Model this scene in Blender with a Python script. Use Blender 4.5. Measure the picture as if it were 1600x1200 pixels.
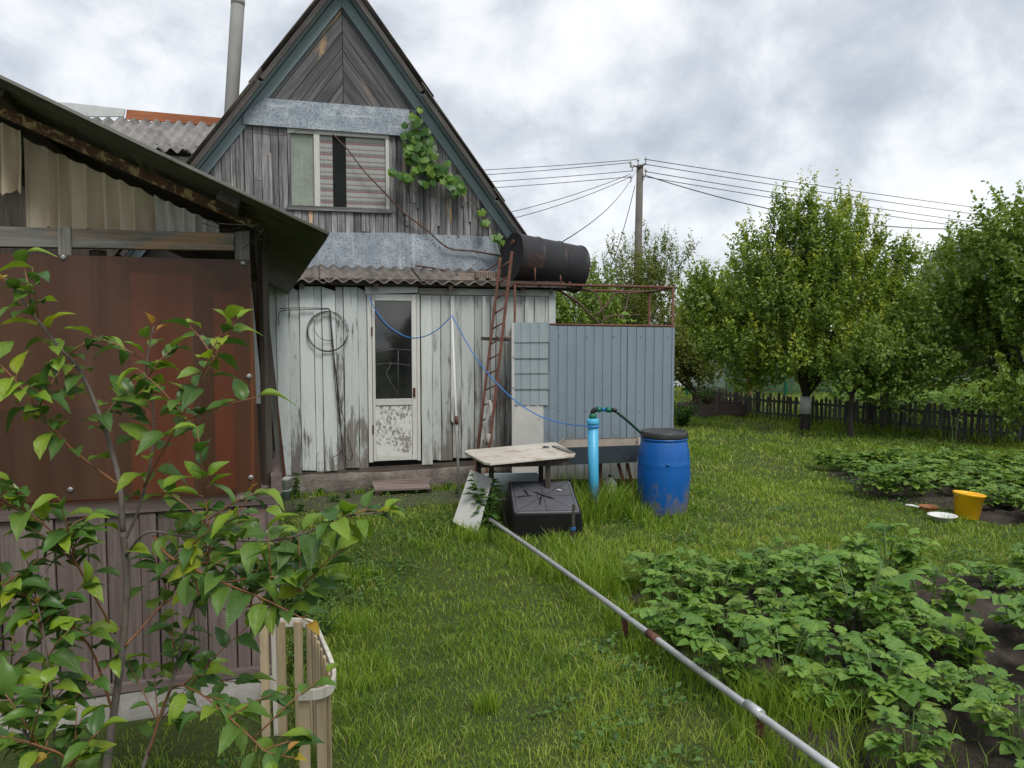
import bpy, math, random
import numpy as np
from mathutils import Vector, Matrix

random.seed(11)
rng = np.random.default_rng(11)
for o in list(bpy.data.objects):
    bpy.data.objects.remove(o, do_unlink=True)
S = bpy.context.scene
COL = S.collection
R = math.radians
U = random.uniform

# ------------------------------------------------------------------ camera
CAM_H, FPX, HORIZON = 1.7, 1200.0, 520.0
PITCH = math.atan((600 - HORIZON) / FPX)
cam = bpy.data.objects.new('camera', bpy.data.cameras.new('camera'))
COL.objects.link(cam)
cam.data.sensor_width = 36
cam.data.lens = 36 * FPX / 1600
cam.data.clip_start = 0.05
cam.data.clip_end = 2000
cam.location = (0, 0, CAM_H)
cam.rotation_euler = (R(90) - PITCH, 0, 0)
S.camera = cam
S.render.resolution_x, S.render.resolution_y = 1024, 768

# ------------------------------------------------------------------ sky and sun
SUN_ELEV, SUN_ROT = R(54), R(155)          # high, behind the camera and to the right
W = bpy.data.worlds.new('World')
S.world = W
W.use_nodes = True
nt = W.node_tree
nt.nodes.clear()
def wn(t, **k):
    n = nt.nodes.new(t)
    for a, b in k.items():
        setattr(n, a, b)
    return n
sky = wn('ShaderNodeTexSky', sky_type='NISHITA', sun_disc=False)
sky.sun_elevation = SUN_ELEV
sky.sun_rotation = SUN_ROT
tc = wn('ShaderNodeTexCoord')
sep = wn('ShaderNodeSeparateXYZ')
nt.links.new(tc.outputs['Generated'], sep.inputs[0])
zz = wn('ShaderNodeMath', operation='ABSOLUTE'); nt.links.new(sep.outputs[2], zz.inputs[0])
za = wn('ShaderNodeMath', operation='ADD'); nt.links.new(zz.outputs[0], za.inputs[0]); za.inputs[1].default_value = 0.95
dv = wn('ShaderNodeVectorMath', operation='DIVIDE')
cmb = wn('ShaderNodeCombineXYZ')
for i in range(3): nt.links.new(za.outputs[0], cmb.inputs[i])
nt.links.new(tc.outputs['Generated'], dv.inputs[0]); nt.links.new(cmb.outputs[0], dv.inputs[1])
mp = wn('ShaderNodeMapping'); mp.inputs['Location'].default_value = (7.4, 4.1, 0.9)
nt.links.new(dv.outputs[0], mp.inputs[0])
n1 = wn('ShaderNodeTexNoise'); n1.inputs['Scale'].default_value = 2.3; n1.inputs['Detail'].default_value = 8; n1.inputs['Roughness'].default_value = 0.56; n1.inputs['Distortion'].default_value = 0.15
n2 = wn('ShaderNodeTexNoise'); n2.inputs['Scale'].default_value = 8.5; n2.inputs['Detail'].default_value = 9; n2.inputs['Roughness'].default_value = 0.58; n2.inputs['Distortion'].default_value = 0.2
for n in (n1, n2): nt.links.new(mp.outputs[0], n.inputs['Vector'])
mx = wn('ShaderNodeMath', operation='MULTIPLY_ADD')
nt.links.new(n2.outputs[0], mx.inputs[0]); mx.inputs[1].default_value = 0.38
s1 = wn('ShaderNodeMath', operation='MULTIPLY'); nt.links.new(n1.outputs[0], s1.inputs[0]); s1.inputs[1].default_value = 0.70
nt.links.new(s1.outputs[0], mx.inputs[2])
cr = wn('ShaderNodeValToRGB')
e = cr.color_ramp.elements
e[0].position = 0.40; e[0].color = (0.33, 0.37, 0.43, 1)
e[1].position = 0.70; e[1].color = (0.92, 0.925, 0.93, 1)
for p, c in ((0.48, (0.43, 0.47, 0.53, 1)), (0.54, (0.56, 0.59, 0.635, 1)), (0.60, (0.74, 0.76, 0.785, 1))):
    q = e.new(p); q.color = c
nt.links.new(mx.outputs[0], cr.inputs[0])
bgc = wn('ShaderNodeBackground'); bgc.inputs[1].default_value = 0.75
nt.links.new(cr.outputs[0], bgc.inputs[0])
bgs = wn('ShaderNodeBackground'); bgs.inputs[1].default_value = 0.10
nt.links.new(sky.outputs[0], bgs.inputs[0])
ms = wn('ShaderNodeMixShader'); ms.inputs[0].default_value = 0.92
nt.links.new(bgs.outputs[0], ms.inputs[1]); nt.links.new(bgc.outputs[0], ms.inputs[2])
wo = wn('ShaderNodeOutputWorld'); nt.links.new(ms.outputs[0], wo.inputs[0])

sun = bpy.data.objects.new('sun', bpy.data.lights.new('sun', 'SUN'))
COL.objects.link(sun)
sun.data.energy = 1.5
sun.data.angle = R(24)
sun.data.color = (1.0, 0.96, 0.90)
sd = Vector((math.sin(SUN_ROT) * math.cos(SUN_ELEV), math.cos(SUN_ROT) * math.cos(SUN_ELEV), math.sin(SUN_ELEV)))
sun.rotation_euler = sd.to_track_quat('Z', 'Y').to_euler()

S.view_settings.view_transform = 'Standard'
S.view_settings.look = 'None'
S.view_settings.exposure = 0.77
S.view_settings.gamma = 1.0
S.view_settings.use_curve_mapping = False

# ------------------------------------------------------------------ pixel rays (photo is 1600 x 1200)
FWD = Vector((0, math.cos(PITCH), -math.sin(PITCH)))
UP = Vector((0, math.sin(PITCH), math.cos(PITCH)))
CP = Vector((0, 0, CAM_H))
def ray(px, py):
    return FWD + Vector((1, 0, 0)) * ((px - 800) / FPX) + UP * ((600 - py) / FPX)
def ground(px, py, z=0.0):
    d = ray(px, py); t = (z - CAM_H) / d.z
    return CP + d * t
def at(px, py, Y):
    d = ray(px, py)
    return CP + d * (Y / d.y)
class Frame:
    def __init__(s, x, y, yaw):
        s.o = Vector((x, y, 0)); s.yaw = yaw
        s.m = Matrix.Translation(s.o) @ Matrix.Rotation(yaw, 4, 'Z')
        s.i = s.m.inverted()
    def px(s, px, py, y0=0.0):
        d = s.i.to_3x3() @ ray(px, py); c = s.i @ CP
        return c + d * ((y0 - c.y) / d.y)
    def xz(s, px, py, y0=0.0):
        p = s.px(px, py, y0); return (p.x, p.z)
    def w(s, x, y, z):
        return s.m @ Vector((x, y, z))
    def loc(s, v):
        return s.i @ v

# ------------------------------------------------------------------ object helpers
def tag(o, label=None, cat=None, group=None, kind=None):
    if label: o['label'] = label
    if cat: o['category'] = cat
    if group: o['group'] = group
    if kind: o['kind'] = kind
    return o
def thing(name, label, cat, loc=(0, 0, 0), yaw=0.0, group=None):
    o = bpy.data.objects.new(name, None); COL.objects.link(o)
    o.empty_display_size = 0.1
    o.location = loc; o.rotation_euler = (0, 0, yaw)
    return tag(o, label, cat, group)
def link(name, me, parent=None, M=None):
    o = bpy.data.objects.new(name, me); COL.objects.link(o)
    if parent is not None: o.parent = parent
    if M is not None: o.matrix_local = M
    return o
def node(name, parent):
    o = bpy.data.objects.new(name, None); COL.objects.link(o); o.parent = parent; o.empty_display_size = 0.1
    return o

class MB:
    def __init__(s): s.v = []; s.f = []; s.sm = []
    def add(s, vs, fs, smooth=False):
        b = len(s.v)
        s.v += [tuple(v) for v in vs]
        s.f += [tuple(i + b for i in f) for f in fs]
        s.sm += [smooth] * len(fs)
        return s
    def box(s, c, d, rz=0.0, M=None):
        x, y, z = d[0] / 2, d[1] / 2, d[2] / 2
        vs = [Vector((sx * x, sy * y, sz * z)) for sz in (-1, 1) for sy in (-1, 1) for sx in (-1, 1)]
        if rz: vs = [Matrix.Rotation(rz, 3, 'Z') @ v for v in vs]
        if M is not None: vs = [M @ v for v in vs]
        c = Vector(c)
        return s.add([v + c for v in vs], [(0, 2, 3, 1), (4, 5, 7, 6), (0, 1, 5, 4), (2, 6, 7, 3), (0, 4, 6, 2), (1, 3, 7, 5)])
    def tube(s, pts, r, n=8, cap=True, smooth=True):
        pts = [Vector(p) for p in pts]
        rs = r if isinstance(r, (list, tuple)) else [r] * len(pts)
        ref = None; vs = []
        for i, p in enumerate(pts):
            t = (pts[min(i + 1, len(pts) - 1)] - pts[max(i - 1, 0)])
            t = t.normalized() if t.length > 1e-9 else Vector((0, 0, 1))
            if ref is None:
                ref = t.orthogonal().normalized()
            else:
                ref = (ref - t * ref.dot(t))
                ref = ref.normalized() if ref.length > 1e-6 else t.orthogonal().normalized()
            b = t.cross(ref)
            for k in range(n):
                a = 2 * math.pi * k / n
                vs.append(p + (ref * math.cos(a) + b * math.sin(a)) * rs[i])
        fs = []
        for i in range(len(pts) - 1):
            for k in range(n):
                k2 = (k + 1) % n
                fs.append((i * n + k, i * n + k2, (i + 1) * n + k2, (i + 1) * n + k))
        s.add(vs, fs, smooth)
        if cap:
            b = len(s.v) - len(vs)
            s.f.append(tuple(b + k for k in range(n - 1, -1, -1))); s.sm.append(False)
            e0 = b + (len(pts) - 1) * n
            s.f.append(tuple(e0 + k for k in range(n))); s.sm.append(False)
        return s
    def lathe(s, prof, n=32, M=None, smooth=True, capb=True, capt=True):
        vs = []
        for (r, z) in prof:
            for k in range(n):
                a = 2 * math.pi * k / n
                vs.append(Vector((r * math.cos(a), r * math.sin(a), z)))
        if M is not None: vs = [M @ v for v in vs]
        fs = []
        for i in range(len(prof) - 1):
            for k in range(n):
                k2 = (k + 1) % n
                fs.append((i * n + k, i * n + k2, (i + 1) * n + k2, (i + 1) * n + k))
        s.add(vs, fs, smooth)
        b = len(s.v) - len(vs)
        if capb: s.f.append(tuple(b + k for k in range(n - 1, -1, -1))); s.sm.append(False)
        if capt:
            e0 = b + (len(prof) - 1) * n
            s.f.append(tuple(e0 + k for k in range(n))); s.sm.append(False)
        return s
    def mesh(s, mat, name='mesh'):
        me = bpy.data.meshes.new(name)
        me.from_pydata(s.v, [], s.f)
        if mat is not None: me.materials.append(mat)
        me.polygons.foreach_set('use_smooth', s.sm)
        me.update()
        return me
    def build(s, name, mat, parent=None, M=None, bevel=0.0, seg=2):
        o = link(name, s.mesh(mat, name), parent, M)
        if bevel:
            m = o.modifiers.new('bevel', 'BEVEL'); m.width = bevel; m.segments = seg; m.limit_method = 'ANGLE'; m.angle_limit = R(35)
        return o

def smooth_curve(pts, n=6):
    pts = [Vector(p) for p in pts]
    out = []
    for i in range(len(pts) - 1):
        p0 = pts[max(i - 1, 0)]; p1 = pts[i]; p2 = pts[i + 1]; p3 = pts[min(i + 2, len(pts) - 1)]
        for k in range(n):
            t = k / n
            out.append(0.5 * ((2 * p1) + (p2 - p0) * t + (2 * p0 - 5 * p1 + 4 * p2 - p3) * t * t + (3 * p1 - p0 - 3 * p2 + p3) * t ** 3))
    out.append(pts[-1])
    return out

def clip(poly, nx, nz, c):
    """keep the side nx*x + nz*z <= c"""
    out = []
    for i in range(len(poly)):
        a, b = poly[i], poly[(i + 1) % len(poly)]
        da = nx * a[0] + nz * a[1] - c; db = nx * b[0] + nz * b[1] - c
        if da <= 0: out.append(a)
        if (da < 0 < db) or (db < 0 < da):
            t = da / (da - db)
            out.append((a[0] + (b[0] - a[0]) * t, a[1] + (b[1] - a[1]) * t))
    return out

def slab(name, poly, y, th, mat, parent, axis=(0, 1), warp=0.0, cham=0.003, wob=0.0, jit=0.0):
    """convex polygon (x,z) in the parent's frame, front face at y, th deep towards +y; local z runs along axis"""
    n = len(poly)
    if n < 3: return None
    area = sum(poly[i][0] * poly[(i + 1) % n][1] - poly[(i + 1) % n][0] * poly[i][1] for i in range(n)) / 2
    if abs(area) < 2e-4: return None
    if area < 0: poly = poly[::-1]
    cx = sum(p[0] for p in poly) / n; cz = sum(p[1] for p in poly) / n
    ax = Vector((axis[0], 0, axis[1])).normalized()
    px = Vector((ax.z, 0, -ax.x))
    def lc(p):
        d = Vector((p[0] - cx, 0, p[1] - cz)); return (d.dot(px), d.dot(ax))
    q = [lc(p) for p in poly]
    if wob and n == 4:      # hand-cut edges: split the long sides
        q2 = []
        for i in range(n):
            a, b = q[i], q[(i + 1) % n]
            q2.append(a)
            if abs(a[1] - b[1]) > 0.3:
                k = max(1, int(abs(a[1] - b[1]) / 0.28))
                for j in range(1, k):
                    t = j / k
                    q2.append((a[0] + (b[0] - a[0]) * t + U(-wob, wob), a[1] + (b[1] - a[1]) * t))
        q = q2
    m = len(q)
    w = min(0.4 * abs(area) ** 0.5, cham)
    mid = (sum(p[0] for p in q) / m, sum(p[1] for p in q) / m)
    mw = max(abs(p[0]) for p in q) or 1; ml = max(abs(p[1]) for p in q) or 1
    inn = [(p[0] * (1 - w / mw), p[1] * (1 - w / ml)) for p in q]
    vs = [(p[0], th, p[1]) for p in q] + [(p[0], w, p[1]) for p in q] + [(p[0], 0, p[1]) for p in inn]
    fs = []
    for i in range(m):
        j = (i + 1) % m
        fs.append((i, j, m + j, m + i)); fs.append((m + i, m + j, 2 * m + j, 2 * m + i))
    fs.append(tuple(range(2 * m, 3 * m)))
    fs.append(tuple(range(m - 1, -1, -1)))
    mb = MB(); mb.add(vs, fs)
    M = Matrix(((px.x, 0, ax.x, cx), (0, 1, 0, y + U(-jit, jit)), (px.z, 0, ax.z, cz), (0, 0, 0, 1)))
    if warp: M = M @ Matrix.Rotation(U(-warp, warp), 4, 'Z') @ Matrix.Rotation(U(-warp, warp) * 0.15, 4, 'X')
    return mb.build(name, mat, parent, M)

def bar(name, a, b, w, h, mat, parent, up=(0, 0, 1), bevel=0.0):
    """square timber or strip from a to b; local z runs along it"""
    a, b = Vector(a), Vector(b); d = b - a; L = d.length; z = d.normalized()
    upv = Vector(up)
    y = upv - z * upv.dot(z)
    y = y.normalized() if y.length > 1e-5 else z.orthogonal().normalized()
    x = y.cross(z)
    c = (a + b) / 2
    M = Matrix(((x.x, y.x, z.x, c.x), (x.y, y.y, z.y, c.y), (x.z, y.z, z.z, c.z), (0, 0, 0, 1)))
    mb = MB().box((0, 0, 0), (w, h, L))
    return mb.build(name, mat, parent, M, bevel)
def rod(name, pts, r, mat, parent, n=8):
    return MB().tube(pts, r, n).build(name, mat, parent)
# ------------------------------------------------------------------ materials
class Mt:
    def __init__(s, name):
        s.m = bpy.data.materials.new(name); s.m.use_nodes = True
        s.t = s.m.node_tree; s.b = s.t.nodes['Principled BSDF']; s.out = s.t.nodes['Material Output']
    def n(s, t, **k):
        n = s.t.nodes.new(t)
        for a, b in k.items(): setattr(n, a, b)
        return n
    def put(s, sock, v):
        if hasattr(v, 'is_output'): s.t.links.new(v, sock)
        elif isinstance(v, (tuple, list)) and len(v) == 3 and sock.type == 'RGBA': sock.default_value = (*v, 1)
        else: sock.default_value = v
    def vec(s, kind='Object', scale=(1, 1, 1), rnd=True):
        c = s.n('ShaderNodeTexCoord').outputs[kind]
        if rnd:
            oi = s.n('ShaderNodeObjectInfo')
            k = s.n('ShaderNodeMath', operation='MULTIPLY'); s.put(k.inputs[0], oi.outputs['Random']); k.inputs[1].default_value = 53.0
            a = s.n('ShaderNodeVectorMath', operation='ADD'); s.put(a.inputs[0], c); s.put(a.inputs[1], k.outputs[0]); c = a.outputs[0]
        if scale != (1, 1, 1):
            mp = s.n('ShaderNodeMapping'); mp.inputs['Scale'].default_value = scale; s.put(mp.inputs[0], c); c = mp.outputs[0]
        return c
    def noise(s, vec, scale=5, detail=5, rough=0.6, dist=0.0):
        n = s.n('ShaderNodeTexNoise'); s.put(n.inputs['Vector'], vec)
        for a, b in (('Scale', scale), ('Detail', detail), ('Roughness', rough), ('Distortion', dist)): n.inputs[a].default_value = b
        return n.outputs[0]
    def ramp(s, fac, stops):
        r = s.n('ShaderNodeValToRGB'); s.put(r.inputs[0], fac); e = r.color_ramp.elements
        st = [(p, (c, c, c) if not isinstance(c, (tuple, list)) else c) for p, c in stops]
        e[0].position = st[0][0]; e[0].color = (*st[0][1], 1); e[1].position = st[-1][0]; e[1].color = (*st[-1][1], 1)
        for p, c in st[1:-1]: q = e.new(p); q.color = (*c, 1)
        return r.outputs[0]
    def mix(s, fac, a, b, mode='MIX'):
        m = s.n('ShaderNodeMix', data_type='RGBA', blend_type=mode)
        s.put(m.inputs[0], fac); s.put(m.inputs[6], a); s.put(m.inputs[7], b)
        return m.outputs[2]
    def math(s, op, a, b=0.0, c=None):
        m = s.n('ShaderNodeMath', operation=op); s.put(m.inputs[0], a); s.put(m.inputs[1], b)
        if c is not None: s.put(m.inputs[2], c)
        return m.outputs[0]
    def rnd(s): return s.n('ShaderNodeObjectInfo').outputs['Random']
    def attr(s, name): return s.n('ShaderNodeAttribute', attribute_name=name).outputs['Fac']
    def bump(s, h, strength=0.4, dist=0.005):
        b = s.n('ShaderNodeBump'); s.put(b.inputs['Height'], h); b.inputs['Strength'].default_value = strength; b.inputs['Distance'].default_value = dist
        s.put(s.b.inputs['Normal'], b.outputs[0]); return b.outputs[0]
    def col(s, c): s.put(s.b.inputs['Base Color'], c)
    def rough(s, r): s.put(s.b.inputs['Roughness'], r)
    def set(s, **k):
        for a, b in k.items(): s.put(s.b.inputs[a.replace('_', ' ')], b)
        return s

def wood(name, stops, vary=0.35, paint=None, cover=0.5, edge=0.06, wear=None, paint2=None, rough=0.85, grain=1.0, warm=None):
    m = Mt(name)
    v = m.vec()
    mp = m.n('ShaderNodeMapping'); mp.inputs['Scale'].default_value = (1, 1, 0.05); m.put(mp.inputs[0], v); g = mp.outputs[0]
    mp2 = m.n('ShaderNodeMapping'); mp2.inputs['Scale'].default_value = (1, 1, 0.22); m.put(mp2.inputs[0], v); g2 = mp2.outputs[0]
    fine = m.noise(g, 90 * grain, 6, 0.7, 0.4)
    mid = m.noise(g, 22 * grain, 5, 0.6, 0.8)
    big = m.noise(g2, 3.2, 4, 0.6)
    h = m.math('MULTIPLY_ADD', fine, 0.45, m.math('MULTIPLY', mid, 0.55))
    c = m.ramp(h, stops)
    c = m.mix(0.55, c, m.mix(1.0, c, m.ramp(big, [(0.3, 0.5), (0.7, 1.35)]), 'MULTIPLY'))
    if warm:     # bare, unweathered patches
        wm = m.ramp(m.noise(g2, 5.5, 6, 0.65, 0.6), [(0.56, 0.0), (0.64, 1.0)])
        wm = m.math('MULTIPLY', wm, m.ramp(m.rnd(), [(0.45, 0.0), (0.6, 1.0)]))
        c = m.mix(wm, c, m.mix(1.0, m.ramp(h, [(0.3, 0.45), (0.6, 1.1)]), warm, 'MULTIPLY'))
    if paint:
        pn = m.noise(g2, 9, 8, 0.68, 0.5)
        pn = m.math('MULTIPLY_ADD', h, 0.35, m.math('MULTIPLY', pn, 0.65))
        if wear:
            zc = m.n('ShaderNodeSeparateXYZ'); m.put(zc.inputs[0], m.n('ShaderNodeTexCoord').outputs['Object'])
            mr = m.n('ShaderNodeMapRange'); m.put(mr.inputs[0], zc.outputs[2])
            mr.inputs[1].default_value, mr.inputs[2].default_value, mr.inputs[3].default_value, mr.inputs[4].default_value = wear
            pn = m.math('SUBTRACT', pn, mr.outputs[0])
        pn = m.math('ADD', pn, m.math('MULTIPLY_ADD', m.rnd(), 0.10, -0.05))
        k = m.ramp(pn, [(1 - cover - edge, 0.0), (1 - cover + edge, 1.0)])
        p = m.mix(m.noise(g2, 4, 5), paint, paint2 or tuple(x * 0.72 for x in paint))
        p = m.mix(0.35, p, m.mix(1.0, p, m.ramp(fine, [(0.3, 0.55), (0.6, 1.1)]), 'MULTIPLY'))
        c = m.mix(k, c, p)
        h = m.math('MULTIPLY_ADD', k, 0.35, h)
    br = m.ramp(m.rnd(), [(0.0, 1 - vary), (1.0, 1 + vary * 0.6)])
    c = m.mix(1.0, c, br, 'MULTIPLY')
    m.col(c); m.rough(rough); m.bump(h, 0.55, 0.004); m.set(Specular_IOR_Level=0.25)
    return m.m

def plain(name, c, rough=0.6, c2=None, scale=8, amt=0.5, metal=0.0, bump=0.15, stain=None, st=(0.58, 0.68), spec=0.5, stscale=5, dirt=True, kind='Object'):
    """one colour with mottling, fine relief and optional stains"""
    m = Mt(name)
    v = m.vec(kind)
    n1 = m.noise(v, scale, 6, 0.62)
    n2 = m.noise(v, scale * 9, 4, 0.6)
    k = m.math('MULTIPLY_ADD', n2, 0.35, m.math('MULTIPLY', n1, 0.65))
    col = m.mix(m.ramp(k, [(0.35, 0.0), (0.65, 1.0)]), c, c2 or tuple(x * (1 - amt) for x in c))
    rg = rough
    if stain:
        sm = m.ramp(m.noise(v, stscale, 8, 0.68, 0.6), [(st[0], 0.0), (st[1], 1.0)])
        col = m.mix(sm, col, stain)
        rg = m.math('MULTIPLY_ADD', sm, 0.8 - rough if rough < 0.8 else 0, rough)
    else:
        rg = m.math('MULTIPLY_ADD', k, 0.16, max(0.02, rough - 0.08))
    m.col(col); m.rough(rg); m.set(Metallic=metal, Specular_IOR_Level=spec)
    m.bump(k, bump, 0.003)
    return m.m

def leafy(name, cols, rough=0.42, trans=0.3, attr=None, veins=False, back=1.35, crinkle=0):
    """foliage: colour by the leaf's own random number or its tint attribute"""
    m = Mt(name)
    r = m.attr(attr) if attr else m.rnd()
    c = m.ramp(r, [(i / (len(cols) - 1), x) for i, x in enumerate(cols)])
    if veins:
        sx = m.n('ShaderNodeSeparateXYZ'); m.put(sx.inputs[0], m.n('ShaderNodeTexCoord').outputs['Object'])
        ax = m.math('ABSOLUTE', sx.outputs[0])
        ph = m.math('MULTIPLY', m.math('SUBTRACT', sx.outputs[1], m.math('MULTIPLY', ax, 0.7)), veins)
        w = m.math('ABSOLUTE', m.math('SINE', ph))
        line = m.ramp(w, [(0.0, 1.0), (0.22, 0.0)])
        midr = m.ramp(ax, [(0.006, 1.0), (0.016, 0.0)])
        k = m.math('MAXIMUM', m.math('MULTIPLY', line, 0.5), midr)
        nz = m.noise(m.vec(), 9, 4)
        c = m.mix(0.5, c, m.mix(1.0, c, m.ramp(nz, [(0.3, 0.7), (0.7, 1.25)]), 'MULTIPLY'))
        c = m.mix(m.math('MULTIPLY', k, 0.30), c, m.mix(1.0, c, (1.7, 1.6, 1.6), 'MULTIPLY'))
        m.bump(m.math('SUBTRACT', m.math('MULTIPLY', w, 0.5), k), 0.35, 0.004)
    if crinkle:
        cz_ = m.noise(m.vec(), crinkle, 4, 0.6)
        c = m.mix(0.7, c, m.mix(1.0, c, m.ramp(cz_, [(0.3, 0.62), (0.7, 1.3)]), 'MULTIPLY'))
        m.bump(cz_, 0.5, 0.01)
    m.col(c); m.rough(rough); m.set(Specular_IOR_Level=0.4)
    tb = m.n('ShaderNodeBsdfTranslucent'); m.put(tb.inputs[0], m.mix(1.0, c, (back * 1.05, back, back * 0.55), 'MULTIPLY'))
    mxs = m.n('ShaderNodeMixShader'); mxs.inputs[0].default_value = trans
    m.put(mxs.inputs[1], m.b.outputs[0]); m.put(mxs.inputs[2], tb.outputs[0]); m.put(m.out.inputs[0], mxs.outputs[0])
    return m.m

GREY = [(0.25, (0.045, 0.043, 0.043)), (0.42, (0.155, 0.153, 0.155)), (0.55, (0.275, 0.272, 0.275)), (0.72, (0.43, 0.425, 0.43))]
MAT = {}
MAT['gable'] = wood('weathered grey wood', [(0.30, (0.036, 0.034, 0.034)), (0.42, (0.13, 0.127, 0.128)), (0.53, (0.275, 0.272, 0.275)), (0.66, (0.46, 0.455, 0.46))], 0.5, warm=(0.66, 0.42, 0.22))
MAT['chevron'] = wood('dark weathered wood', [(0.25, (0.030, 0.029, 0.029)), (0.45, (0.095, 0.094, 0.097)), (0.6, (0.17, 0.169, 0.173)), (0.75, (0.29, 0.285, 0.285))], 0.35, warm=(0.42, 0.28, 0.16))
MAT['white_board'] = wood('peeling white paint on wood', [(0.28, (0.06, 0.052, 0.045)), (0.45, (0.17, 0.155, 0.14)), (0.65, (0.30, 0.28, 0.26))], 0.15,
                          paint=(0.62, 0.66, 0.64), paint2=(0.47, 0.51, 0.50), cover=0.61, edge=0.035, wear=(-0.15, -1.2, 0.0, 0.21))
MAT['white_worn'] = wood('worn white paint on wood', [(0.28, (0.07, 0.06, 0.055)), (0.45, (0.20, 0.185, 0.17)), (0.65, (0.34, 0.32, 0.30))], 0.2,
                         paint=(0.58, 0.61, 0.58), paint2=(0.42, 0.45, 0.43), cover=0.60, edge=0.05, wear=(0.3, -1.2, 0.0, 0.16))
MAT['door_paint'] = wood('old white door paint', [(0.28, (0.10, 0.08, 0.06)), (0.5, (0.26, 0.22, 0.18)), (0.7, (0.38, 0.34, 0.3))], 0.1,
                         paint=(0.62, 0.63, 0.59), paint2=(0.50, 0.50, 0.46), cover=0.66, edge=0.04, wear=(0.3, -1.0, 0.0, 0.10))
MAT['blue_trim'] = wood('faded blue paint on wood', GREY, 0.15, paint=(0.32, 0.385, 0.405), paint2=(0.24, 0.30, 0.325), cover=0.66, edge=0.08)
MAT['rake'] = wood('old roof board', [(0.25, (0.04, 0.037, 0.034)), (0.5, (0.15, 0.14, 0.13)), (0.7, (0.27, 0.25, 0.235))], 0.3)
MAT['rake_dark'] = wood('dark roof edge board', [(0.25, (0.025, 0.023, 0.021)), (0.5, (0.085, 0.078, 0.072)), (0.7, (0.17, 0.155, 0.145))], 0.3)
MAT['beam'] = wood('grey beam', [(0.25, (0.06, 0.055, 0.048)), (0.45, (0.17, 0.16, 0.145)), (0.6, (0.28, 0.265, 0.245)), (0.78, (0.38, 0.365, 0.34))], 0.2, warm=(0.40, 0.26, 0.16))
MAT['brown_board'] = wood('brown stained board', [(0.22, (0.045, 0.035, 0.031)), (0.45, (0.14, 0.108, 0.098)), (0.62, (0.215, 0.168, 0.153)), (0.8, (0.30, 0.24, 0.222))], 0.25)
MAT['dark_wood'] = wood('dark old wood', [(0.25, (0.02, 0.017, 0.014)), (0.5, (0.07, 0.058, 0.048)), (0.75, (0.14, 0.12, 0.10))], 0.3)
MAT['slat'] = wood('pale bamboo slat', [(0.25, (0.17, 0.125, 0.07)), (0.45, (0.36, 0.285, 0.175)), (0.7, (0.50, 0.415, 0.28))], 0.2, rough=0.7)
MAT['slat_white'] = wood('bleached band', [(0.25, (0.25, 0.22, 0.19)), (0.5, (0.52, 0.48, 0.42)), (0.75, (0.68, 0.64, 0.58))], 0.1)
MAT['picket'] = wood('grey green picket', [(0.25, (0.032, 0.031, 0.027)), (0.5, (0.105, 0.10, 0.086)), (0.75, (0.22, 0.21, 0.19))], 0.4)
MAT['step'] = wood('reddish step board', [(0.25, (0.06, 0.045, 0.04)), (0.5, (0.20, 0.155, 0.14)), (0.75, (0.34, 0.28, 0.26))], 0.2)
MAT['bark'] = wood('bark', [(0.25, (0.02, 0.017, 0.014)), (0.5, (0.06, 0.052, 0.045)), (0.75, (0.13, 0.12, 0.105))], 0.1, grain=0.6)
MAT['cherry_bark'] = plain('cherry bark', (0.19, 0.16, 0.14), 0.7, (0.09, 0.072, 0.064), 45, bump=0.4)
MAT['cherry_twig'] = plain('red brown twig', (0.26, 0.115, 0.05), 0.5, (0.15, 0.06, 0.03), 30)
MAT['vine_bark'] = plain('vine bark', (0.13, 0.07, 0.05), 0.8, (0.06, 0.035, 0.028), 40, bump=0.6)
MAT['stem'] = plain('green stem', (0.12, 0.19, 0.05), 0.5, (0.08, 0.13, 0.035), 30)

m = Mt('zinc sheet')
v = m.vec(scale=(1, 1, 1))
a = m.noise(v, 6, 7, 0.7, 0.3); b = m.noise(v, 55, 4, 0.7)
c = m.ramp(a, [(0.3, (0.20, 0.235, 0.27)), (0.5, (0.30, 0.345, 0.385)), (0.7, (0.44, 0.48, 0.51))])
c = m.mix(m.ramp(b, [(0.50, 0.0), (0.62, 0.85)]), c, (0.10, 0.115, 0.135))
dr = m.noise(m.vec(scale=(14, 14, 0.9)), 1.4, 5, 0.6)
c = m.mix(m.ramp(dr, [(0.60, 0.0), (0.70, 0.55)]), c, (0.55, 0.58, 0.60))
m.col(c); m.set(Metallic=0.25, Roughness=0.6); m.bump(a, 0.2, 0.004)
MAT['zinc'] = m.m

m = Mt('asbestos slate')
v = m.vec()
a = m.noise(v, 4, 6, 0.65); b = m.noise(v, 60, 5, 0.7)
c = m.mix(m.ramp(a, [(0.35, 0.0), (0.65, 1.0)]), (0.085, 0.075, 0.068), (0.20, 0.175, 0.155))
c = m.mix(m.ramp(b, [(0.5, 0.0), (0.66, 0.7)]), c, (0.06, 0.052, 0.045))
lic = m.noise(v, 9, 6, 0.7)
c = m.mix(m.ramp(lic, [(0.6, 0.0), (0.68, 0.75)]), c, (0.24, 0.155, 0.07))
m.col(c); m.rough(0.95); m.bump(b, 0.5, 0.006)
MAT['slate'] = m.m
m = Mt('pale slate')
v = m.vec()
a = m.noise(v, 4, 6, 0.65); b = m.noise(v, 45, 5, 0.7)
c = m.mix(m.ramp(a, [(0.35, 0.0), (0.65, 1.0)]), (0.15, 0.145, 0.14), (0.30, 0.29, 0.275))
c = m.mix(m.ramp(b, [(0.5, 0.0), (0.64, 0.7)]), c, (0.10, 0.095, 0.09))
m.col(c); m.rough(0.95); m.bump(b, 0.5, 0.006)
MAT['slate_pale'] = m.m

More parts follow.
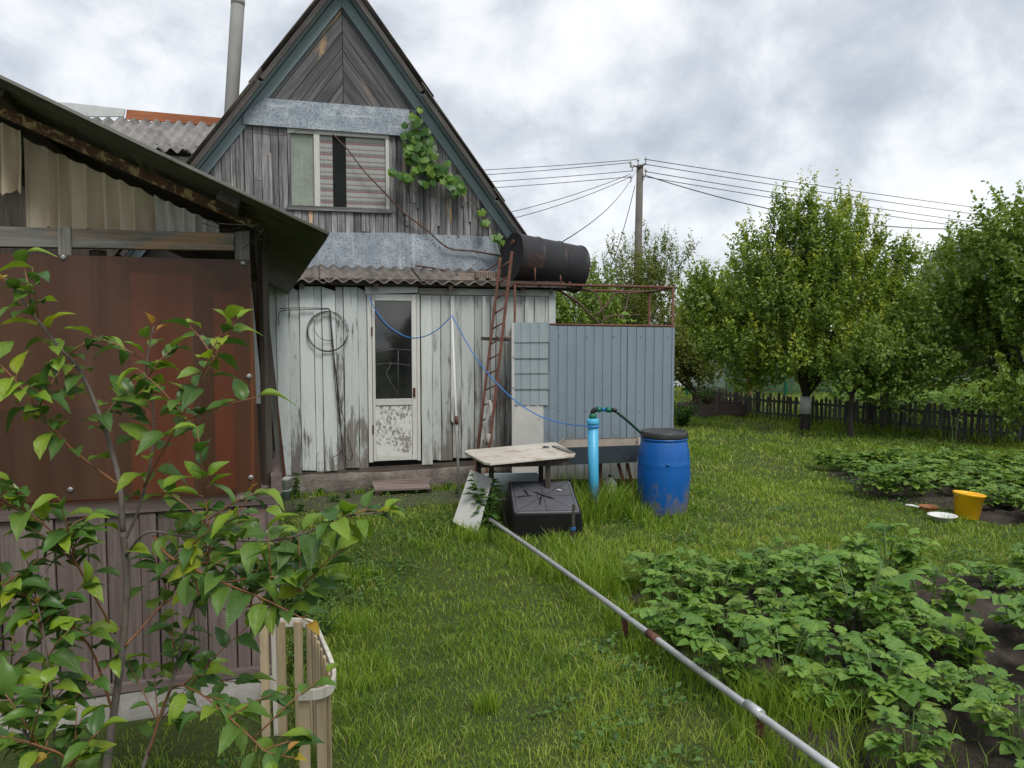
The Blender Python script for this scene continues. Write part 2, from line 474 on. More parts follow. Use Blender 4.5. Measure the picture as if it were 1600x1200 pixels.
MAT['olive_sheet'] = plain('dark olive roofing sheet', (0.10, 0.10, 0.075), 0.55, (0.06, 0.058, 0.045), 3, stain=(0.05, 0.042, 0.03), st=(0.55, 0.7))
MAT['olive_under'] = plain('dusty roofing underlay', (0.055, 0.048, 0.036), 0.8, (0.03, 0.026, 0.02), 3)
MAT['rust'] = plain('rusty iron', (0.15, 0.055, 0.032), 0.8, (0.075, 0.032, 0.024), 12, bump=0.4, stain=(0.22, 0.10, 0.05), stscale=20)
MAT['rust_flaking'] = plain('flaking rust', (0.17, 0.07, 0.03), 0.85, (0.05, 0.03, 0.02), 14, bump=0.6, stain=(0.40, 0.30, 0.14), st=(0.52, 0.58), stscale=24)
MAT['curtain'] = plain('grubby curtain cloth', (0.84, 0.71, 0.52), 0.9, (0.74, 0.62, 0.45), 3, stain=(0.25, 0.21, 0.15), st=(0.62, 0.8), bump=0.1)
MAT['curtain_white'] = plain('pale curtain cloth', (0.76, 0.745, 0.69), 0.9, (0.66, 0.64, 0.58), 3, stain=(0.32, 0.29, 0.22), st=(0.62, 0.8))
for k in ('curtain', 'curtain_white'):
    mm = MAT[k]; t = mm.node_tree; tb = t.nodes.new('ShaderNodeBsdfTranslucent'); tb.inputs[0].default_value = (0.5, 0.44, 0.33, 1)
    sh = t.nodes.new('ShaderNodeMixShader'); sh.inputs[0].default_value = 0.3
    t.links.new(t.nodes['Principled BSDF'].outputs[0], sh.inputs[1]); t.links.new(tb.outputs[0], sh.inputs[2]); t.links.new(sh.outputs[0], t.nodes['Material Output'].inputs[0])

def polycarbonate(name, clear=0.68):
    m = Mt(name)
    sx = m.n('ShaderNodeSeparateXYZ'); m.put(sx.inputs[0], m.n('ShaderNodeTexCoord').outputs['Object'])
    w = m.math('SINE', m.math('MULTIPLY', sx.outputs[2], 2 * math.pi / 0.012))
    v = m.vec(); n = m.noise(v, 3, 5, 0.6); d = m.noise(m.vec(scale=(1, 1, 8)), 3, 5, 0.6)
    d = m.noise(m.vec(scale=(5, 1, 0.35)), 1.6, 5, 0.6)
    c = m.mix(n, (0.17, 0.105, 0.072), (0.115, 0.064, 0.04))
    c = m.mix(m.ramp(d, [(0.42, 0.0), (0.68, 0.6)]), c, (0.24, 0.16, 0.12))
    c = m.mix(m.ramp(w, [(0.2, 0.0), (0.8, 0.12)]), c, (0.06, 0.024, 0.017))
    m.col(c); m.rough(0.24); m.bump(w, 0.05, 0.002); m.set(Specular_IOR_Level=0.8)
    tr = m.n('ShaderNodeBsdfTransparent'); tr.inputs[0].default_value = (0.78, 0.47, 0.27, 1)
    mxs = m.n('ShaderNodeMixShader'); mxs.inputs[0].default_value = clear
    m.put(mxs.inputs[1], m.b.outputs[0]); m.put(mxs.inputs[2], tr.outputs[0]); m.put(m.out.inputs[0], mxs.outputs[0])
    return m.m
MAT['polycarb'] = polycarbonate('brown multiwall polycarbonate')
MAT['polycarb_clear'] = polycarbonate('clearer brown polycarbonate', 0.85)

m = Mt('rough concrete plinth')
v = m.vec()
a = m.noise(v, 5, 7, 0.7); b = m.noise(m.vec(scale=(1, 1, 3)), 14, 6, 0.7)
c = m.ramp(a, [(0.3, (0.075, 0.062, 0.053)), (0.5, (0.16, 0.138, 0.12)), (0.72, (0.27, 0.245, 0.22))])
c = m.mix(m.ramp(b, [(0.55, 0.0), (0.7, 0.7)]), c, (0.06, 0.05, 0.042))
m.col(c); m.rough(0.95); m.bump(m.math('ADD', a, b), 0.8, 0.02)
MAT['concrete'] = m.m
MAT['pale_concrete'] = plain('pale concrete', (0.33, 0.315, 0.285), 0.95, (0.19, 0.18, 0.16), 6, bump=0.6, stain=(0.10, 0.085, 0.07), st=(0.58, 0.75), stscale=7)
MAT['pipe_cement'] = plain('asbestos cement pipe', (0.42, 0.42, 0.395), 0.85, (0.33, 0.33, 0.31), 5, stain=(0.25, 0.25, 0.23), st=(0.6, 0.75))
MAT['profile'] = plain('grey blue coated sheet', (0.215, 0.27, 0.315), 0.42, (0.185, 0.235, 0.275), 2.5, spec=0.5, stain=(0.15, 0.17, 0.18), st=(0.66, 0.8), bump=0.04)
MAT['profile_old'] = plain('old grey green coated sheet', (0.27, 0.325, 0.34), 0.5, (0.22, 0.27, 0.285), 3, stain=(0.16, 0.175, 0.17), st=(0.62, 0.78), bump=0.06)
MAT['white_metal'] = plain('stained white enamel', (0.56, 0.555, 0.53), 0.4, (0.44, 0.43, 0.40), 4, stain=(0.24, 0.17, 0.11), st=(0.64, 0.76))
MAT['drum'] = plain('blackened steel drum', (0.014, 0.0145, 0.017), 0.55, (0.026, 0.025, 0.027), 3, stain=(0.085, 0.036, 0.022), st=(0.56, 0.70), stscale=3.2, spec=0.3)
MAT['blue_plastic'] = plain('blue barrel plastic', (0.004, 0.105, 0.40), 0.36, (0.004, 0.09, 0.34), 4, bump=0.05, stain=(0.02, 0.10, 0.36), st=(0.62, 0.8))
def muddy(mat, z0, z1, col):
    """dried mud splashes that thin out with height"""
    t = mat.node_tree; m = Mt.__new__(Mt); m.m = mat; m.t = t; m.b = t.nodes['Principled BSDF']; m.out = t.nodes['Material Output']
    old = m.b.inputs['Base Color'].links[0].from_socket
    zc = m.n('ShaderNodeSeparateXYZ'); m.put(zc.inputs[0], m.n('ShaderNodeTexCoord').outputs['Object'])
    mr = m.n('ShaderNodeMapRange'); m.put(mr.inputs[0], zc.outputs[2]); mr.inputs[1].default_value = z0; mr.inputs[2].default_value = z1; mr.inputs[3].default_value = 0.30; mr.inputs[4].default_value = -0.05
    k = m.ramp(m.math('ADD', m.noise(m.vec(scale=(1, 1, 0.5)), 14, 8, 0.7), mr.outputs[0]), [(0.56, 0.0), (0.74, 0.85)])
    m.col(m.mix(k, old, col)); m.rough(m.math('MULTIPLY_ADD', k, 0.45, 0.38))
    return mat
muddy(MAT['profile'], 0.0, 0.7, (0.16, 0.15, 0.125)); muddy(MAT['blue_plastic'], 0.0, 0.4, (0.13, 0.12, 0.09)); 
MAT['black_plastic'] = plain('black plastic', (0.008, 0.008, 0.009), 0.5, (0.014, 0.014, 0.014), 5, bump=0.06, spec=0.3)
MAT['lid_plastic'] = plain('dark grey lid plastic', (0.02, 0.021, 0.023), 0.4, (0.045, 0.044, 0.042), 6)
MAT['tub_base'] = plain('black plastic with painted sheen', (0.085, 0.087, 0.10), 0.30, (0.12, 0.12, 0.135), 4, bump=0.1, stain=(0.10, 0.09, 0.085), st=(0.64, 0.75), stscale=7)  # lighter than the shell: sky reflection put into the base colour
MAT['pvc'] = plain('light blue pipe plastic', (0.075, 0.42, 0.66), 0.34, (0.06, 0.35, 0.57), 5, stain=(0.10, 0.22, 0.20), st=(0.66, 0.8), bump=0.04)
muddy(MAT['pvc'], 0.0, 0.5, (0.12, 0.13, 0.09))
MAT['fitting_green'] = plain('green pipe fitting', (0.006, 0.15, 0.085), 0.38, (0.005, 0.11, 0.06), 10)
MAT['fitting_black'] = plain('black pipe fitting', (0.013, 0.014, 0.015), 0.4)
MAT['fitting_blue'] = plain('blue pipe fitting', (0.01, 0.17, 0.45), 0.4)
MAT['hose_green'] = plain('dark green hose', (0.008, 0.055, 0.04), 0.4)
MAT['cable_blue'] = plain('blue cable', (0.025, 0.17, 0.50), 0.45, (0.02, 0.14, 0.42), 10)
MAT['table_top'] = plain('stained white laminate', (0.60, 0.565, 0.50), 0.38, (0.50, 0.46, 0.39), 3, stain=(0.30, 0.21, 0.13), st=(0.50, 0.68), stscale=5)
MAT['slab_white'] = plain('off white panel', (0.53, 0.545, 0.52), 0.5, (0.45, 0.46, 0.44), 3, stain=(0.28, 0.26, 0.21), st=(0.68, 0.8), bump=0.03)
MAT['trough'] = plain('dark blue grey enamel', (0.055, 0.07, 0.085), 0.42, (0.035, 0.046, 0.056), 5, stain=(0.12, 0.10, 0.085), st=(0.64, 0.76))
MAT['trough_in'] = plain('cement stained steel', (0.33, 0.295, 0.25), 0.7, (0.22, 0.19, 0.155), 7)
MAT['galv'] = plain('galvanised pipe', (0.50, 0.515, 0.52), 0.42, (0.38, 0.39, 0.395), 9, metal=0.35, stain=(0.22, 0.19, 0.16), st=(0.66, 0.78), stscale=12)
MAT['pole_white'] = plain('white painted tube', (0.62, 0.61, 0.58), 0.5, (0.52, 0.51, 0.48), 6, stain=(0.24, 0.13, 0.08), st=(0.70, 0.78), stscale=9)
MAT['wire'] = plain('dark iron wire', (0.05, 0.032, 0.026), 0.7)
MAT['steel'] = plain('dull steel', (0.4, 0.4, 0.4), 0.4, metal=0.7)
MAT['rag'] = plain('grey rag', (0.46, 0.445, 0.41), 0.95, (0.33, 0.315, 0.285), 12)
MAT['yellow'] = plain('yellow bucket plastic', (0.85, 0.47, 0.008), 0.34, (0.80, 0.42, 0.008), 5, bump=0.03)
MAT['terracotta'] = plain('orange brown enamel', (0.33, 0.12, 0.045), 0.35, (0.26, 0.09, 0.035), 6)
MAT['bowl_white'] = plain('white plastic bowl', (0.68, 0.68, 0.66), 0.4, (0.6, 0.6, 0.575), 6)
MAT['canister'] = plain('cloudy white plastic', (0.55, 0.55, 0.52), 0.45, (0.46, 0.455, 0.42), 6)
MAT['pot_green'] = plain('pale green enamel', (0.28, 0.40, 0.32), 0.45, (0.2, 0.3, 0.24), 8)
MAT['pot_white'] = plain('pale grey pot', (0.52, 0.52, 0.48), 0.55, (0.38, 0.38, 0.35), 8)
MAT['pole_concrete'] = plain('weathered pole', (0.16, 0.14, 0.125), 0.9, (0.10, 0.088, 0.078), 4, stain=(0.07, 0.06, 0.05), bump=0.4)
MAT['line'] = plain('line wire', (0.03, 0.031, 0.034), 0.6)
MAT['insulator'] = plain('porcelain', (0.5, 0.5, 0.48), 0.3)
MAT['brick'] = plain('red brick', (0.30, 0.155, 0.10), 0.9, (0.22, 0.11, 0.075), 15, bump=0.5)
MAT['brick_grey'] = plain('grey perforated brick', (0.27, 0.21, 0.17), 0.9, (0.18, 0.14, 0.115), 15, bump=0.5)
MAT['brick_hole_shade'] = plain('brick hole', (0.02, 0.017, 0.015), 0.9)
MAT['orange_board'] = wood('orange ridge board', [(0.25, (0.14, 0.05, 0.025)), (0.5, (0.33, 0.125, 0.06)), (0.75, (0.45, 0.19, 0.10))], 0.1)
MAT['white_ridge'] = plain('white painted ridge board', (0.58, 0.60, 0.59), 0.7, (0.46, 0.48, 0.47), 9, stain=(0.3, 0.29, 0.26), st=(0.6, 0.7))
MAT['dark_inside'] = plain('interior shade colour', (0.022, 0.019, 0.017), 0.9)  # near-black colour stands in for unlit depth behind boards and window
MAT['far_wall'] = plain('pale plaster wall', (0.42, 0.40, 0.36), 0.9, (0.33, 0.31, 0.28), 3)
MAT['far_roof'] = plain('grey far roof', (0.15, 0.15, 0.155), 0.85, (0.10, 0.10, 0.105), 3)
MAT['green_post'] = plain('green painted post', (0.01, 0.16, 0.08), 0.5)
MAT['greenhouse'] = plain('milky film', (0.60, 0.63, 0.63), 0.5, (0.5, 0.53, 0.53), 3)
MAT['soil'] = None

m = Mt('green netting')
v = m.vec(); nz = m.noise(v, 3, 5)
m.col(m.mix(nz, (0.02, 0.07, 0.04), (0.05, 0.10, 0.06)))
tr = m.n('ShaderNodeBsdfTransparent'); mxs = m.n('ShaderNodeMixShader'); m.put(mxs.inputs[0], m.ramp(nz, [(0.3, 0.25), (0.7, 0.6)]))
m.put(mxs.inputs[1], m.b.outputs[0]); m.put(mxs.inputs[2], tr.outputs[0]); m.put(m.out.inputs[0], mxs.outputs[0])
MAT['net'] = m.m

m = Mt('old window glass')
m.col((0.02, 0.022, 0.025)); m.set(Roughness=0.04, Specular_IOR_Level=0.6)
tr = m.n('ShaderNodeBsdfTransparent'); tr.inputs[0].default_value = (0.88, 0.9, 0.9, 1); mxs = m.n('ShaderNodeMixShader'); mxs.inputs[0].default_value = 0.92
m.put(mxs.inputs[1], m.b.outputs[0]); m.put(mxs.inputs[2], tr.outputs[0]); m.put(m.out.inputs[0], mxs.outputs[0])
MAT['glass'] = m.m
m = Mt('dusty door glass with painted room dark')
v = m.vec(); n = m.noise(v, 4, 6, 0.65)
m.col(m.mix(m.ramp(n, [(0.4, 0.0), (0.8, 1.0)]), (0.010, 0.011, 0.013), (0.035, 0.035, 0.035))); m.set(Roughness=0.04, Specular_IOR_Level=1.0)  # opaque near-black base colour stands in for the unlit room behind
MAT['door_glass'] = m.m
MAT['crack'] = plain('glass crack', (0.45, 0.46, 0.46), 0.4)
MAT['tulle'] = plain('yellowed net curtain', (0.66, 0.67, 0.57), 0.9, (0.42, 0.43, 0.36), 4)

m = Mt('striped curtain cloth')
sx = m.n('ShaderNodeSeparateXYZ'); m.put(sx.inputs[0], m.n('ShaderNodeTexCoord').outputs['Object'])
f = m.math('FRACT', m.math('MULTIPLY', sx.outputs[2], 1 / 0.135))
rp = m.n('ShaderNodeValToRGB'); m.put(rp.inputs[0], f); rp.color_ramp.interpolation = 'CONSTANT'
e = rp.color_ramp.elements; e[0].position = 0; e[0].color = (0.74, 0.71, 0.68, 1); e[1].position = 0.9; e[1].color = (0.70, 0.67, 0.64, 1)
for p, c in ((0.24, (0.55, 0.24, 0.23, 1)), (0.33, (0.55, 0.40, 0.38, 1)), (0.42, (0.34, 0.31, 0.30, 1)), (0.50, (0.55, 0.50, 0.48, 1)), (0.62, (0.74, 0.71, 0.68, 1)), (0.80, (0.45, 0.40, 0.39, 1)), (0.85, (0.58, 0.27, 0.26, 1))):
    q = e.new(p); q.color = c
m.col(rp.outputs[0]); m.rough(0.95)
MAT['striped'] = m.m

m = Mt('peeling door panel')
v = m.vec(); n = m.noise(m.vec(scale=(1, 1, 0.7)), 34, 8, 0.72, 0.5); n2 = m.noise(v, 6, 4)
k = m.ramp(m.math('MULTIPLY_ADD', n2, 0.35, m.math('MULTIPLY', n, 0.65)), [(0.455, 0.0), (0.49, 1.0)])
m.col(m.mix(k, (0.24, 0.225, 0.205), (0.62, 0.63, 0.60))); m.rough(0.7); m.bump(k, 0.4, 0.003)
MAT['door_panel'] = m.m

m = Mt('bed soil')
v = m.vec('Object', rnd=False); a = m.noise(v, 5, 6, 0.65); b = m.noise(v, 50, 6, 0.7)
c = m.mix(m.ramp(a, [(0.35, 0.0), (0.65, 1.0)]), (0.040, 0.032, 0.026), (0.082, 0.068, 0.056))
c = m.mix(m.ramp(b, [(0.55, 0.0), (0.7, 0.8)]), c, (0.13, 0.11, 0.092))
m.col(c); m.rough(0.97); m.bump(m.math('MULTIPLY_ADD', b, 0.6, a), 1.0, 0.03); m.set(Specular_IOR_Level=0.15)
MAT['soil'] = m.m

m = Mt('lawn ground')
v = m.vec('Object', rnd=False); a = m.noise(v, 1.3, 6, 0.65); b = m.noise(v, 28, 6, 0.72); d = m.noise(v, 6, 5, 0.65)
c = m.mix(m.ramp(a, [(0.35, 0.0), (0.65, 1.0)]), (0.042, 0.066, 0.018), (0.068, 0.092, 0.026))
c = m.mix(m.ramp(b, [(0.42, 0.0), (0.68, 1.0)]), c, (0.088, 0.115, 0.034))
c = m.mix(m.ramp(d, [(0.58, 0.0), (0.70, 0.7)]), c, (0.075, 0.060, 0.034))
m.col(c); m.rough(0.95); m.bump(b, 0.9, 0.03); m.set(Specular_IOR_Level=0.15)
MAT['ground'] = m.m
m = Mt('mossy path')
v = m.vec('Object', rnd=False); a = m.noise(v, 3, 6, 0.65); b = m.noise(v, 60, 5, 0.7)
c = m.mix(m.ramp(a, [(0.35, 0.0), (0.65, 1.0)]), (0.050, 0.050, 0.030), (0.060, 0.075, 0.026))
c = m.mix(m.ramp(b, [(0.5, 0.0), (0.7, 0.7)]), c, (0.085, 0.080, 0.055))
m.col(c); m.rough(0.95); m.bump(b, 0.6, 0.01)
MAT['path'] = m.m

MAT['grass'] = leafy('grass blades', [(0.0722, 0.1398, 0.0144), (0.1332, 0.2354, 0.0215), (0.2119, 0.3239, 0.0311), (0.306, 0.4007, 0.0479), (0.5336, 0.5117, 0.1676)], 0.5, 0.35, attr='tint')
MAT['weed'] = leafy('weed leaves', [(0.042, 0.105, 0.0252), (0.084, 0.175, 0.035), (0.14, 0.238, 0.049)], 0.45, 0.3, attr='tint')
MAT['cherry_leaf'] = leafy('cherry leaf', [(0.0568, 0.1211, 0.024), (0.0878, 0.1687, 0.0312), (0.1342, 0.2292, 0.0312), (0.2195, 0.3119, 0.0288)], 0.36, 0.28, veins=62)
MAT['cherry_young'] = leafy('young cherry leaf', [(0.1265, 0.2415, 0.023), (0.207, 0.3335, 0.0253), (0.299, 0.345, 0.023)], 0.36, 0.35, veins=62)
MAT['cherry_tip'] = leafy('ochre cherry leaf', [(0.38, 0.25, 0.025), (0.42, 0.22, 0.05), (0.36, 0.31, 0.03)], 0.4, 0.35, veins=62)
MAT['potato'] = leafy('potato leaf', [(0.0783, 0.1731, 0.0302), (0.1128, 0.2308, 0.0388), (0.1128, 0.2308, 0.0388), (0.1553, 0.2886, 0.0474), (0.1553, 0.2886, 0.0474), (0.207, 0.3399, 0.0539), (0.1128, 0.2308, 0.0388), (0.1553, 0.2886, 0.0474), (0.207, 0.3399, 0.0539), (0.184, 0.26, 0.05)], 0.45, 0.3, crinkle=9)
MAT['potato_far'] = leafy('potato foliage', [(0.0881, 0.1744, 0.0323), (0.1322, 0.2367, 0.0431), (0.2078, 0.3178, 0.0539)], 0.5, 0.28, attr='tint')
MAT['vine_leaf'] = leafy('vine leaf', [(0.0322, 0.0978, 0.0184), (0.0575, 0.1495, 0.023), (0.1092, 0.2185, 0.0253), (0.184, 0.2875, 0.0287)], 0.42, 0.35)
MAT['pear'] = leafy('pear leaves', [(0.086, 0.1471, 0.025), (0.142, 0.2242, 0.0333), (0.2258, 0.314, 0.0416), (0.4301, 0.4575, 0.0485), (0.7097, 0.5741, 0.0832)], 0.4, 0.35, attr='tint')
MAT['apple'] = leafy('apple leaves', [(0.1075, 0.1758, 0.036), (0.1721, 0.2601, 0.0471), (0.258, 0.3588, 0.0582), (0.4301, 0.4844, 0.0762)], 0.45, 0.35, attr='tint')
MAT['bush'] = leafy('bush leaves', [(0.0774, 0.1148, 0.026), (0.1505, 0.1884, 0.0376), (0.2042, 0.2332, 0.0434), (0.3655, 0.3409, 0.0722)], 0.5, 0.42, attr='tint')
MAT['wrap'] = plain('white trunk wrap', (0.62, 0.62, 0.60), 0.7, (0.5, 0.5, 0.48), 6)
# ------------------------------------------------------------------ setting
MB().add([(-300, -60, 0), (300, -60, 0), (300, 600, 0), (-300, 600, 0)], [(0, 1, 2, 3)]).build('ground', MAT['ground'])
tag(bpy.data.objects['ground'], kind='structure')

HF = Frame(-2.33, 8.0, R(14.5))          # house: x along the front wall, y into the house
SF = Frame(-1.11, 3.6, R(18.0))          # brown shed: x along its front, y backwards, origin at the right front corner
YG = 0.80                                # gable wall stands behind the lower white wall

# mossy trodden path along the front of the house
pp = [HF.w(x, y, 0.004) for x, y in ((-0.2, -0.12), (-0.2, -0.75), (0.6, -0.95), (1.6, -0.85), (2.2, -0.45), (2.25, -0.12))]
MB().add(pp, [tuple(range(len(pp) - 1, -1, -1))][::1]).build('path', MAT['path'])
me = bpy.data.objects['path'].data; me.flip_normals()
tag(bpy.data.objects['path'], kind='structure')

# ------------------------------------------------------------------ house
house = thing('wooden_house', 'old steep-gabled wooden house with peeling white lower wall and grey board gable', 'house', HF.o, HF.yaw)
def H(px, py, y=YG): return HF.xz(px, py, y)

# gable outline on the gable plane, from the rake boards in the photo
aL, bL = H(493.5, 2), H(300, 262)
aR, bR = H(566, 2), H(797, 372)
YR = YG - 0.24                            # roof's front edge
raL, rbL = H(493.5, 0, YR), H(280, 241, YR)
raR, rbR = H(565, 0, YR), H(801.5, 367, YR)
def isect(p, q, r, s):
    d1 = (q[0] - p[0], q[1] - p[1]); d2 = (s[0] - r[0], s[1] - r[1])
    det = d1[0] * d2[1] - d1[1] * d2[0]
    t = ((r[0] - p[0]) * d2[1] - (r[1] - p[1]) * d2[0]) / det
    return (p[0] + d1[0] * t, p[1] + d1[1] * t)
APEX = isect(raL, rbL, raR, rbR)
sL = (APEX[1] - rbL[1]) / (APEX[0] - rbL[0]); sR = (APEX[1] - rbR[1]) / (rbR[0] - APEX[0])
SL = (sL + sR) / 2                        # a symmetrical roof
def rake_z(x, drop=0.0):
    return APEX[1] - SL * abs(x - APEX[0]) - drop
CXG = APEX[0]
zb = H(640, 371)[1]                       # bottom of the vertical gable boards
zc0, zc1 = H(500, 204)[1], H(560, 165)[1] # zinc band across the gable
zlow = H(620, 418)[1]                     # where the little roof meets the gable wall

gw = node('gable_wall', house)
# dark sheathing behind the boards with the gaps' shade put into its colour
slab('shade_backing', [(CXG - (APEX[1] - zlow) / SL, zlow - 0.4), (CXG + (APEX[1] - zlow) / SL, zlow - 0.4), (CXG + (APEX[1] - zlow) / SL - 0.02, zlow), (CXG, APEX[1] - 0.2), (CXG - (APEX[1] - zlow) / SL + 0.02, zlow)], YG + 0.035, 0.02, MAT['dark_inside'], gw)
wx0, wx1 = H(450, 265)[0], H(608, 265)[0]
wz1, wz0 = H(530, 206)[1], H(530, 327)[1]
x = CXG - 2.6
while x < CXG + 2.6:
    w = U(0.052, 0.10)
    x1 = x + w
    bot = zb + (0.0 if U(0, 1) < 0.6 else U(-0.03, 0.05))
    poly = [(x + 0.003, bot), (x1 - 0.002, bot + U(-0.012, 0.012)), (x1 - 0.002, zc1), (x + 0.003, zc1)]
    dr = 0.12
    poly = clip(poly, -SL, 1, APEX[1] - dr - SL * CXG)
    poly = clip(poly, SL, 1, APEX[1] - dr + SL * CXG)
    if len(poly) >= 3 and not (x1 < wx0 or x > wx1):
        # board meets the window: keep what is below the sill
        mid = (x + x1) / 2
        if wx0 - 0.02 < mid < wx1 + 0.02:
            poly = clip(poly, 0, 1, wz0 - 0.01)
    if len(poly) >= 3:
        # some boards are two pieces
        if U(0, 1) < 0.18 and not (wx0 - 0.1 < x < wx1 + 0.1):
            zz_ = U(zb + 0.3, zb + 0.8)
            slab('board', clip(poly, 0, 1, zz_), YG, 0.022, MAT['gable'], gw, warp=0.05, jit=0.005, wob=0.003)
            slab('board', clip(poly, 0, -1, -zz_ - 0.003), YG, 0.022, MAT['gable'], gw, warp=0.05, jit=0.005, wob=0.003)
        else:
            slab('board', poly, YG, 0.022, MAT['gable'], gw, warp=0.05, jit=0.006, wob=0.003)
    x = x1
for (p_, q_) in ((wx0 - 0.075, wx0 - 0.003), (wx1 + 0.003, wx1 + 0.07)):
    slab('board', [(p_, wz0 - 0.2), (q_, wz0 - 0.2), (q_, zc0 + 0.05), (p_, zc0 + 0.05)], YG + 0.006, 0.02, MAT['gable'], gw, wob=0.003)
# thin cover strips nailed over some joints
for i in range(26):
    sx_ = CXG + U(-1.5, 1.7)
    if wx0 - 0.1 < sx_ < wx1 + 0.1: continue
    z0 = zb + U(-0.02, 0.5); z1 = min(z0 + U(0.5, 1.2), rake_z(sx_, 0.2), zc0)
    slab('cover_strip', [(sx_, z0), (sx_ + 0.028, z0), (sx_ + 0.026, z1), (sx_ - 0.001, z1)], YG - 0.024, 0.016, MAT['gable'], gw, wob=0.002)
# chevron boards above the zinc band
ch = node('chevron_gable', house)
L_ = math.hypot(1, SL)
for side in (-1, 1):
    d = 0.10
    k = 0
    while d < 1.6:
        wd = U(0.105, 0.13)
        o0 = APEX[1] - d * L_; o1 = APEX[1] - (d + wd - 0.004) * L_
        P = [(CXG, o0), (CXG + side * 3, o0 - 3 * SL), (CXG + side * 3, o1 - 3 * SL), (CXG, o1)]
        P = clip(P, -side, 0, -side * (CXG + side * 0.003))
        P = clip(P, 0, -1, -(zc1 - 0.06))
        if len(P) >= 3:
            slab('chevron_board', P, YG - 0.004, 0.022, MAT['chevron'], ch, axis=(side * 1.0, -SL), warp=0.02, jit=0.004)
        d += wd
# zinc band and lower zinc flashing (two sheets each)
zp = [H(413, 153, YG - 0.05), H(640, 171, YG - 0.05), H(640, 213, YG - 0.05), H(380, 194, YG - 0.05), H(379, 180, YG - 0.05)]
slab('zinc_band', zp, YG - 0.05, 0.045, MAT['zinc'], house, axis=(1, 0.02))
fl = node('zinc_flashing', house)
x0 = H(470, 400)[0]; x1 = H(772, 400)[0]; zt = zb + 0.04
xs = [x0 - 0.5, x0 + 0.35, x0 + 1.15, x1]
for i in range(3):
    slab('zinc_sheet', [(xs[i], zlow - 0.1), (xs[i + 1] + 0.03, zlow - 0.1), (xs[i + 1] + 0.03, zt + U(-0.02, 0.02)), (xs[i], zt + U(-0.02, 0.02))], YG - 0.014 - 0.004 * (i % 2), 0.004, MAT['zinc'], fl, cham=0.0005)
slab('corner_board', [(x1 + 0.005, zlow - 0.1), (x1 + 0.12, zlow - 0.1), (x1 + 0.05, zt + 0.02), (x1 + 0.005, zt + 0.02)], YG - 0.02, 0.02, MAT['blue_trim'], house)

# roof: long slate sheets on each slope, overlapping towards the ridge
def wavy_sheet(name, w, l, pitch, amp, mat, parent, M, nl=3, th=0.007, phase=0.0, sag=0.0, per=8):
    """w along local x (waves), l along local y"""
    n = max(4, int(round(w / pitch * per)))
    vs = []; fs = []
    for j in range(nl + 1):
        y = l * j / nl
        for i in range(n + 1):
            xx = w * i / n
            vs.append((xx, y, amp * math.sin(2 * math.pi * xx / pitch + phase) - sag * math.sin(math.pi * j / nl) + U(-0.0008, 0.0008)))
    for j in range(nl):
        for i in range(n):
            a = j * (n + 1) + i
            fs.append((a, a + 1, a + n + 2, a + n + 1))
    mb = MB(); mb.add(vs, fs, True)
    o = mb.build(name, mat, parent, M)
    s = o.modifiers.new('thickness', 'SOLIDIFY'); s.thickness = th
    return o
roof = node('roof', house)
tot = 3.55 * 0 + math.hypot(1, SL) * 2.35
for side in (-1, 1):
    down = Vector((side, 0, -SL)).normalized(); nrm = Vector((side * SL, 0, 1)).normalized()
    for r in range(3):
        l = 1.62
        s0 = r * 1.42
        if s0 + l > tot + 0.15: l = tot + 0.1 - s0
        for c in range(5):
            p = Vector((CXG, YR + c * 1.08, APEX[1])) + down * s0 + nrm * (0.03 - 0.016 * r + U(0, 0.004)) 
            M = Matrix(((0, down.x, nrm.x, p.x), (1, down.y, nrm.y, p.y), (0, down.z, nrm.z, p.z), (0, 0, 0, 1)))
            wavy_sheet('slate_sheet', 1.12, l, 0.14, 0.016, MAT['slate'], roof, M, nl=2, phase=U(0, 1))
    # rake: weathered outer board, blue soffit board behind it, purlin ends
    a = Vector((CXG, 0, APEX[1])) - nrm * 0.012; 
    for k, (o0, o1) in enumerate(((0.02, 1.5), (1.53, 2.95), (2.98, tot))):
        P0 = a + down * o0; P1 = a + down * o1
        q = [P0, P1, P1 - nrm * 0.055, P0 - nrm * 0.055]
        slab('rake_board', [(p.x, p.z) for p in q], YR + 0.03 + U(-.004, .004), 0.025, MAT['rake_dark'], roof, axis=(down.x, down.z), warp=0.008)
    P0 = a - nrm * 0.06 + down * 0.1; P1 = a - nrm * 0.06 + down * tot
    # sloping soffit boards between rake and wall
    for k in range(1):
        y0 = YR + 0.056 + k * 0.155
        mb = MB(); Mx = Matrix(((0, down.x, nrm.x, 0), (1, down.y, nrm.y, 0), (0, down.z, nrm.z, 0), (0, 0, 0, 1)))
        c = a + down * tot / 2 - nrm * 0.044; c.y = y0 + 0.077
        mb.box((0, 0, 0), (0.150, 0.02, tot))
        Z = down; X = Vector((0, 1, 0)); Y = Z.cross(X)
        M = Matrix(((X.x, Y.x, Z.x, c.x), (X.y, Y.y, Z.y, c.y), (X.z, Y.z, Z.z, c.z), (0, 0, 0, 1)))
        mb.build('soffit_board', MAT['blue_trim'], roof, M)
    q = [P0, P1, P1 - nrm * 0.085, P0 - nrm * 0.11]
    poly = [(p.x, p.z) for p in q]
    poly = clip(poly, -side, 0, -side * CXG)
    slab('barge_board', poly, YG - 0.028, 0.022, MAT['blue_trim'], roof, axis=(down.x, down.z))
# ridge cap
MB().tube([(CXG, YR - 0.02, APEX[1] + 0.035), (CXG, YR + 5.2, APEX[1] + 0.035)], 0.06, 8).build('ridge_cap', MAT['slate'], roof)
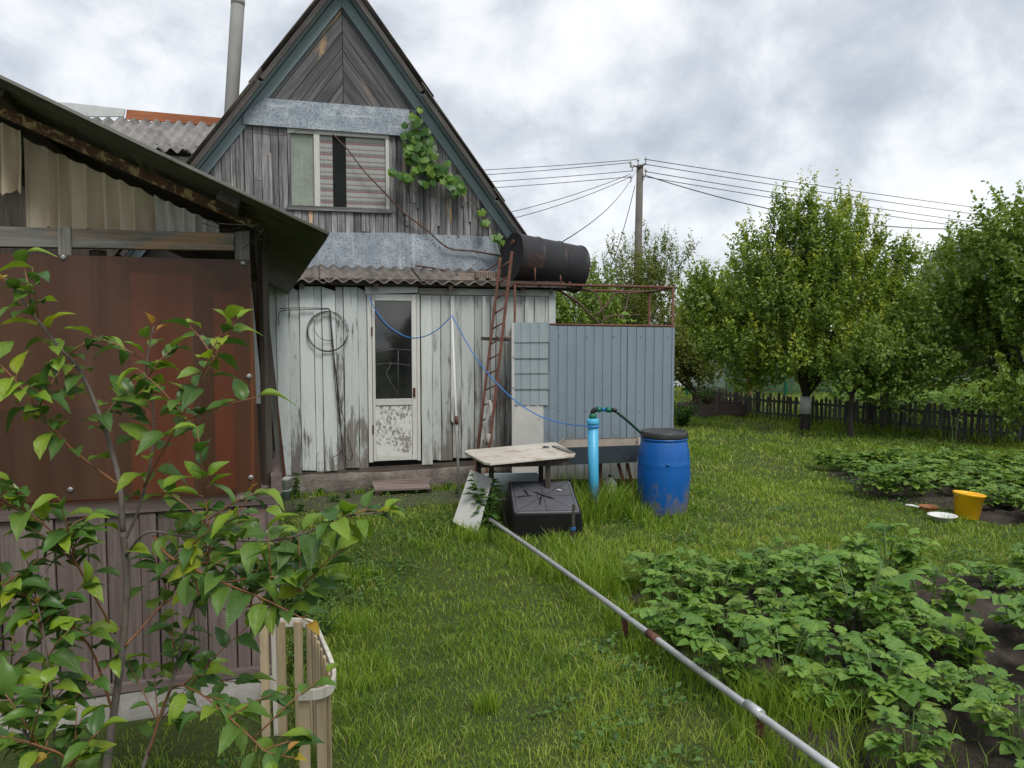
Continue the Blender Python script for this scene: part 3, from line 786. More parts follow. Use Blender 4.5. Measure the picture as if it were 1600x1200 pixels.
# side and rear of the house body
body = [(-1.6, YG + 0.06), (4.1, YG + 0.06), (4.1, 5.4), (-1.6, 5.4)]
zr = APEX[1] - SL * 2.2
MB().add([(CXG - 2.15, YG + 0.06, 0), (CXG + 2.05, YG + 0.06, 0), (CXG + 2.05, 5.5, 0), (CXG - 2.15, 5.5, 0), (CXG - 2.15, YG + 0.06, zr + 0.02), (CXG + 2.05, YG + 0.06, zr + 0.1), (CXG + 2.05, 5.5, zr + 0.1), (CXG - 2.15, 5.5, zr + 0.02), (CXG, 5.5, APEX[1] - 0.12)],
         [(1, 2, 6, 5), (2, 3, 7, 8, 6), (3, 0, 4, 7), (0, 3, 2, 1)]).build('house_body', MAT['dark_wood'], house)

# window in the gable
win = node('window', house)
yw = YG - 0.012
def fr(nm, x0, z0, x1, z1, y, th, mat, par, ax=(0, 1)): return slab(nm, [(x0, z0), (x1, z0), (x1, z1), (x0, z1)], y, th, mat, par, axis=ax)
xm = H(495, 265)[0]
fr('frame_rail', wx0, wz1 - 0.045, wx1, wz1, yw, 0.05, MAT['door_paint'], win, (1, 0))
fr('frame_rail', wx0 - 0.02, wz0 - 0.03, wx1 + 0.03, wz0 + 0.02, yw - 0.02, 0.07, MAT['gable'], win, (1, 0))
fr('frame_stile', wx0, wz0 + 0.021, wx0 + 0.03, wz1 - 0.046, yw, 0.05, MAT['gable'], win)
fr('frame_stile', wx1 - 0.04, wz0 + 0.021, wx1, wz1 - 0.046, yw, 0.05, MAT['door_paint'], win)
fr('mullion', xm - 0.03, wz0 + 0.021, xm + 0.035, wz1 - 0.046, yw - 0.004, 0.05, MAT['door_paint'], win)
for (p, q) in ((wx0 + 0.031, xm - 0.031), (xm + 0.036, wx1 - 0.041)):
    fr('pane', p, wz0 + 0.022, q, wz1 - 0.047, yw + 0.02, 0.003, MAT['glass'], win)
# room behind the window: near-black sheet, the room's shade put into its colour
fr('room_shade_sheet', wx0 + 0.032, wz0 + 0.022, wx1 - 0.042, wz1 - 0.047, yw + 0.042, 0.004, MAT['dark_inside'], win)
def cloth(name, x0, x1, z0, z1, y, mat, label, cat, frame, folds=5, amp=0.012, parent=None, top=None, group=None, nz=8, ragged=1.0):
    """hanging cloth with vertical folds; top(t) overrides z1 along it"""
    n = max(12, folds * 12); vs = []; fs = []; ph = U(0, 6)
    cx, cz = (x0 + x1) / 2, z0
    for j in range(nz + 1):
        s = j / nz
        for i in range(n + 1):
            t = i / n
            zt_ = top(t) if top else z1
            a = amp * (1.15 - 0.5 * s)
            w_ = t + 0.035 * math.sin(5.3 * t + ph) + 0.02 * math.sin(13 * t + 2 * ph)
            f_ = (w_ * folds) % 1.0
            pl = f_ / 0.86 if f_ < 0.86 else 1 - (f_ - 0.86) / 0.14
            yy = a * ((pl - 0.5) * 2.0 * (0.75 + 0.4 * math.sin(4.1 * int(w_ * folds) + ph)) + 0.45 * math.sin(3 * t + 2 * s + ph) + 0.12 * math.sin(37 * t + 3 * s))
            rag = ragged * (0.018 * math.sin(19 * t + ph) + 0.006 * math.sin(43 * t) + U(-0.002, 0.002)) if j == 0 else 0
            vs.append((x0 + (x1 - x0) * t - cx, yy, z0 + (zt_ - z0) * s - cz + rag))
    for j in range(nz):
        for i in range(n):
            a = j * (n + 1) + i; fs.append((a, a + 1, a + n + 2, a + n + 1))
    mb = MB(); mb.add(vs, fs, True)
    M = frame.m @ Matrix.Translation((cx, y, cz))
    o = mb.build(name, mat); o.matrix_world = M
    tag(o, label, cat, group)
    return o
xg0, xg1 = H(520, 265)[0], H(541, 265)[0]
cloth('curtain', xm + 0.037, xg0, wz0 + 0.03, wz1 - 0.05, yw + 0.031, MAT['striped'], 'narrow red and grey striped curtain beside the window mullion', 'curtain', HF, 3, 0.005, ragged=0)
cloth('curtain', xg1, wx1 - 0.042, wz0 + 0.03, wz1 - 0.05, yw + 0.031, MAT['striped'], 'wide red and grey striped curtain right of the dark window gap', 'curtain', HF, 5, 0.005, ragged=0)
cloth('curtain', wx0 + 0.032, xm - 0.032, wz0 + 0.03, wz1 - 0.05, yw + 0.031, MAT['tulle'], 'yellowed plain net curtain in the narrow window sash', 'curtain', HF, 3, 0.004, ragged=0)

# ------------------------------------------------------------------ lower white wall
lw = node('front_wall', house)
xa = -0.35; xb = H(863, 600, 0)[0]
dx0, dx1 = H(575, 600, 0)[0], H(656.5, 600, 0)[0]
def wz(px, py): return H(px, py, 0)[1]
ztop = wz(600, 449)
zfl = 0.30; 
def bot(xx): return 0.245 + 0.055 * (xx / 2.8)
slab('backing', [(xa, 0.1), (xb - 0.02, 0.1), (xb - 0.02, ztop + 0.05), (xa, ztop + 0.05)], 0.05, 0.03, MAT['dark_inside'], lw)
x = xa; k = 0
while x < dx0 - 0.01:
    w = U(0.115, 0.15) if k % 2 == 0 else U(0.075, 0.105)
    x1 = min(x + w, dx0 - 0.002)
    b0 = bot(x) - (0.02 if k % 2 else U(-0.02, 0.035))
    slab('wall_board', [(x + 0.002, b0 + U(-.01, .01)), (x1 - 0.002, b0 + U(-.012, .012)), (x1 - 0.002, ztop - 0.05 * (k % 3 == 0)), (x + 0.002, ztop)], 0.006 - 0.024 * (k % 2 == 0), 0.024, MAT['white_board'], lw, warp=0.03, jit=0.004, wob=0.003)
    x = x1; k += 1
x = dx1 + 0.012
while x < xb - 0.03:
    w = U(0.085, 0.15)
    x1 = min(x + w, xb)
    b0 = bot(x) + U(-0.03, 0.04)
    slab('wall_board', [(x + 0.002, b0 + U(-.015, .015)), (x1 - 0.003, b0 + U(-.015, .015)), (x1 - 0.003, ztop - 0.075), (x + 0.002, ztop - 0.075)], 0.0, 0.024, MAT['white_worn'], lw, warp=0.04, jit=0.007, wob=0.003)
    if U(0, 1) < 0.25:
        slab('cover_strip', [(x1 - 0.02, b0 + U(0.1, 0.5)), (x1 + 0.02, b0 + 0.4), (x1 + 0.02, ztop - 0.08), (x1 - 0.02, ztop - 0.08)], -0.026, 0.014, MAT['white_worn'], lw, wob=0.002)
    x = x1
slab('corner_post', [(xb - 0.05, 0.2), (xb + 0.03, 0.2), (xb + 0.03, ztop - 0.01), (xb - 0.05, ztop - 0.01)], -0.02, 0.09, MAT['white_worn'], lw, wob=0.002)
xq = H(766, 600, 0)[0]
slab('wall_post', [(xq, 0.22), (xq + 0.05, 0.22), (xq + 0.05, ztop - 0.08), (xq, ztop - 0.08)], -0.035, 0.03, MAT['white_worn'], lw, wob=0.002)
slab('header_beam', [(dx1 - 0.01, ztop - 0.072), (xb, ztop - 0.072), (xb, ztop + 0.0), (dx1 - 0.01, ztop + 0.0)], -0.02, 0.05, MAT['white_worn'], lw, axis=(1, 0))
slab('header_beam', [(dx0 - 0.02, ztop - 0.075), (dx1 - 0.02, ztop - 0.055), (dx1 - 0.02, ztop + 0.01), (dx0 - 0.02, ztop + 0.005)], -0.03, 0.05, MAT['white_board'], lw, axis=(1, 0))
# fascia under the small roof, plinth and sill
for (p, q) in ((-0.35, 0.42), (0.425, 1.55), (1.555, xb + 0.1)):
    slab('fascia_board', [(p, ztop + 0.012), (q, ztop + 0.012), (q, ztop + 0.085), (p, ztop + 0.085)], -0.10 + U(-.01, .01), 0.024, MAT['dark_wood'], lw, axis=(1, 0), warp=0.02)
slab('sill_beam', [(xa, bot(xa) - 0.075), (xb, bot(xb) - 0.075), (xb, bot(xb) - 0.012), (xa, bot(xa) - 0.012)], 0.004, 0.06, MAT['dark_wood'], lw, axis=(1, 0), wob=0.004)
# rough plinth, uneven top and face
n = 40; vs = []; fs = []
for i in range(n + 1):
    t = i / n; xx = xa + (xb - xa) * t
    ztp = bot(xx) - 0.06 + 0.012 * math.sin(9 * t) + U(-.006, .006)
    for (yy, z_) in ((0.045, -0.05), (-0.075 + U(-.012, .012), -0.05), (-0.06 + U(-.015, .015), 0.06), (-0.05 + U(-.012, .012), 0.13), (-0.035 + U(-.006, .006), ztp - 0.012), (-0.012, ztp), (0.045, ztp + 0.004)):
        vs.append((xx, yy, z_))
for i in range(n):
    for k in range(6): a = i * 7 + k; fs.append((a, a + 7, a + 8, a + 1))
MB().add(vs, [f[::-1] for f in fs], True).build('plinth', MAT['concrete'], house)
# side of the lean-to, seen past the shower cabin
slab('side_backing', [(xb - 0.015, 0.0), (xb + 0.0, 0.0), (xb + 0.0, ztop), (xb - 0.015, ztop)], 0.09, YG, MAT['white_worn'], lw)

# small slate roof over the lower wall
aw = node('awning_roof', house)
ax0, ax1 = H(452, 440, -0.16)[0], H(778, 440, -0.16)[0]
za_, zb_ = H(620, 441, -0.16)[1], H(620, 419, YG - 0.03)[1]
sl = math.atan2(zb_ - za_, YG - 0.03 + 0.16); ln = math.hypot(zb_ - za_, YG - 0.03 + 0.16)
x = ax0 - 0.75; i = 0
while x < ax1 - 0.2:
    w = min(1.12, ax1 + 0.02 - x)
    M = Matrix.Translation((x, -0.16 + U(-.012, .012), za_ + 0.006 * (i % 2) + U(-.004, .004))) @ Matrix.Rotation(sl, 4, 'X') @ Matrix.Rotation(U(-0.006, 0.006), 4, 'Y')
    wavy_sheet('slate_sheet', w, ln, 0.14, 0.019, MAT['slate'], aw, M, nl=3, th=0.008, per=10, phase=0.4 * i)
    x += 1.05; i += 1
for x in (0.15, 0.9, 1.7, 2.5):
    bar('rafter', (x, -0.12, za_ - 0.05), (x, YG - 0.03, zb_ - 0.05), 0.05, 0.06, MAT['dark_wood'], aw)
# tar-paper continuation to the right, where bricks lie
bx0, bx1 = ax1 + 0.03, xb + 0.16
MB().add([(bx0, -0.14, za_ - 0.005), (bx1, -0.14, za_ - 0.005), (bx1, YG, zb_ - 0.01), (bx0, YG, zb_ - 0.01), (bx0, -0.14, za_ - 0.03), (bx1, -0.14, za_ - 0.03), (bx1, YG, zb_ - 0.035), (bx0, YG, zb_ - 0.035)],
         [(0, 1, 2, 3), (7, 6, 5, 4), (0, 4, 5, 1), (1, 5, 6, 2), (2, 6, 7, 3), (3, 7, 4, 0)]).build('roof_deck', MAT['dark_wood'], aw)

# door
dr = node('door', house)
dz0, dz1 = wz(615, 721), wz(615, 459)
fr('door_frame_stile', dx0, dz0, dx0 + 0.045, dz1, -0.012, 0.06, MAT['door_paint'], dr)
fr('door_frame_stile', dx1 - 0.035, dz0, dx1, dz1, -0.012, 0.06, MAT['door_paint'], dr)
lx0, lx1 = dx0 + 0.049, dx1 - 0.039
gx0, gx1 = H(586, 550, 0)[0], H(643, 550, 0)[0]; gz1, gz0 = wz(615, 470), wz(615, 623)
pz0 = wz(615, 711)
fr('leaf_stile', lx0, dz0 + 0.012, gx0, dz1 - 0.005, -0.022, 0.045, MAT['door_paint'], dr)
fr('leaf_stile', gx1, dz0 + 0.012, lx1, dz1 - 0.005, -0.022, 0.045, MAT['door_paint'], dr)
for (p, q) in ((gz1, dz1 - 0.006), (gz0 - 0.07, gz0), (dz0 + 0.013, pz0)):
    fr('leaf_rail', gx0 + 0.001, p, gx1 - 0.001, q, -0.019, 0.04, MAT['door_paint'], dr, (1, 0))
fr('kick_panel', gx0 + 0.001, pz0 + 0.001, gx1 - 0.001, gz0 - 0.071, -0.008, 0.02, MAT['door_panel'], dr)
pane = fr('pane', gx0 + 0.001, gz0 + 0.001, gx1 - 0.001, gz1 - 0.001, -0.004, 0.004, MAT['door_glass'], dr)
def D(px, py): p = H(px, py, 0); return (p[0], -0.0075, p[1])
for nm, pts in (('crack', [(588, 550), (612, 545), (643, 547)]), ('crack', [(588, 569), (610, 567), (643, 571)]), ('crack', [(611, 568), (603, 583), (612, 600), (625, 620)]), ('crack', [(622, 548), (622, 620)])):
    o = rod(nm, [D(*p) for p in pts], 0.0011, MAT['crack'], dr, 5)
for pz in (0.78, 0.2):
    z_ = dz0 + (dz1 - dz0) * pz
    bar('hinge', (dx0 + 0.047, -0.026, z_ - 0.045), (dx0 + 0.047, -0.026, z_ + 0.045), 0.012, 0.012, MAT['rust'], dr)
bar('latch', (lx1 - 0.03, -0.028, dz0 + 0.70), (lx1 - 0.03, -0.028, dz0 + 0.80), 0.03, 0.012, MAT['rust'], dr, bevel=0.003)
bar('handle', (lx1 - 0.032, -0.045, dz0 + 0.72), (lx1 - 0.032, -0.045, dz0 + 0.78), 0.012, 0.012, MAT['rust'], dr)

# asbestos chimney pipe behind the roof, leaning
c0 = at(362, 160, 10.6); c1 = at(372, 0, 10.6); dcp = (c1 - c0)
base = c0 - dcp * (c0.z - 2.5) / dcp.z
chim = thing('chimney_pipe', 'tall pale cement chimney pipe leaning behind the steep house roof', 'chimney', (base.x, base.y, base.z))
MB().tube([Vector((0, 0, 0)), (c1 - base) + dcp * 0.12, (c1 - base) + dcp * 0.125], [0.088, 0.088, 0.088], 20).build('pipe', MAT['pipe_cement'], chim)
q = dcp.normalized() * ((c0 - base).length + 1.28)
MB().tube([q, q + dcp.normalized() * 0.10], 0.091, 20).build('collar', MAT['pipe_cement'], chim)

# neighbouring slate roof behind the shed
NF = Frame(*at(120, 232, 9.4).xy, R(12))
nb = thing('neighbouring_outbuilding', 'grey slate-roofed outbuilding with white and orange ridge boards behind the brown shed', 'outbuilding', NF.o, NF.yaw)
ez = at(220, 232, 9.5).z; rz_ = at(220, 186, 10.7).z
sl2 = math.atan2(rz_ - ez, 1.3); ln2 = math.hypot(1.3, rz_ - ez)
for i in range(-3, 4):
    M = Matrix.Translation((-0.9 + i * 1.05, 0, ez + 0.008 * (i % 2))) @ Matrix.Rotation(sl2, 4, 'X')
    wavy_sheet('slate_sheet', 1.12, ln2, 0.145, 0.028, MAT['slate_pale'], nb, M, nl=3, th=0.008, per=10)
def NP(px, py): return NF.xz(px, py, 1.28)
slab('ridge_board', [NP(60, 182), NP(193, 182), NP(195, 170), NP(105, 160), NP(60, 158)], 1.28, 0.03, MAT['white_ridge'], nb, axis=(1, 0))
slab('ridge_board', [NP(196, 186), NP(345, 197), NP(345, 184), NP(198, 171)], 1.275, 0.03, MAT['orange_board'], nb, axis=(1, 0))
slab('eave_boarding', [(-4, ez - 0.3), (3.3, ez - 0.3), (3.3, ez + 0.14), (-4, ez + 0.14)], 0.28, 0.02, MAT['rake'], nb, axis=(1, 0))
MB().box((-0.4, 1.5, ez / 2), (7.4, 2.3, ez - 0.05)).build('wall', MAT['dark_wood'], nb)
slab('fascia_board', [(-0.9, ez - 0.16), (3.3, ez - 0.16), (3.3, ez - 0.05), (-0.9, ez - 0.05)], 0.06, 0.03, MAT['rake'], nb, axis=(1, 0))
# ------------------------------------------------------------------ brown shed on the left
shed = thing('garden_shed', 'lean-to garden shed with brown plastic panel over dark stained boards and olive corrugated roof', 'shed', SF.o, SF.yaw)
def Q(px, py, y=0.0): return SF.xz(px, py, y)
XL = -2.9
# lower board wall
lowz = Q(300, 1095)[1]; midz = Q(420, 765)[1]
lwall = node('board_wall', shed)
slab('backing', [(XL, 0.1), (-0.02, 0.1), (-0.02, midz), (XL, midz)], 0.05, 0.02, MAT['dark_inside'], lwall)
x = -0.004; k = 0
while x > XL:
    w = U(0.12, 0.15) if k % 2 == 0 else U(0.055, 0.075)
    x0 = x - w
    slab('board', [(x0 + 0.002, 0.085 + U(-.008, .008)), (x - 0.002, 0.085 + U(-.008, .008)), (x - 0.002, midz - 0.075), (x0 + 0.002, midz - 0.075)],
         0.012 if k % 2 == 0 else -0.004, 0.022, MAT['brown_board'], lwall, warp=0.02, jit=0.002, wob=0.003)
    x = x0; k += 1
slab('top_rail', [(XL, midz - 0.07), (-0.006, midz - 0.07), (-0.006, midz + 0.0), (XL, midz + 0.0)], -0.012, 0.04, MAT['brown_board'], lwall, axis=(1, 0))
slab('bottom_rail', [(XL, 0.075), (0.0, 0.075), (0.0, 0.118), (XL, 0.118)], -0.02, 0.024, MAT['brown_board'], lwall, axis=(1, 0))
slab('corner_post', [(-0.05, 0.06), (0.0, 0.06), (0.0, midz - 0.071), (-0.05, midz - 0.071)], -0.018, 0.06, MAT['brown_board'], lwall)
bar('side_ledge', (-0.005, 0.045, midz + 0.012), (-0.02, 2.4, midz + 0.012), 0.05, 0.09, MAT['brown_board'], shed)
# pale concrete kerb under the wall, lumpy
n = 36; vs = []; fs = []
for i in range(n + 1):
    xx = XL + (0.02 - XL) * i / n
    for (yy, z_) in ((0.12, -0.05), (-0.14 + U(-.012, .012), -0.05), (-0.135 + U(-.012, .012), 0.0), (-0.11 + U(-.012, .012), 0.05 + U(-.008, .008)), (-0.06, 0.066 + U(-.006, .006)), (0.12, 0.07)): vs.append((xx, yy, z_))
for i in range(n):
    for k in range(5): a = i * 6 + k; fs.append((a, a + 1, a + 7, a + 6))
MB().add(vs, fs, True).build('kerb_footing', MAT['pale_concrete'], shed)
# brown polycarbonate panel, leaning a touch
yp = -0.035
pl = [Q(391, 406, yp), Q(407, 767, yp), Q(-140, 795, yp), Q(-140, 392, yp)]
panel = slab('polycarbonate_panel', pl, yp, 0.008, MAT['polycarb'], shed, cham=0.001)
for (sx_, sy_) in ((99, 402), (380, 411), (389, 588), (392, 746), (110, 765), (0, 600)):
    p = Q(sx_, sy_, yp)
    MB().lathe([(0.013, 0), (0.012, 0.004), (0.006, 0.007)], 12, Matrix.Translation((p[0], yp - 0.001, p[1])) @ Matrix.Rotation(R(90), 4, 'X')).build('screw', MAT['steel'], panel, Matrix.Translation(-Vector(panel.location)))
# timber frame: top beam, studs
zt0, zt1 = Q(200, 388, -0.02)[1], Q(200, 359, -0.02)[1]
slab('top_beam', [Q(-120, 384, -0.02), Q(366, 391, -0.02), Q(366, 364, -0.02), Q(-120, 350, -0.02)], -0.022, 0.05, MAT['beam'], shed, axis=(1, 0), wob=0.002)
slab('stud', [Q(91, 402, -0.03), Q(112, 402, -0.03), Q(111, 355, -0.03), Q(90, 355, -0.03)], -0.034, 0.012, MAT['beam'], shed)
slab('corner_stud', [Q(369, 780, 0), Q(393, 780, 0), Q(390, 361, 0), Q(367, 363, 0)], -0.022, 0.06, MAT['beam'], shed)
for xx in (-0.75, -1.35, -1.95):
    bar('stud', (xx, 0.115, midz), (xx, 0.115, zt0), 0.05, 0.05, MAT['beam'], shed)
# roof geometry in shed coordinates
yf = -0.40
e1 = Q(514, 367, yf); e0 = Q(0, 117, yf)
rs = (e0[1] - e1[1]) / (e1[0] - e0[0])
def roof_z(x): return e1[1] + (e1[0] - x) * rs
ang = math.atan(rs)
roofn = node('shed_roof', shed)
dirx = Vector((-1, 0, rs)).normalized(); nrm = Vector((rs, 0, 1)).normalized()
LEN = 3.6
for i in range(6):
    p = Vector((e1[0], yf + i * 0.83 + (0.0 if i else 0), e1[1])) + nrm * (0.006 * (i % 2))
    M = Matrix(((0, dirx.x, nrm.x, p.x), (1, dirx.y, nrm.y, p.y), (0, dirx.z, nrm.z, p.z), (0, 0, 0, 1)))
    wavy_sheet('corrugated_sheet', 0.9, LEN, 0.10, 0.016, MAT['olive_sheet'], roofn, M, nl=5, th=0.004, sag=0.012)
# battens and rafters under the sheet
for k, d in enumerate((0.42, 1.35, 2.3, 3.2)):
    c = Vector((e1[0], 0, e1[1])) + dirx * d - nrm * 0.04
    bar('purlin', (c.x, yf + 0.06 + 0.05 * k, c.z), (c.x, 4.3, c.z), 0.09, 0.04, MAT['dark_wood'], roofn, up=nrm)
for y_ in (0.75, 1.9, 3.0, 4.1):
    a_ = Vector((e1[0], y_, e1[1])) + dirx * 0.25 - nrm * 0.10; b_ = Vector((e1[0], y_, e1[1])) + dirx * 3.5 - nrm * 0.10
    bar('rafter', a_, b_, 0.05, 0.08, MAT['dark_wood'], roofn, up=nrm)
# dark lining hanging under the eave
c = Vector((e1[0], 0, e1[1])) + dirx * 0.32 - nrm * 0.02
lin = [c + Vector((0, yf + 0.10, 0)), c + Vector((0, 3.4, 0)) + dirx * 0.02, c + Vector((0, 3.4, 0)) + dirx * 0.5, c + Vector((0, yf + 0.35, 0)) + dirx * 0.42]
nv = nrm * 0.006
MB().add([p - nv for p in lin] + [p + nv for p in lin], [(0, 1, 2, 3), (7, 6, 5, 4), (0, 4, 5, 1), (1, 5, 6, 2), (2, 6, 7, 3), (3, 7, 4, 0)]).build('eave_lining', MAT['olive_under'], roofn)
# rusty angle iron along the front slope
r0 = Q(-60, 146, -0.06); r1 = Q(398, 350, -0.06)
bar('rusty_rail', (r0[0], -0.06, r0[1]), (r1[0], -0.06, r1[1]), 0.025, 0.042, MAT['rust_flaking'], shed)
for (sx_, sy_) in ((178, 213), (222, 239)):
    p = Q(sx_, sy_, -0.15)
    b_ = bar('roof_cleat', (p[0], -0.17, p[1]), (p[0] + 0.02, 0.02, p[1] - 0.045), 0.075, 0.014, MAT['beam'], shed)
# loose wires at the corner
for i in range(7):
    a_ = Vector((r1[0] - U(0.02, 0.25), -0.085, r1[1] + U(-0.02, 0.12)))
    pts = [a_, a_ + Vector((U(0.05, 0.12), U(-0.03, 0.01), -U(0.0, 0.06))), Vector((r1[0] + U(-0.02, 0.05), -0.09, r1[1] - U(-0.02, 0.03))), Vector((r1[0] + U(-0.06, 0.06), -0.07, r1[1] - U(0.0, 0.12)))]
    rod('loose_wire', smooth_curve(pts, 5), 0.0018, MAT['beam'] if i % 2 else MAT['wire'], shed, 5)
# side wall: brown polycarbonate between posts, open corner with leaning planks
side = node('side_wall', shed)
for (y0, y1) in ((0.25, 1.6), (1.65, 3.2)):
    MB().add([(-0.05, y0, midz), (-0.05, y1, midz), (-0.05, y1, 1.98), (-0.05, y0, 1.98), (-0.058, y0, midz), (-0.058, y1, midz), (-0.058, y1, 1.98), (-0.058, y0, 1.98)],
             [(0, 1, 2, 3), (7, 6, 5, 4), (0, 4, 5, 1), (1, 5, 6, 2), (2, 6, 7, 3), (3, 7, 4, 0)]).build('polycarbonate_panel', MAT['polycarb_clear'], side)
MB().box((-0.06, 1.6, midz / 2), (0.03, 3.1, midz)).build('side_boards', MAT['brown_board'], side)
bar('post', (-0.045, 0.13, midz), (-0.045, 0.13, 2.14), 0.03, 0.04, MAT['dark_wood'], side)
# rear and far end walls
MB().box(((XL) / 2, 4.2, 0.5), (-XL, 0.04, 1.0)).build('rear_wall', MAT['dark_wood'], shed)
MB().box((XL - 0.12, 2.0, 1.55), (0.04, 4.4, 3.1)).build('end_wall', MAT['dark_wood'], shed)
MB().box((XL / 2 - 0.2, 2.05, 0.02), (-XL, 4.2, 0.03)).build('floor_boards', MAT['dark_wood'], shed)

# leaning bits outside the shed corner
def LW(px, py, y): 
    p = SF.px(px, py, y); return SF.w(p.x, y, p.z)
a_, b_ = LW(403, 372, 0.35), LW(437, 748, 0.95)
t = thing('leaning_plank', 'long grey plank leaning on the shed corner beside the white wall', 'plank', b_); 
bar('board', (0, 0, 0), a_ - b_, 0.034, 0.018, MAT['beam'], t, up=(1, -1, 0))
a_, b_ = LW(408, 430, 0.7), LW(443, 745, 1.2)
t = thing('leaning_plastic_strip', 'narrow rust brown plastic strip leaning behind the grey plank', 'strip', b_)
bar('strip', (0, 0, 0), a_ - b_, 0.03, 0.01, MAT['rust'], t, up=(1, -1, 0))
a_, b_ = LW(398, 440, 0.25), LW(424, 720, 0.55)
t = thing('leaning_lath', 'dark brown lath leaning between the shed panel and the grey plank', 'lath', b_)
bar('strip', (0, 0, 0), a_ - b_, 0.03, 0.012, MAT['dark_wood'], t, up=(1, -1, 0))
a_, b_ = LW(416, 705, 0.2), LW(418, 741, 0.12)
t = thing('pipe_stub', 'short rusty pipe stub standing on the shed ledge', 'pipe', b_)
MB().tube([(0, 0, 0), a_ - b_], 0.014, 14).build('tube', MAT['rust'], t)

# curtain strips hung under the rusty rail
def top_at(x): 
    f = (x - r0[0]) / (r1[0] - r0[0]); return r0[1] + (r1[1] - r0[1]) * f - 0.035
def cloth_top(x0, x1): return lambda t: top_at(x0 + (x1 - x0) * t) 
xA = Q(240, 300, 0.05)[0]; xB = Q(40, 300, 0.05)[0]; xC = Q(342, 330, 0.05)[0]
zq = Q(200, 358, 0.05)[1] - 0.03
cloth('curtain', xB, xA, zq, 0, 0.045, MAT['curtain'], 'pleated beige curtain hanging under the rusty shed rail', 'curtain', SF, 8, 0.034, top=lambda t: top_at(xB + (xA - xB) * t) - 0.018 - 0.010 * abs(math.sin(t * 21)))
cloth('curtain', xA + 0.005, xC, zq, 0, 0.05, MAT['curtain_white'], 'short pale grey curtain at the low end of the shed rail', 'curtain', SF, 5, 0.022, top=lambda t: top_at(xA + (xC - xA) * t) - 0.022 - 0.008 * abs(math.sin(t * 14)))
xD = Q(-60, 300, 0.0)[0]; xE = Q(42, 300, 0.0)[0]
cloth('curtain', xD, xE, Q(20, 305, 0.0)[1], 0, -0.05, MAT['curtain'], 'bunched beige curtain end torn short at the shed opening', 'curtain', SF, 4, 0.045, top=lambda t: top_at(xD + (xE - xD) * t) - 0.01)

# nested pots standing by the plinth
pw = ground(446, 781)
t = thing('flower_pot', 'pale grey pot standing in a pale green pot by the plinth corner', 'pot', pw)
MB().lathe([(0.05, 0.0), (0.056, 0.09), (0.066, 0.095), (0.066, 0.108), (0.056, 0.108), (0.05, 0.08)], 24).build('lower_pot', MAT['pot_green'], t)
MB().lathe([(0.038, 0.08), (0.048, 0.20), (0.055, 0.205), (0.055, 0.235), (0.046, 0.235), (0.04, 0.18)], 24).build('upper_pot', MAT['pot_white'], t)

# boards and a cloth stored inside the shed, seen dimly through the brown panel
for i, (x_, w_, h_, mt, lab) in enumerate(((-0.50, 0.26, 1.0, 'curtain_white', 'wide pale board stored upright behind the brown shed panel'), (-0.19, 0.17, 0.92, 'curtain', 'narrow pale board stored upright behind the right end of the shed panel'), (-1.30, 0.13, 1.05, 'brick', 'reddish plank stored upright behind the brown shed panel'))):
    p = SF.w(x_, 0.03, midz)
    o = MB().box((0, 0, h_ / 2 + 0.01), (w_, 0.02, h_)).build('stored_board', MAT[mt]); o.location = (p.x, p.y, p.z); o.rotation_euler = (-0.06, U(-.03, .03), SF.yaw)
    tag(o, lab, 'board')

# ------------------------------------------------------------------ folding bamboo flower-bed border
def BP(px, py, z): return ground(px, py, z)
ZB = 0.50
bt = thing('border_fence', 'low bamboo slat border with bleached curved top band beside the shed corner', 'fence', (BP(480, 1068, ZB).x, BP(480, 1068, ZB).y, 0))
o_ = bt.location.copy()
path_px = [(405, 968), (452, 966), (482, 968), (494, 978), (510, 1012), (522, 1046), (517, 1066), (498, 1076), (466, 1078)]
pts = [BP(px, py, ZB) - o_ for px, py in path_px]
cur = smooth_curve(pts, 4)
vs = []; fs = []
for i, p in enumerate(cur):
    t_ = (cur[min(i + 1, len(cur) - 1)] - cur[max(i - 1, 0)]).normalized(); nn = Vector((-t_.y, t_.x, 0))
    for (a_, z_) in ((-0.007, ZB), (0.007, ZB), (0.007, ZB - 0.034), (-0.007, ZB - 0.034)): vs.append((p.x + nn.x * a_, p.y + nn.y * a_, z_))
for i in range(len(cur) - 1):
    for k in range(4): a_ = i * 4 + k; b_ = i * 4 + (k + 1) % 4; fs.append((a_, b_, b_ + 4, a_ + 4))
fs += [(0, 1, 2, 3), tuple(len(vs) - 4 + k for k in (3, 2, 1, 0))]
MB().add(vs, fs).build('band', MAT['slat_white'], bt)
tot_l = sum((cur[i + 1] - cur[i]).length for i in range(len(cur) - 1))
s = 0.02; acc = 0; i = 0
targets = []
while s < tot_l: targets.append(s); s += U(0.066, 0.082)
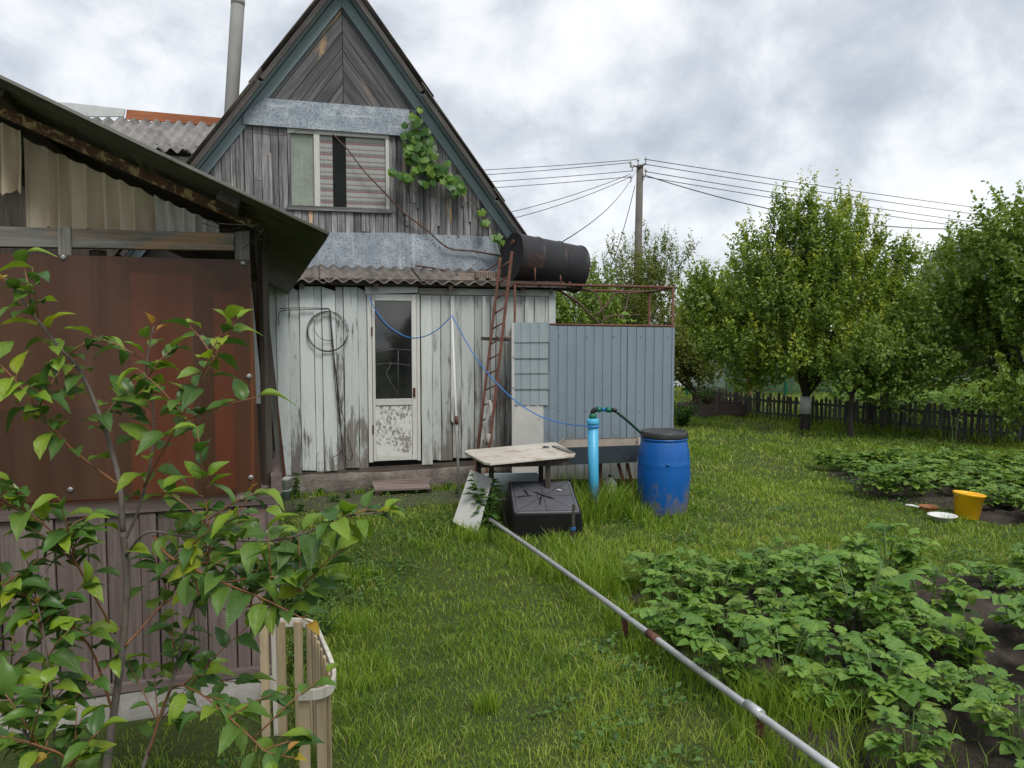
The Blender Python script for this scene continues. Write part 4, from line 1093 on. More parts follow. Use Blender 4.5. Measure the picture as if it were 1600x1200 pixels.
for s in targets:
    acc = 0
    for i in range(len(cur) - 1):
        l = (cur[i + 1] - cur[i]).length
        if acc + l >= s:
            p = cur[i].lerp(cur[i + 1], (s - acc) / l); t_ = (cur[i + 1] - cur[i]).normalized(); break
        acc += l
    nn = Vector((-t_.y, t_.x, 0))
    q = p - nn * 0.016
    tl = U(-0.012, 0.012)
    # half-round slat
    pr = [(-0.019, 0.004), (-0.016, -0.003), (0, -0.006), (0.016, -0.003), (0.019, 0.004)]
    vs = []
    for z_, d in ((-ZB - 0.02, tl), (-0.006, 0.0)):
        for (u, w_) in pr: vs.append((u, w_, z_ ))
    n_ = len(pr)
    fs = [(k, (k + 1) % n_, n_ + (k + 1) % n_, n_ + k) for k in range(n_)] + [tuple(range(n_ - 1, -1, -1)), tuple(range(n_, 2 * n_))]
    M = Matrix(((t_.x, nn.x, 0, q.x), (t_.y, nn.y, 0, q.y), (0, 0, 1, ZB - 0.004), (0, 0, 0, 1)))
    MB().add(vs, fs, False).build('slat', MAT['slat'], bt, M)
wp = BP(431, 968, ZB) - o_
bar('bleached_post', (wp.x, wp.y, 0), (wp.x - 0.012, wp.y + 0.02, ZB + 0.27), 0.032, 0.014, MAT['slat_white'], bt, up=(0, -1, 0))

# ------------------------------------------------------------------ shower cabin
CF = Frame(at(800, 600, 8.2).x, 8.2, R(2.0))
cab = thing('shower_cabin', 'garden shower cabin of blue grey ribbed sheet metal under a rusty pipe frame', 'cabin', CF.o, CF.yaw)
def C(px, py, y=0.0): return CF.xz(px, py, y)
cx1 = C(1053, 600)[0]; cz = C(900, 508)[1]; czR = C(1052, 512)[1]
def ribbed(name, x0, x1, z0, zt0, zt1, y, mat, parent, pitch=0.096, depth=0.010):
    """trapezoid-ribbed sheet: vertical ribs, real folds"""
    prof = []
    x = 0.0; w = x1 - x0
    while x < w:
        for (dx, dy) in ((0, 0), (0.060, 0), (0.066, depth), (0.090, depth)):
            if x + dx <= w: prof.append((x + dx, dy))
        x += pitch
    prof.append((w, 0.0))
    vs = []; fs = []
    for z_ in (0, 1):
        for (px_, py_) in prof:
            vs.append((px_ - w / 2, py_, (zt0 + (zt1 - zt0) * px_ / w) - z0 if z_ else 0))
    n = len(prof)
    for i in range(n - 1): fs.append((i, i + 1, n + i + 1, n + i))
    mb = MB(); mb.add(vs, fs)
    o = mb.build(name, mat, parent, Matrix.Translation(((x0 + x1) / 2, y, z0)))
    sd_ = o.modifiers.new('thickness', 'SOLIDIFY'); sd_.thickness = 0.002; sd_.offset = -1
    return o
xs_ = C(857, 600)[0]; xsm = C(950, 600)[0]
zf = lambda x: cz + (czR - cz) * (x / cx1)
ribbed('wall_sheet', xs_ - 0.085, cx1 * 0.72, 0.12, zf(xs_), zf(cx1 * 0.72), 0.0, MAT['profile'], cab)
ribbed('wall_sheet', cx1 * 0.72 - 0.015, cx1, 0.12, zf(cx1 * 0.72), zf(cx1), -0.004, MAT['profile'], cab)
# lapped patch strips at the left end
zy = [C(828, v)[1] for v in (504, 533, 558, 581.5, 606, 631)]
for i in range(5):
    ps = ribbed('patch_strip', 0.004, xs_ + U(-.004, .008), zy[i + 1] - 0.012, zy[i] + U(-.002, .002), zy[i] + U(-.004, .004), -0.026 - 0.002 * (i % 2), MAT['profile_old'], cab, pitch=0.096, depth=0.008)
    ps.rotation_euler = (-0.07, U(-.012, .012), 0)
slab('white_panel', [C(805, 752), C(849, 752), C(849, 630.5), C(803, 630.5)], -0.014, 0.008, MAT['white_metal'], cab)
slab('corner_trim', [C(800, 765), C(805, 765), C(803, 506), C(799, 505)], -0.026, 0.012, MAT['white_metal'], cab)
# left return wall towards the house, right side, rear
MB().box((0.006, 0.24, cz / 2 + 0.05), (0.004, 0.46, cz - 0.14)).build('return_wall', MAT['white_metal'], cab)
MB().box((cx1 - 0.003, 0.47, cz / 2 + 0.05), (0.004, 0.93, cz - 0.14)).build('side_sheet', MAT['profile'], cab)
MB().box((cx1 / 2 + 0.3, 0.95, cz / 2 + 0.02), (cx1 - 0.6, 0.004, cz - 0.2)).build('rear_sheet', MAT['profile'], cab)
for row in (0.10, 0.9):
    for xx in np.arange(xs_ + 0.12, cx1, 0.29):
        z_ = zf(xx) - row
        MB().lathe([(0.007, 0), (0.006, 0.003), (0.003, 0.005)], 8, Matrix.Translation((xx, -0.006, z_)) @ Matrix.Rotation(R(90), 4, 'X')).build('screw', MAT['steel'], cab)
# rusty pipe frame
FT = C(803, 443)[1]; FTR = C(1050, 449)[1]; yb = 0.92; FTB = FT - 0.02
xl = 0.03; xr = cx1 - 0.02
fp = [(xl, 0.02, FT), (xr, 0.02, FTR), (xr - 0.06, yb, FTR), (xl, yb, FT)]
for a_, b_ in ((0, 1), (1, 2), (2, 3), (3, 0)):
    rod('frame_rail', [fp[a_], fp[b_]], 0.014, MAT['rust'], cab)
for (x_, y_, z_) in fp:
    rod('frame_post', [(x_, y_, 0), (x_, y_, z_ + 0.004)], 0.013, MAT['rust'], cab)
rod('frame_rail', [(xl, 0.018, zf(0) + 0.012), (xr, 0.018, zf(cx1) + 0.016)], 0.012, MAT['rust'], cab)
for xx in (0.30, 0.62):
    rod('cross_bar', [(xx, 0.02, FT + 0.012), (xx + 0.06, yb, FT + 0.012)], 0.013, MAT['rust'], cab)
for px_, h_ in ((836, 418), (876, 430)):
    p = C(px_, 444, 0.06)
    rod('tank_stop', [(p[0], 0.06, FT - 0.005), (p[0], 0.06, C(px_, h_, 0.06)[1])], 0.008, MAT['rust'], cab)

# steel drum as water tank
dL = at(799, 402, 8.74); dR = at(902, 421, 9.14)
ax_ = (dR - dL); LD = ax_.length; az = ax_.normalized()
uu = Vector((0, 0, 1)); yx = (uu - az * uu.dot(az)).normalized(); xx_ = yx.cross(az)
M = Matrix(((xx_.x, yx.x, az.x, dL.x), (xx_.y, yx.y, az.y, dL.y), (xx_.z, yx.z, az.z, dL.z), (0, 0, 0, 1)))
drum = tag(MB().lathe([(0.255, 0.012), (0.262, 0.012), (0.276, 0.0), (0.284, 0.004), (0.284, 0.018), (0.276, 0.026), (0.275, 0.05), (0.275, LD * 0.29), (0.275, LD * 0.31), (0.284, LD * 0.325), (0.284, LD * 0.338), (0.275, LD * 0.352), (0.275, LD * 0.372),
                   (0.275, LD * 0.61), (0.275, LD * 0.63), (0.284, LD * 0.645), (0.284, LD * 0.658), (0.275, LD * 0.672), (0.275, LD * 0.69), (0.274, LD - 0.05), (0.274, LD - 0.026), (0.284, LD - 0.018), (0.284, LD - 0.004), (0.276, LD), (0.26, LD - 0.012)], 56).build('steel_drum', MAT['drum']),
           'blackened steel drum lying on the rusty frame over the shower cabin', 'drum')
drum.matrix_world = M
MB().lathe([(0.03, -0.002), (0.03, 0.02), (0.022, 0.022)], 14, Matrix.Translation((0.0, 0.17, -0.012))).build('bung', MAT['rust'], drum)

# ladder
lb = at(757, 765, 7.95); lb2 = at(739, 766, 8.0); lt = at(800, 393, 8.22); lt2 = at(782, 402, 8.27)
lad = thing('iron_ladder', 'rusty narrow iron ladder leaning on the small roof below the drum', 'ladder', (lb.x, lb.y, 0))
def rel(v): return Vector(v) - lad.location
bar('rail', rel(lb), rel(lt), 0.032, 0.02, MAT['rust'], lad, up=(0, -1, 0))
bar('rail', rel(lb2), rel(lt2), 0.03, 0.02, MAT['rust'], lad, up=(0, -1, 0))
for i in range(15):
    f = 0.045 + i * 0.0655
    rod('rung', [rel(lb.lerp(lt, f)), rel(lb2.lerp(lt2, f - 0.012))], 0.0085, MAT['rust'], lad)
# shelf ledge with knobs at the ladder
p0, p1 = at(753, 529, 8.3), at(797, 531, 8.15)
t = thing('wall_bracket', 'dark timber bracket behind the ladder next to the ribbed cabin corner', 'bracket', (p0.x, p0.y, p0.z))
bar('bracket_bar', (0, 0, 0), p1 - p0, 0.05, 0.035, MAT['dark_wood'], t)
for f in (0.55, 0.7, 0.85, 0.97): MB().lathe([(0.0, -0.014), (0.012, -0.01), (0.014, 0), (0.01, 0.012), (0.0, 0.014)], 10, Matrix.Translation((p1 - p0) * f + Vector((0, -0.01, 0.03)))).build('knob', MAT['brick_grey'], t)
# rag on the ladder
rg = at(764, 625, 7.98)
n = 10; vs = []; fs = []
for j in range(9):
    s_ = j / 8
    wd = 0.028 + 0.085 * s_ ** 0.8
    for i in range(n + 1):
        t_ = i / n - 0.5
        vs.append((t_ * wd * (0.8 + 0.35 * math.sin(6 * s_ + 1)) - 0.05 * s_ + 0.02 * math.sin(7 * s_), -0.03 - 0.018 * math.sin(t_ * 7 + 5 * s_) - 0.008 * math.sin(t_ * 19 - 4 * s_), -0.46 * s_ + (0.14 * t_ * abs(t_) * 2 - 0.03 * math.sin(9 * t_)) * s_ ** 3))
for j in range(8):
    for i in range(n): a_ = j * (n + 1) + i; fs.append((a_, a_ + 1, a_ + n + 2, a_ + n + 1))
o = MB().add(vs, fs, True).build('rag', MAT['rag']); o.location = rg; o.modifiers.new('thickness', 'SOLIDIFY').thickness = 0.004
tag(o, 'pale grey rag knotted over a lower rung of the iron ladder', 'rag')

# bricks lying on the little roof
def brick_at(px, py, y, mat, label, rot, holes=False):
    p = HF.px(px, py, y)
    t = thing('brick', label, 'brick', HF.w(p.x, y, p.z - 0.06), HF.yaw + rot)
    MB().box((0, 0, 0.04), (0.22, 0.11, 0.08)).build('block', mat, t, bevel=0.006)
    if holes:
        for i in range(7):
            for j in range(3):
                MB().box((-0.09 + i * 0.03, -0.0555, 0.02 + j * 0.02), (0.012, 0.002, 0.012)).build('hole', MAT['brick_hole_shade'], t)  # near-black chips on the face stand in for shade in the perforations
brick_at(728, 430, 0.25, MAT['brick_grey'], 'plain weathered brick at the edge of the small slate roof', 0.1)
brick_at(757, 427, 0.2, MAT['brick_grey'], 'perforated grey brown brick beside the ladder top', 0.05, True)
# ------------------------------------------------------------------ yard things
# pallet step in front of the door
sp = ground(628, 771)
step = thing('door_step', 'low weathered plank pallet below the white door', 'step', (sp.x - 0.02, sp.y + 0.16, 0), HF.yaw - 0.05)
for i, x_ in enumerate((-0.27, 0.27)): bar('bearer', (x_, -0.24, 0.022), (x_, 0.22, 0.085), 0.05, 0.05, MAT['dark_wood'], step)
for i in range(6):
    y_ = -0.215 + i * 0.08
    bar('plank', (-0.30 + U(-.02, .02), y_, 0.062 + i * 0.0125 + U(0, .006)), (0.30 + U(-.025, .02), y_ + U(-.01, .01), 0.062 + i * 0.0125 + U(0, .008)), 0.072, 0.02, MAT['step'], step, up=(0, -0.16, 1))

# bent rods and wire coil hung on the white wall
def HW(px, py, y=-0.06): p = HF.px(px, py, y); return HF.w(p.x, y, p.z)
c = HW(512, 518, -0.05)
t = thing('wire_coil', 'round coil of thin iron wire hanging on the white boards left of the door', 'wire', c)
for r_, off, jit in ((0.212, (0, 0, 0), 0.003), (0.205, (0.006, 0, 0.004), 0.004), (0.20, (-0.004, 0, -0.008), 0.004), (0.15, (0.012, 0, 0.055), 0.006)):
    pts = [Vector((math.cos(a) * r_ + off[0], 0.008 * math.sin(3 * a), math.sin(a) * r_ + off[2])) for a in np.linspace(0, 2 * math.pi * (0.97 if r_ > .16 else 0.8), 40)]
    pts = [Matrix.Rotation(HF.yaw, 3, 'Z') @ (p + Vector((U(-jit, jit) * .3, 0, U(-jit, jit) * .3))) for p in pts]
    rod('wire_loop', pts, 0.0034, MAT['wire'], t, 6)
c = HW(515, 482, -0.05)
t = thing('bent_rods', 'bundle of thin bent iron rods hooked on the white wall beside the wire coil', 'rods', c)
for pts in ([(437, 482), (470, 481), (514, 482)], [(436, 509), (438, 487), (470, 484), (514, 483)], [(452, 496), (453, 483)],
            [(514, 482), (518, 520), (527, 600), (534, 690), (533, 706), (519, 715)], [(515, 483), (521, 560), (534, 640), (552, 713)], [(515, 484), (520, 550), (528, 640), (541, 716), (551, 713)], [(516, 484), (520, 530), (526, 600), (536, 712)]):
    rod('rod', smooth_curve([HW(a, b, -0.052 - 0.004 * U(0, 3)) - c for a, b in pts], 4), 0.0042, MAT['wire'], t, 6)

# white prop pole for the cable
pb, pt = ground(717, 779), at(706, 494, 7.85)
pole = thing('cable_pole', 'thin white twin-tube prop pole carrying the blue cable', 'pole', pb)
d = pt - pb; o2 = Vector((0.013, 0.0, 0))
MB().tube([(0, 0, -0.02), d], 0.0085, 10).build('tube', MAT['pole_white'], pole)
MB().tube([o2, d * 0.985 + o2 * 0.5], 0.006, 8).build('tube', MAT['pole_white'], pole)
MB().tube([d * 0.41 + o2 / 2, d * 0.455 + o2 / 2], 0.019, 10).build('rusty_clamp', MAT['rust'], pole)

# pump stand pipe
pg = ground(928, 812)
pump = thing('pump_pipe', 'light blue plastic well pipe with green elbow fittings on top', 'pipe', pg)
zt_ = at(925, 659, pg.y).z
rp = 0.048
MB().lathe([(rp, -0.02), (rp, zt_ - 0.01)], 28).build('casing', MAT['pvc'], pump)
pump.rotation_euler = (0.0, -0.018, 0)
MB().lathe([(0.056, zt_ - 0.02), (0.058, zt_ - 0.015), (0.058, zt_ + 0.018), (0.05, zt_ + 0.028), (0.028, zt_ + 0.03)], 28).build('cap', MAT['pvc'], pump)
MB().lathe([(0.030, zt_ + 0.028), (0.034, zt_ + 0.035), (0.034, zt_ + 0.06), (0.026, zt_ + 0.075)], 18).build('nut', MAT['fitting_green'], pump)
zc_ = zt_ + 0.105
MB().tube(smooth_curve([(0, 0, zt_ + 0.07), (0.0, 0, zt_ + 0.09), (0.012, 0, zc_), (0.035, 0, zc_ + 0.006)], 5), 0.021, 14).build('elbow', MAT['fitting_black'], pump)
MB().tube([(0.035, 0, zc_ + 0.006), (0.075, 0.0, zc_ + 0.006)], 0.027, 14).build('nut', MAT['fitting_green'], pump)
MB().tube([(0.076, 0, zc_ + 0.006), (0.122, 0.0, zc_ + 0.002)], 0.017, 12).build('coupling', MAT['fitting_blue'], pump)
MB().tube([(0.122, 0, zc_ + 0.002), (0.165, 0.0, zc_)], 0.026, 14).build('nut', MAT['fitting_green'], pump)
MB().tube([(0.166, 0, zc_), (0.195, 0.0, zc_ - 0.002), (0.212, 0, zc_ - 0.012)], 0.02, 12).build('elbow', MAT['fitting_black'], pump)

# blue barrel
bg = ground(1036, 806)
bh = at(1037, 673, bg.y).z
bar_ = thing('water_barrel', 'blue plastic water barrel with dark lid standing in the grass', 'barrel', bg)
k = bh / 0.8
MB().lathe([(0.15, 0), (0.19, 0.0), (0.203, 0.012), (0.21, 0.05), (0.228, 0.16), (0.24, 0.30), (0.245, 0.38), (0.244, 0.44), (0.240, 0.50), (0.2405, 0.504), (0.239, 0.51), (0.235, 0.57), (0.226, 0.64), (0.214, 0.69), (0.208, 0.712), (0.205, 0.72), (0.215, 0.724), (0.215, 0.738), (0.204, 0.742), (0.204, 0.77)], 56, Matrix.Scale(k, 4)).build('body', MAT['blue_plastic'], bar_)
MB().lathe([(0.207, 0.742), (0.216, 0.744), (0.218, 0.752), (0.217, 0.792), (0.212, 0.8), (0.198, 0.8), (0.194, 0.788), (0.09, 0.784), (0.0, 0.784)], 56, Matrix.Scale(k, 4), capt=False).build('lid', MAT['lid_plastic'], bar_)
MB().lathe([(0.012, -.004), (0.016, 0.0), (0.013, 0.006), (0, 0.008)], 14, Matrix.Translation((-0.01, -0.2435 * k, 0.52 * k)) @ Matrix.Rotation(R(90), 4, 'X'), capt=False).build('moulding_plug', MAT['blue_plastic'], bar_)
# delivery hose from fitting into the barrel
hs = pg + Vector((0.205 - 0.018 * 0.9, 0, zc_ - 0.01)); he = at(1001, 676, bg.y - 0.02)
t = thing('delivery_hose', 'stiff dark green hose running from the pump fittings to the barrel lid', 'hose', hs)
MB().tube(smooth_curve([(0, 0, 0), (he - hs) * 0.5 + Vector((0, 0, 0.006)), he - hs], 6), 0.0125, 10).build('hose', MAT['hose_green'], t)

# blue cable: door, pole, pump
c0 = HW(576, 462, -0.05)
ca = [c0, HW(588, 487, -0.08), HW(610, 512, -0.12), HW(638, 527, -0.18), at(662, 526, 7.93), at(685, 514, 7.88), pt + Vector((0, 0, 0.008))]
cb = [pt + Vector((0, 0, 0.008)), at(745, 561, 7.68), at(790, 613, 7.45), at(835, 646, 7.25), at(878, 661, 7.1), at(919, 666, pg.y - 0.055)]
t = thing('blue_cable', 'thin blue cable slung from the door top over the white pole to the pump', 'cable', c0)
MB().tube([p - c0 for p in smooth_curve(ca, 6)], 0.0055, 8).build('cable_span', MAT['cable_blue'], t)
MB().tube([p - c0 for p in smooth_curve(cb, 6)], 0.0055, 8).build('cable_span', MAT['cable_blue'], t)
ang_ = [Vector((math.cos(a) * 0.058, math.sin(a) * 0.058, 0)) + Vector((pg.x - 0.018 * 0.85, pg.y, at(919, 666, pg.y).z)) - c0 for a in np.linspace(0, 2 * math.pi, 22)]
MB().tube(ang_, 0.0055, 8).build('cable_loop', MAT['cable_blue'], t)

# table
TH = 0.617
tp = [ground(px, py, TH) for px, py in ((756, 722), (766, 723.5), (897, 711), (899, 708), (868, 691), (862, 691), (728, 703), (726, 706))]
tc_ = sum(tp, Vector()) / len(tp)
tbl = thing('garden_table', 'low white laminate table with chipped stained top beside the prop pole', 'table', (tc_.x, tc_.y, 0))
n = len(tp)
vs = [(p.x - tc_.x, p.y - tc_.y, TH) for p in tp] + [(p.x - tc_.x, p.y - tc_.y, TH - 0.022) for p in tp]
MB().add(vs, [tuple(range(n)), tuple(range(2 * n - 1, n - 1, -1))] + [(i, n + i, n + (i + 1) % n, (i + 1) % n) for i in range(n)]).build('table_top', MAT['table_top'], tbl, bevel=0.003)
MB().box((0, 0.0, TH - 0.06), (0.78, 0.46, 0.07), R(8)).build('apron', MAT['dark_wood'], tbl)
for px_, py_ in ((768, 745), (856, 735), (748, 735), (845, 726)):
    a_ = at(px_, 725, (6.75 if py_ > 734 else 7.25)) ; 
    lx, ly = a_.x - tc_.x, a_.y - tc_.y
    bar('leg', (lx * 1.02, ly, 0), (lx, ly, TH - 0.05), 0.045, 0.045, MAT['dark_wood'], tbl)
bar('edge_strip', ground(866, 697, TH + 0.008) - Vector((tc_.x, tc_.y, 0)), ground(893, 707, TH + 0.008) - Vector((tc_.x, tc_.y, 0)), 0.05, 0.012, MAT['beam'], tbl)
w0 = ground(853, 700, TH + 0.006)
t = thing('wire_hook', 'small coil of dark wire lying on the table top', 'wire', w0)
MB().tube([Vector((math.cos(a) * (0.035 - a * 0.0012), math.sin(a) * 0.03, 0.002 + 0.0012 * a)) for a in np.linspace(0, 11, 50)], 0.003, 6).build('coil', MAT['wire'], t)

# trough behind pump
tz = 0.605
q0, q1, q2, q3 = (at(862, 701, 7.25), at(1000, 695, 7.45), at(1000, 686.5, 7.95), at(880, 691, 7.85))
for q in (q0, q1, q2, q3): q.z = tz
tr = thing('wash_trough', 'dark blue grey metal trough behind the light blue pump pipe', 'trough', ((q0.x + q1.x) / 2, (q0.y + q3.y) / 2, 0))
oo = tr.location
cnt = (q0 + q1 + q2 + q3) / 4
def shr(p, f, z): return Vector((cnt.x + (p.x - cnt.x) * f, cnt.y + (p.y - cnt.y) * f, z)) - oo
Q4 = (q0, q1, q2, q3)
outer_t = [shr(p, 1, tz) for p in Q4]; outer_b = [shr(p, 0.93, tz - 0.17) for p in Q4]; inner_t = [shr(p, 0.955, tz) for p in Q4]; inner_b = [shr(p, 0.90, tz - 0.16) for p in Q4]
MB().add(outer_t + outer_b, [(i, 4 + i, 4 + (i + 1) % 4, (i + 1) % 4) for i in range(4)] + [(7, 6, 5, 4)]).build('shell', MAT['trough'], tr)
MB().add(inner_t + inner_b, [((i + 1) % 4, 4 + (i + 1) % 4, 4 + i, i) for i in range(4)] + [(4, 5, 6, 7)]).build('liner', MAT['trough_in'], tr)
MB().add(outer_t + [v + Vector((0, 0, 0.006)) for v in outer_t] + inner_t + [v + Vector((0, 0, 0.006)) for v in inner_t],
         [(4 + i, 4 + (i + 1) % 4, 12 + (i + 1) % 4, 12 + i) for i in range(4)] + [(i, (i + 1) % 4, 4 + (i + 1) % 4, 4 + i) for i in range(4)]).build('rim', MAT['trough_in'], tr)
for (px_, px2) in ((966, 985), (980, 995), (938, 936)):
    a_ = at(px_, 724, 7.5) - oo; b_ = ground(px2, 788) - oo
    bar('leg', (a_.x, a_.y, tz - 0.19), (b_.x, b_.y, 0), 0.026, 0.026, MAT['rust'], tr)

# canister
cg = ground(954, 773)
can = thing('canister', 'cloudy white plastic canister hanging below the trough', 'canister', (cg.x, cg.y + 0.05, 0.0))
b0 = at(954, 766, cg.y).z; 
MB().lathe([(0.05, 0), (0.066, 0.008), (0.07, 0.03), (0.07, 0.06), (0.064, 0.07), (0.07, 0.08), (0.068, 0.115), (0.045, 0.15), (0.022, 0.165), (0.018, 0.18)], 20).build('body', MAT['canister'], can)
MB().lathe([(0.021, 0.178), (0.021, 0.2), (0.018, 0.203)], 16).build('cap', MAT['fitting_black'], can)
MB().tube(smooth_curve([(0.035, 0, 0.15), (0.055, 0, 0.185), (0.03, 0, 0.215), (0.0, 0, 0.21)], 4), 0.006, 8).build('handle', MAT['canister'], can)

# rounded grey sheet and white slabs leaning under the table
s0 = ground(800, 790)
vs = []; 
R4 = [(-0.29, 0), (0.29, 0), (0.29, 0.26), (0.26, 0.31), (-0.26, 0.31), (-0.29, 0.26)]
o = MB().add([(x_, z_ * 0.25, z_) for x_, z_ in R4] + [(x_, z_ * 0.25 + 0.012, z_) for x_, z_ in R4], [tuple(range(6)), tuple(range(11, 5, -1))] + [(i, 6 + i, 6 + (i + 1) % 6, (i + 1) % 6) for i in range(6)]).build('metal_cover', MAT['profile_old'], bevel=0.004)
o.location = (s0.x, s0.y + 0.0, 0.0); o.rotation_euler = (0, 0, 0.1); tag(o, 'grey metal cover with rounded corners propped under the table', 'cover')
s0 = ground(812, 800)
o = MB().box((0, 0, 0.07), (0.55, 0.03, 0.14), 0.05).build('enamel_board', MAT['white_metal'], bevel=0.006); o.location = (s0.x, s0.y - 0.03, 0); o.rotation_euler = (0.1, 0, 0.05)
tag(o, 'stained white enamel board on edge behind the black tub', 'board')
A = [at(735, 733, 6.75), at(769, 748, 6.62), ground(745, 836), ground(707, 815)]
nn = (A[1] - A[0]).cross(A[2] - A[0]).normalized()
rd_ = ray(707, 815); A[3] = CP + rd_ * ((A[0] - CP).dot(nn) / rd_.dot(nn))
cen = sum(A, Vector()) / 4
if nn.y > 0: nn = -nn
base_ = Vector((cen.x, cen.y, 0))
A2 = [p - nn * 0.016 for p in A]
mb = MB().add([p - base_ for p in A] + [p - base_ for p in A2], [(0, 1, 2, 3), (7, 6, 5, 4)] + [(i, 4 + i, 4 + (i + 1) % 4, (i + 1) % 4) for i in range(4)])
o = mb.build('leaning_hardboard', MAT['slab_white'], bevel=0.003); o.location = base_; tag(o, 'off white flat hardboard sheet leaning on the table beside the black tub', 'board')

# black mixing tub, upside down and tipped towards the lawn
base_ = at(849, 776, 6.58); base_ = Vector((base_.x, base_.y, 0))
tub = thing('mixing_tub', 'upturned black plastic mixing tub with ribbed base lying in the grass', 'tub', base_, R(4))
TM = Matrix.Translation((0, 0, 0.285)) @ Matrix.Rotation(R(13.5), 4, 'X')
def rrect(w, d, r, z, n=5):
    out = []
    for (sx_, sy_, a0) in ((1, 1, 0), (-1, 1, 90), (-1, -1, 180), (1, -1, 270)):
        for k in range(n + 1):
            a_ = R(a0 + 90 * k / n); out.append(TM @ Vector((sx_ * (w / 2 - r) + r * math.cos(a_), sy_ * (d / 2 - r) + r * math.sin(a_), z)))
    return out
def loft(loops, cap0=True, cap1=True):
    n = len(loops[0]); vs = [v for l in loops for v in l]; fs = []
    for i in range(len(loops) - 1):
        for k in range(n): fs.append((i * n + k, (i + 1) * n + k, (i + 1) * n + (k + 1) % n, i * n + (k + 1) % n))
    mb = MB(); mb.add(vs, fs, True)
    if cap0: mb.f.append(tuple(range(n))); mb.sm.append(False)
    if cap1: mb.f.append(tuple((len(loops) - 1) * n + k for k in range(n - 1, -1, -1))); mb.sm.append(False)
    return mb
loft([rrect(0.56, 0.63, 0.022, 0.0), rrect(0.57, 0.64, 0.026, -0.003), rrect(0.575, 0.645, 0.028, -0.009), rrect(0.578, 0.648, 0.028, -0.02), rrect(0.63, 0.70, 0.06, -0.245), rrect(0.632, 0.702, 0.06, -0.25), rrect(0.67, 0.74, 0.07, -0.252), rrect(0.675, 0.745, 0.07, -0.262), rrect(0.67, 0.74, 0.07, -0.272)]).build('shell', MAT['black_plastic'], tub)
loft([rrect(0.535, 0.605, 0.03, 0.004), rrect(0.545, 0.615, 0.034, 0.001), rrect(0.545, 0.615, 0.034, -0.004)], True, False).build('base_plate', MAT['tub_base'], tub)
def bil(u, v, h=0.0): return TM @ Vector(((u - 0.5) * 0.53, (0.5 - v) * 0.60, h + 0.0035))
for (a_, b_) in (((.04, .04), (.96, .96)), ((.96, .04), (.04, .96)), ((.5, .04), (.5, .96)), ((.04, .5), (.96, .5)), ((.03, .03), (.97, .03)), ((.97, .03), (.97, .97)), ((.97, .97), (.03, .97)), ((.03, .97), (.03, .03))):
    MB().tube([bil(*a_), bil(*b_)], 0.0028, 6).build('rib', MAT['black_plastic'], tub)
MB().tube([bil(.5 + .11 * math.cos(a), .5 + .11 * math.sin(a)) for a in np.linspace(0, 2 * math.pi, 24)], 0.0028, 6).build('rib', MAT['black_plastic'], tub)
for (a_, b_) in (((.36, .38), (.68, .62)), ((.47, .5), (.40, .80)), ((.06, .55), (.30, .48)), ((.20, .30), (.25, .46))):
    pts = [bil(a_[0] + (b_[0] - a_[0]) * f, a_[1] + (b_[1] - a_[1]) * f + U(-.015, .015), 0.004) for f in np.linspace(0, 1, 7)]
    MB().tube(pts, [0.003, .008, .006, .009, .006, .008, .003], 6).build('patch_weld', MAT['black_plastic'], tub)
pl_ = bil(.78, .32, 0.006)
MB().box(pl_, (0.03, 0.05, 0.004), 0.5).build('sticker', MAT['bowl_white'], tub)

# little stake with blue string in front of the tub
sg = ground(895, 858)
t = thing('short_stake', 'short dark wooden stake with blue string beside the black tub', 'stake', sg)
zt_ = at(895, 788, sg.y).z
bar('stake', (0, 0, -0.02), (0.004, 0, zt_), 0.024, 0.022, MAT['dark_wood'], t)
MB().tube([Vector((math.cos(a) * 0.02, math.sin(a) * 0.02, 0.15 + 0.002 * a)) for a in np.linspace(0, 13, 30)], 0.003, 6).build('string', MAT['cable_blue'], t)

# long galvanised pipe on stakes
pA = ground(766, 812, 0.15); pB = ground(1345, 1228, 0.15)
gp = thing('galvanised_pipe', 'long galvanised pipe held low above the lawn on short stakes', 'pipe', pA)
d = pB - pA
MB().tube([d * f + Vector((0, 0, 0.010 * math.sin(f * math.pi * 1.5))) for f in np.linspace(-0.0, 1, 14)], 0.0165, 16).build('tube', MAT['galv'], gp)
jf = 0.66
for f, w_ in ((0.655, 0.022), (0.857, 0.021)):
    MB().tube([d * (f - 0.012), d * (f + 0.012)], w_, 14).build('rusty_joint' if f < 0.7 else 'joint', MAT['rust'] if f < 0.7 else MAT['galv'], gp)
for px_, py_, nm in ((981, 1006, 1), (1215, 1172, 0)):
    g = ground(px_, py_)
    f = (g.y - pA.y) / d.y
    g = pA + d * f
    t = thing('pipe_stake', 'rusty angle stake carrying the galvanised pipe ' + ('mid-length beside the potato bed' if nm else 'near its end by the weeds'), 'stake', (g.x, g.y, 0))
    bar('stake', (0.0, 0.008, -0.02), (-0.004, 0.008, 0.145), 0.03, 0.012, MAT['rust'], t, up=(0, 1, 0))
    MB().tube([(0.0, 0.02, 0.14), (0.012, 0.0, 0.132), (0.0, -0.02, 0.14)], 0.005, 6).build('hook', MAT['rust'], t)

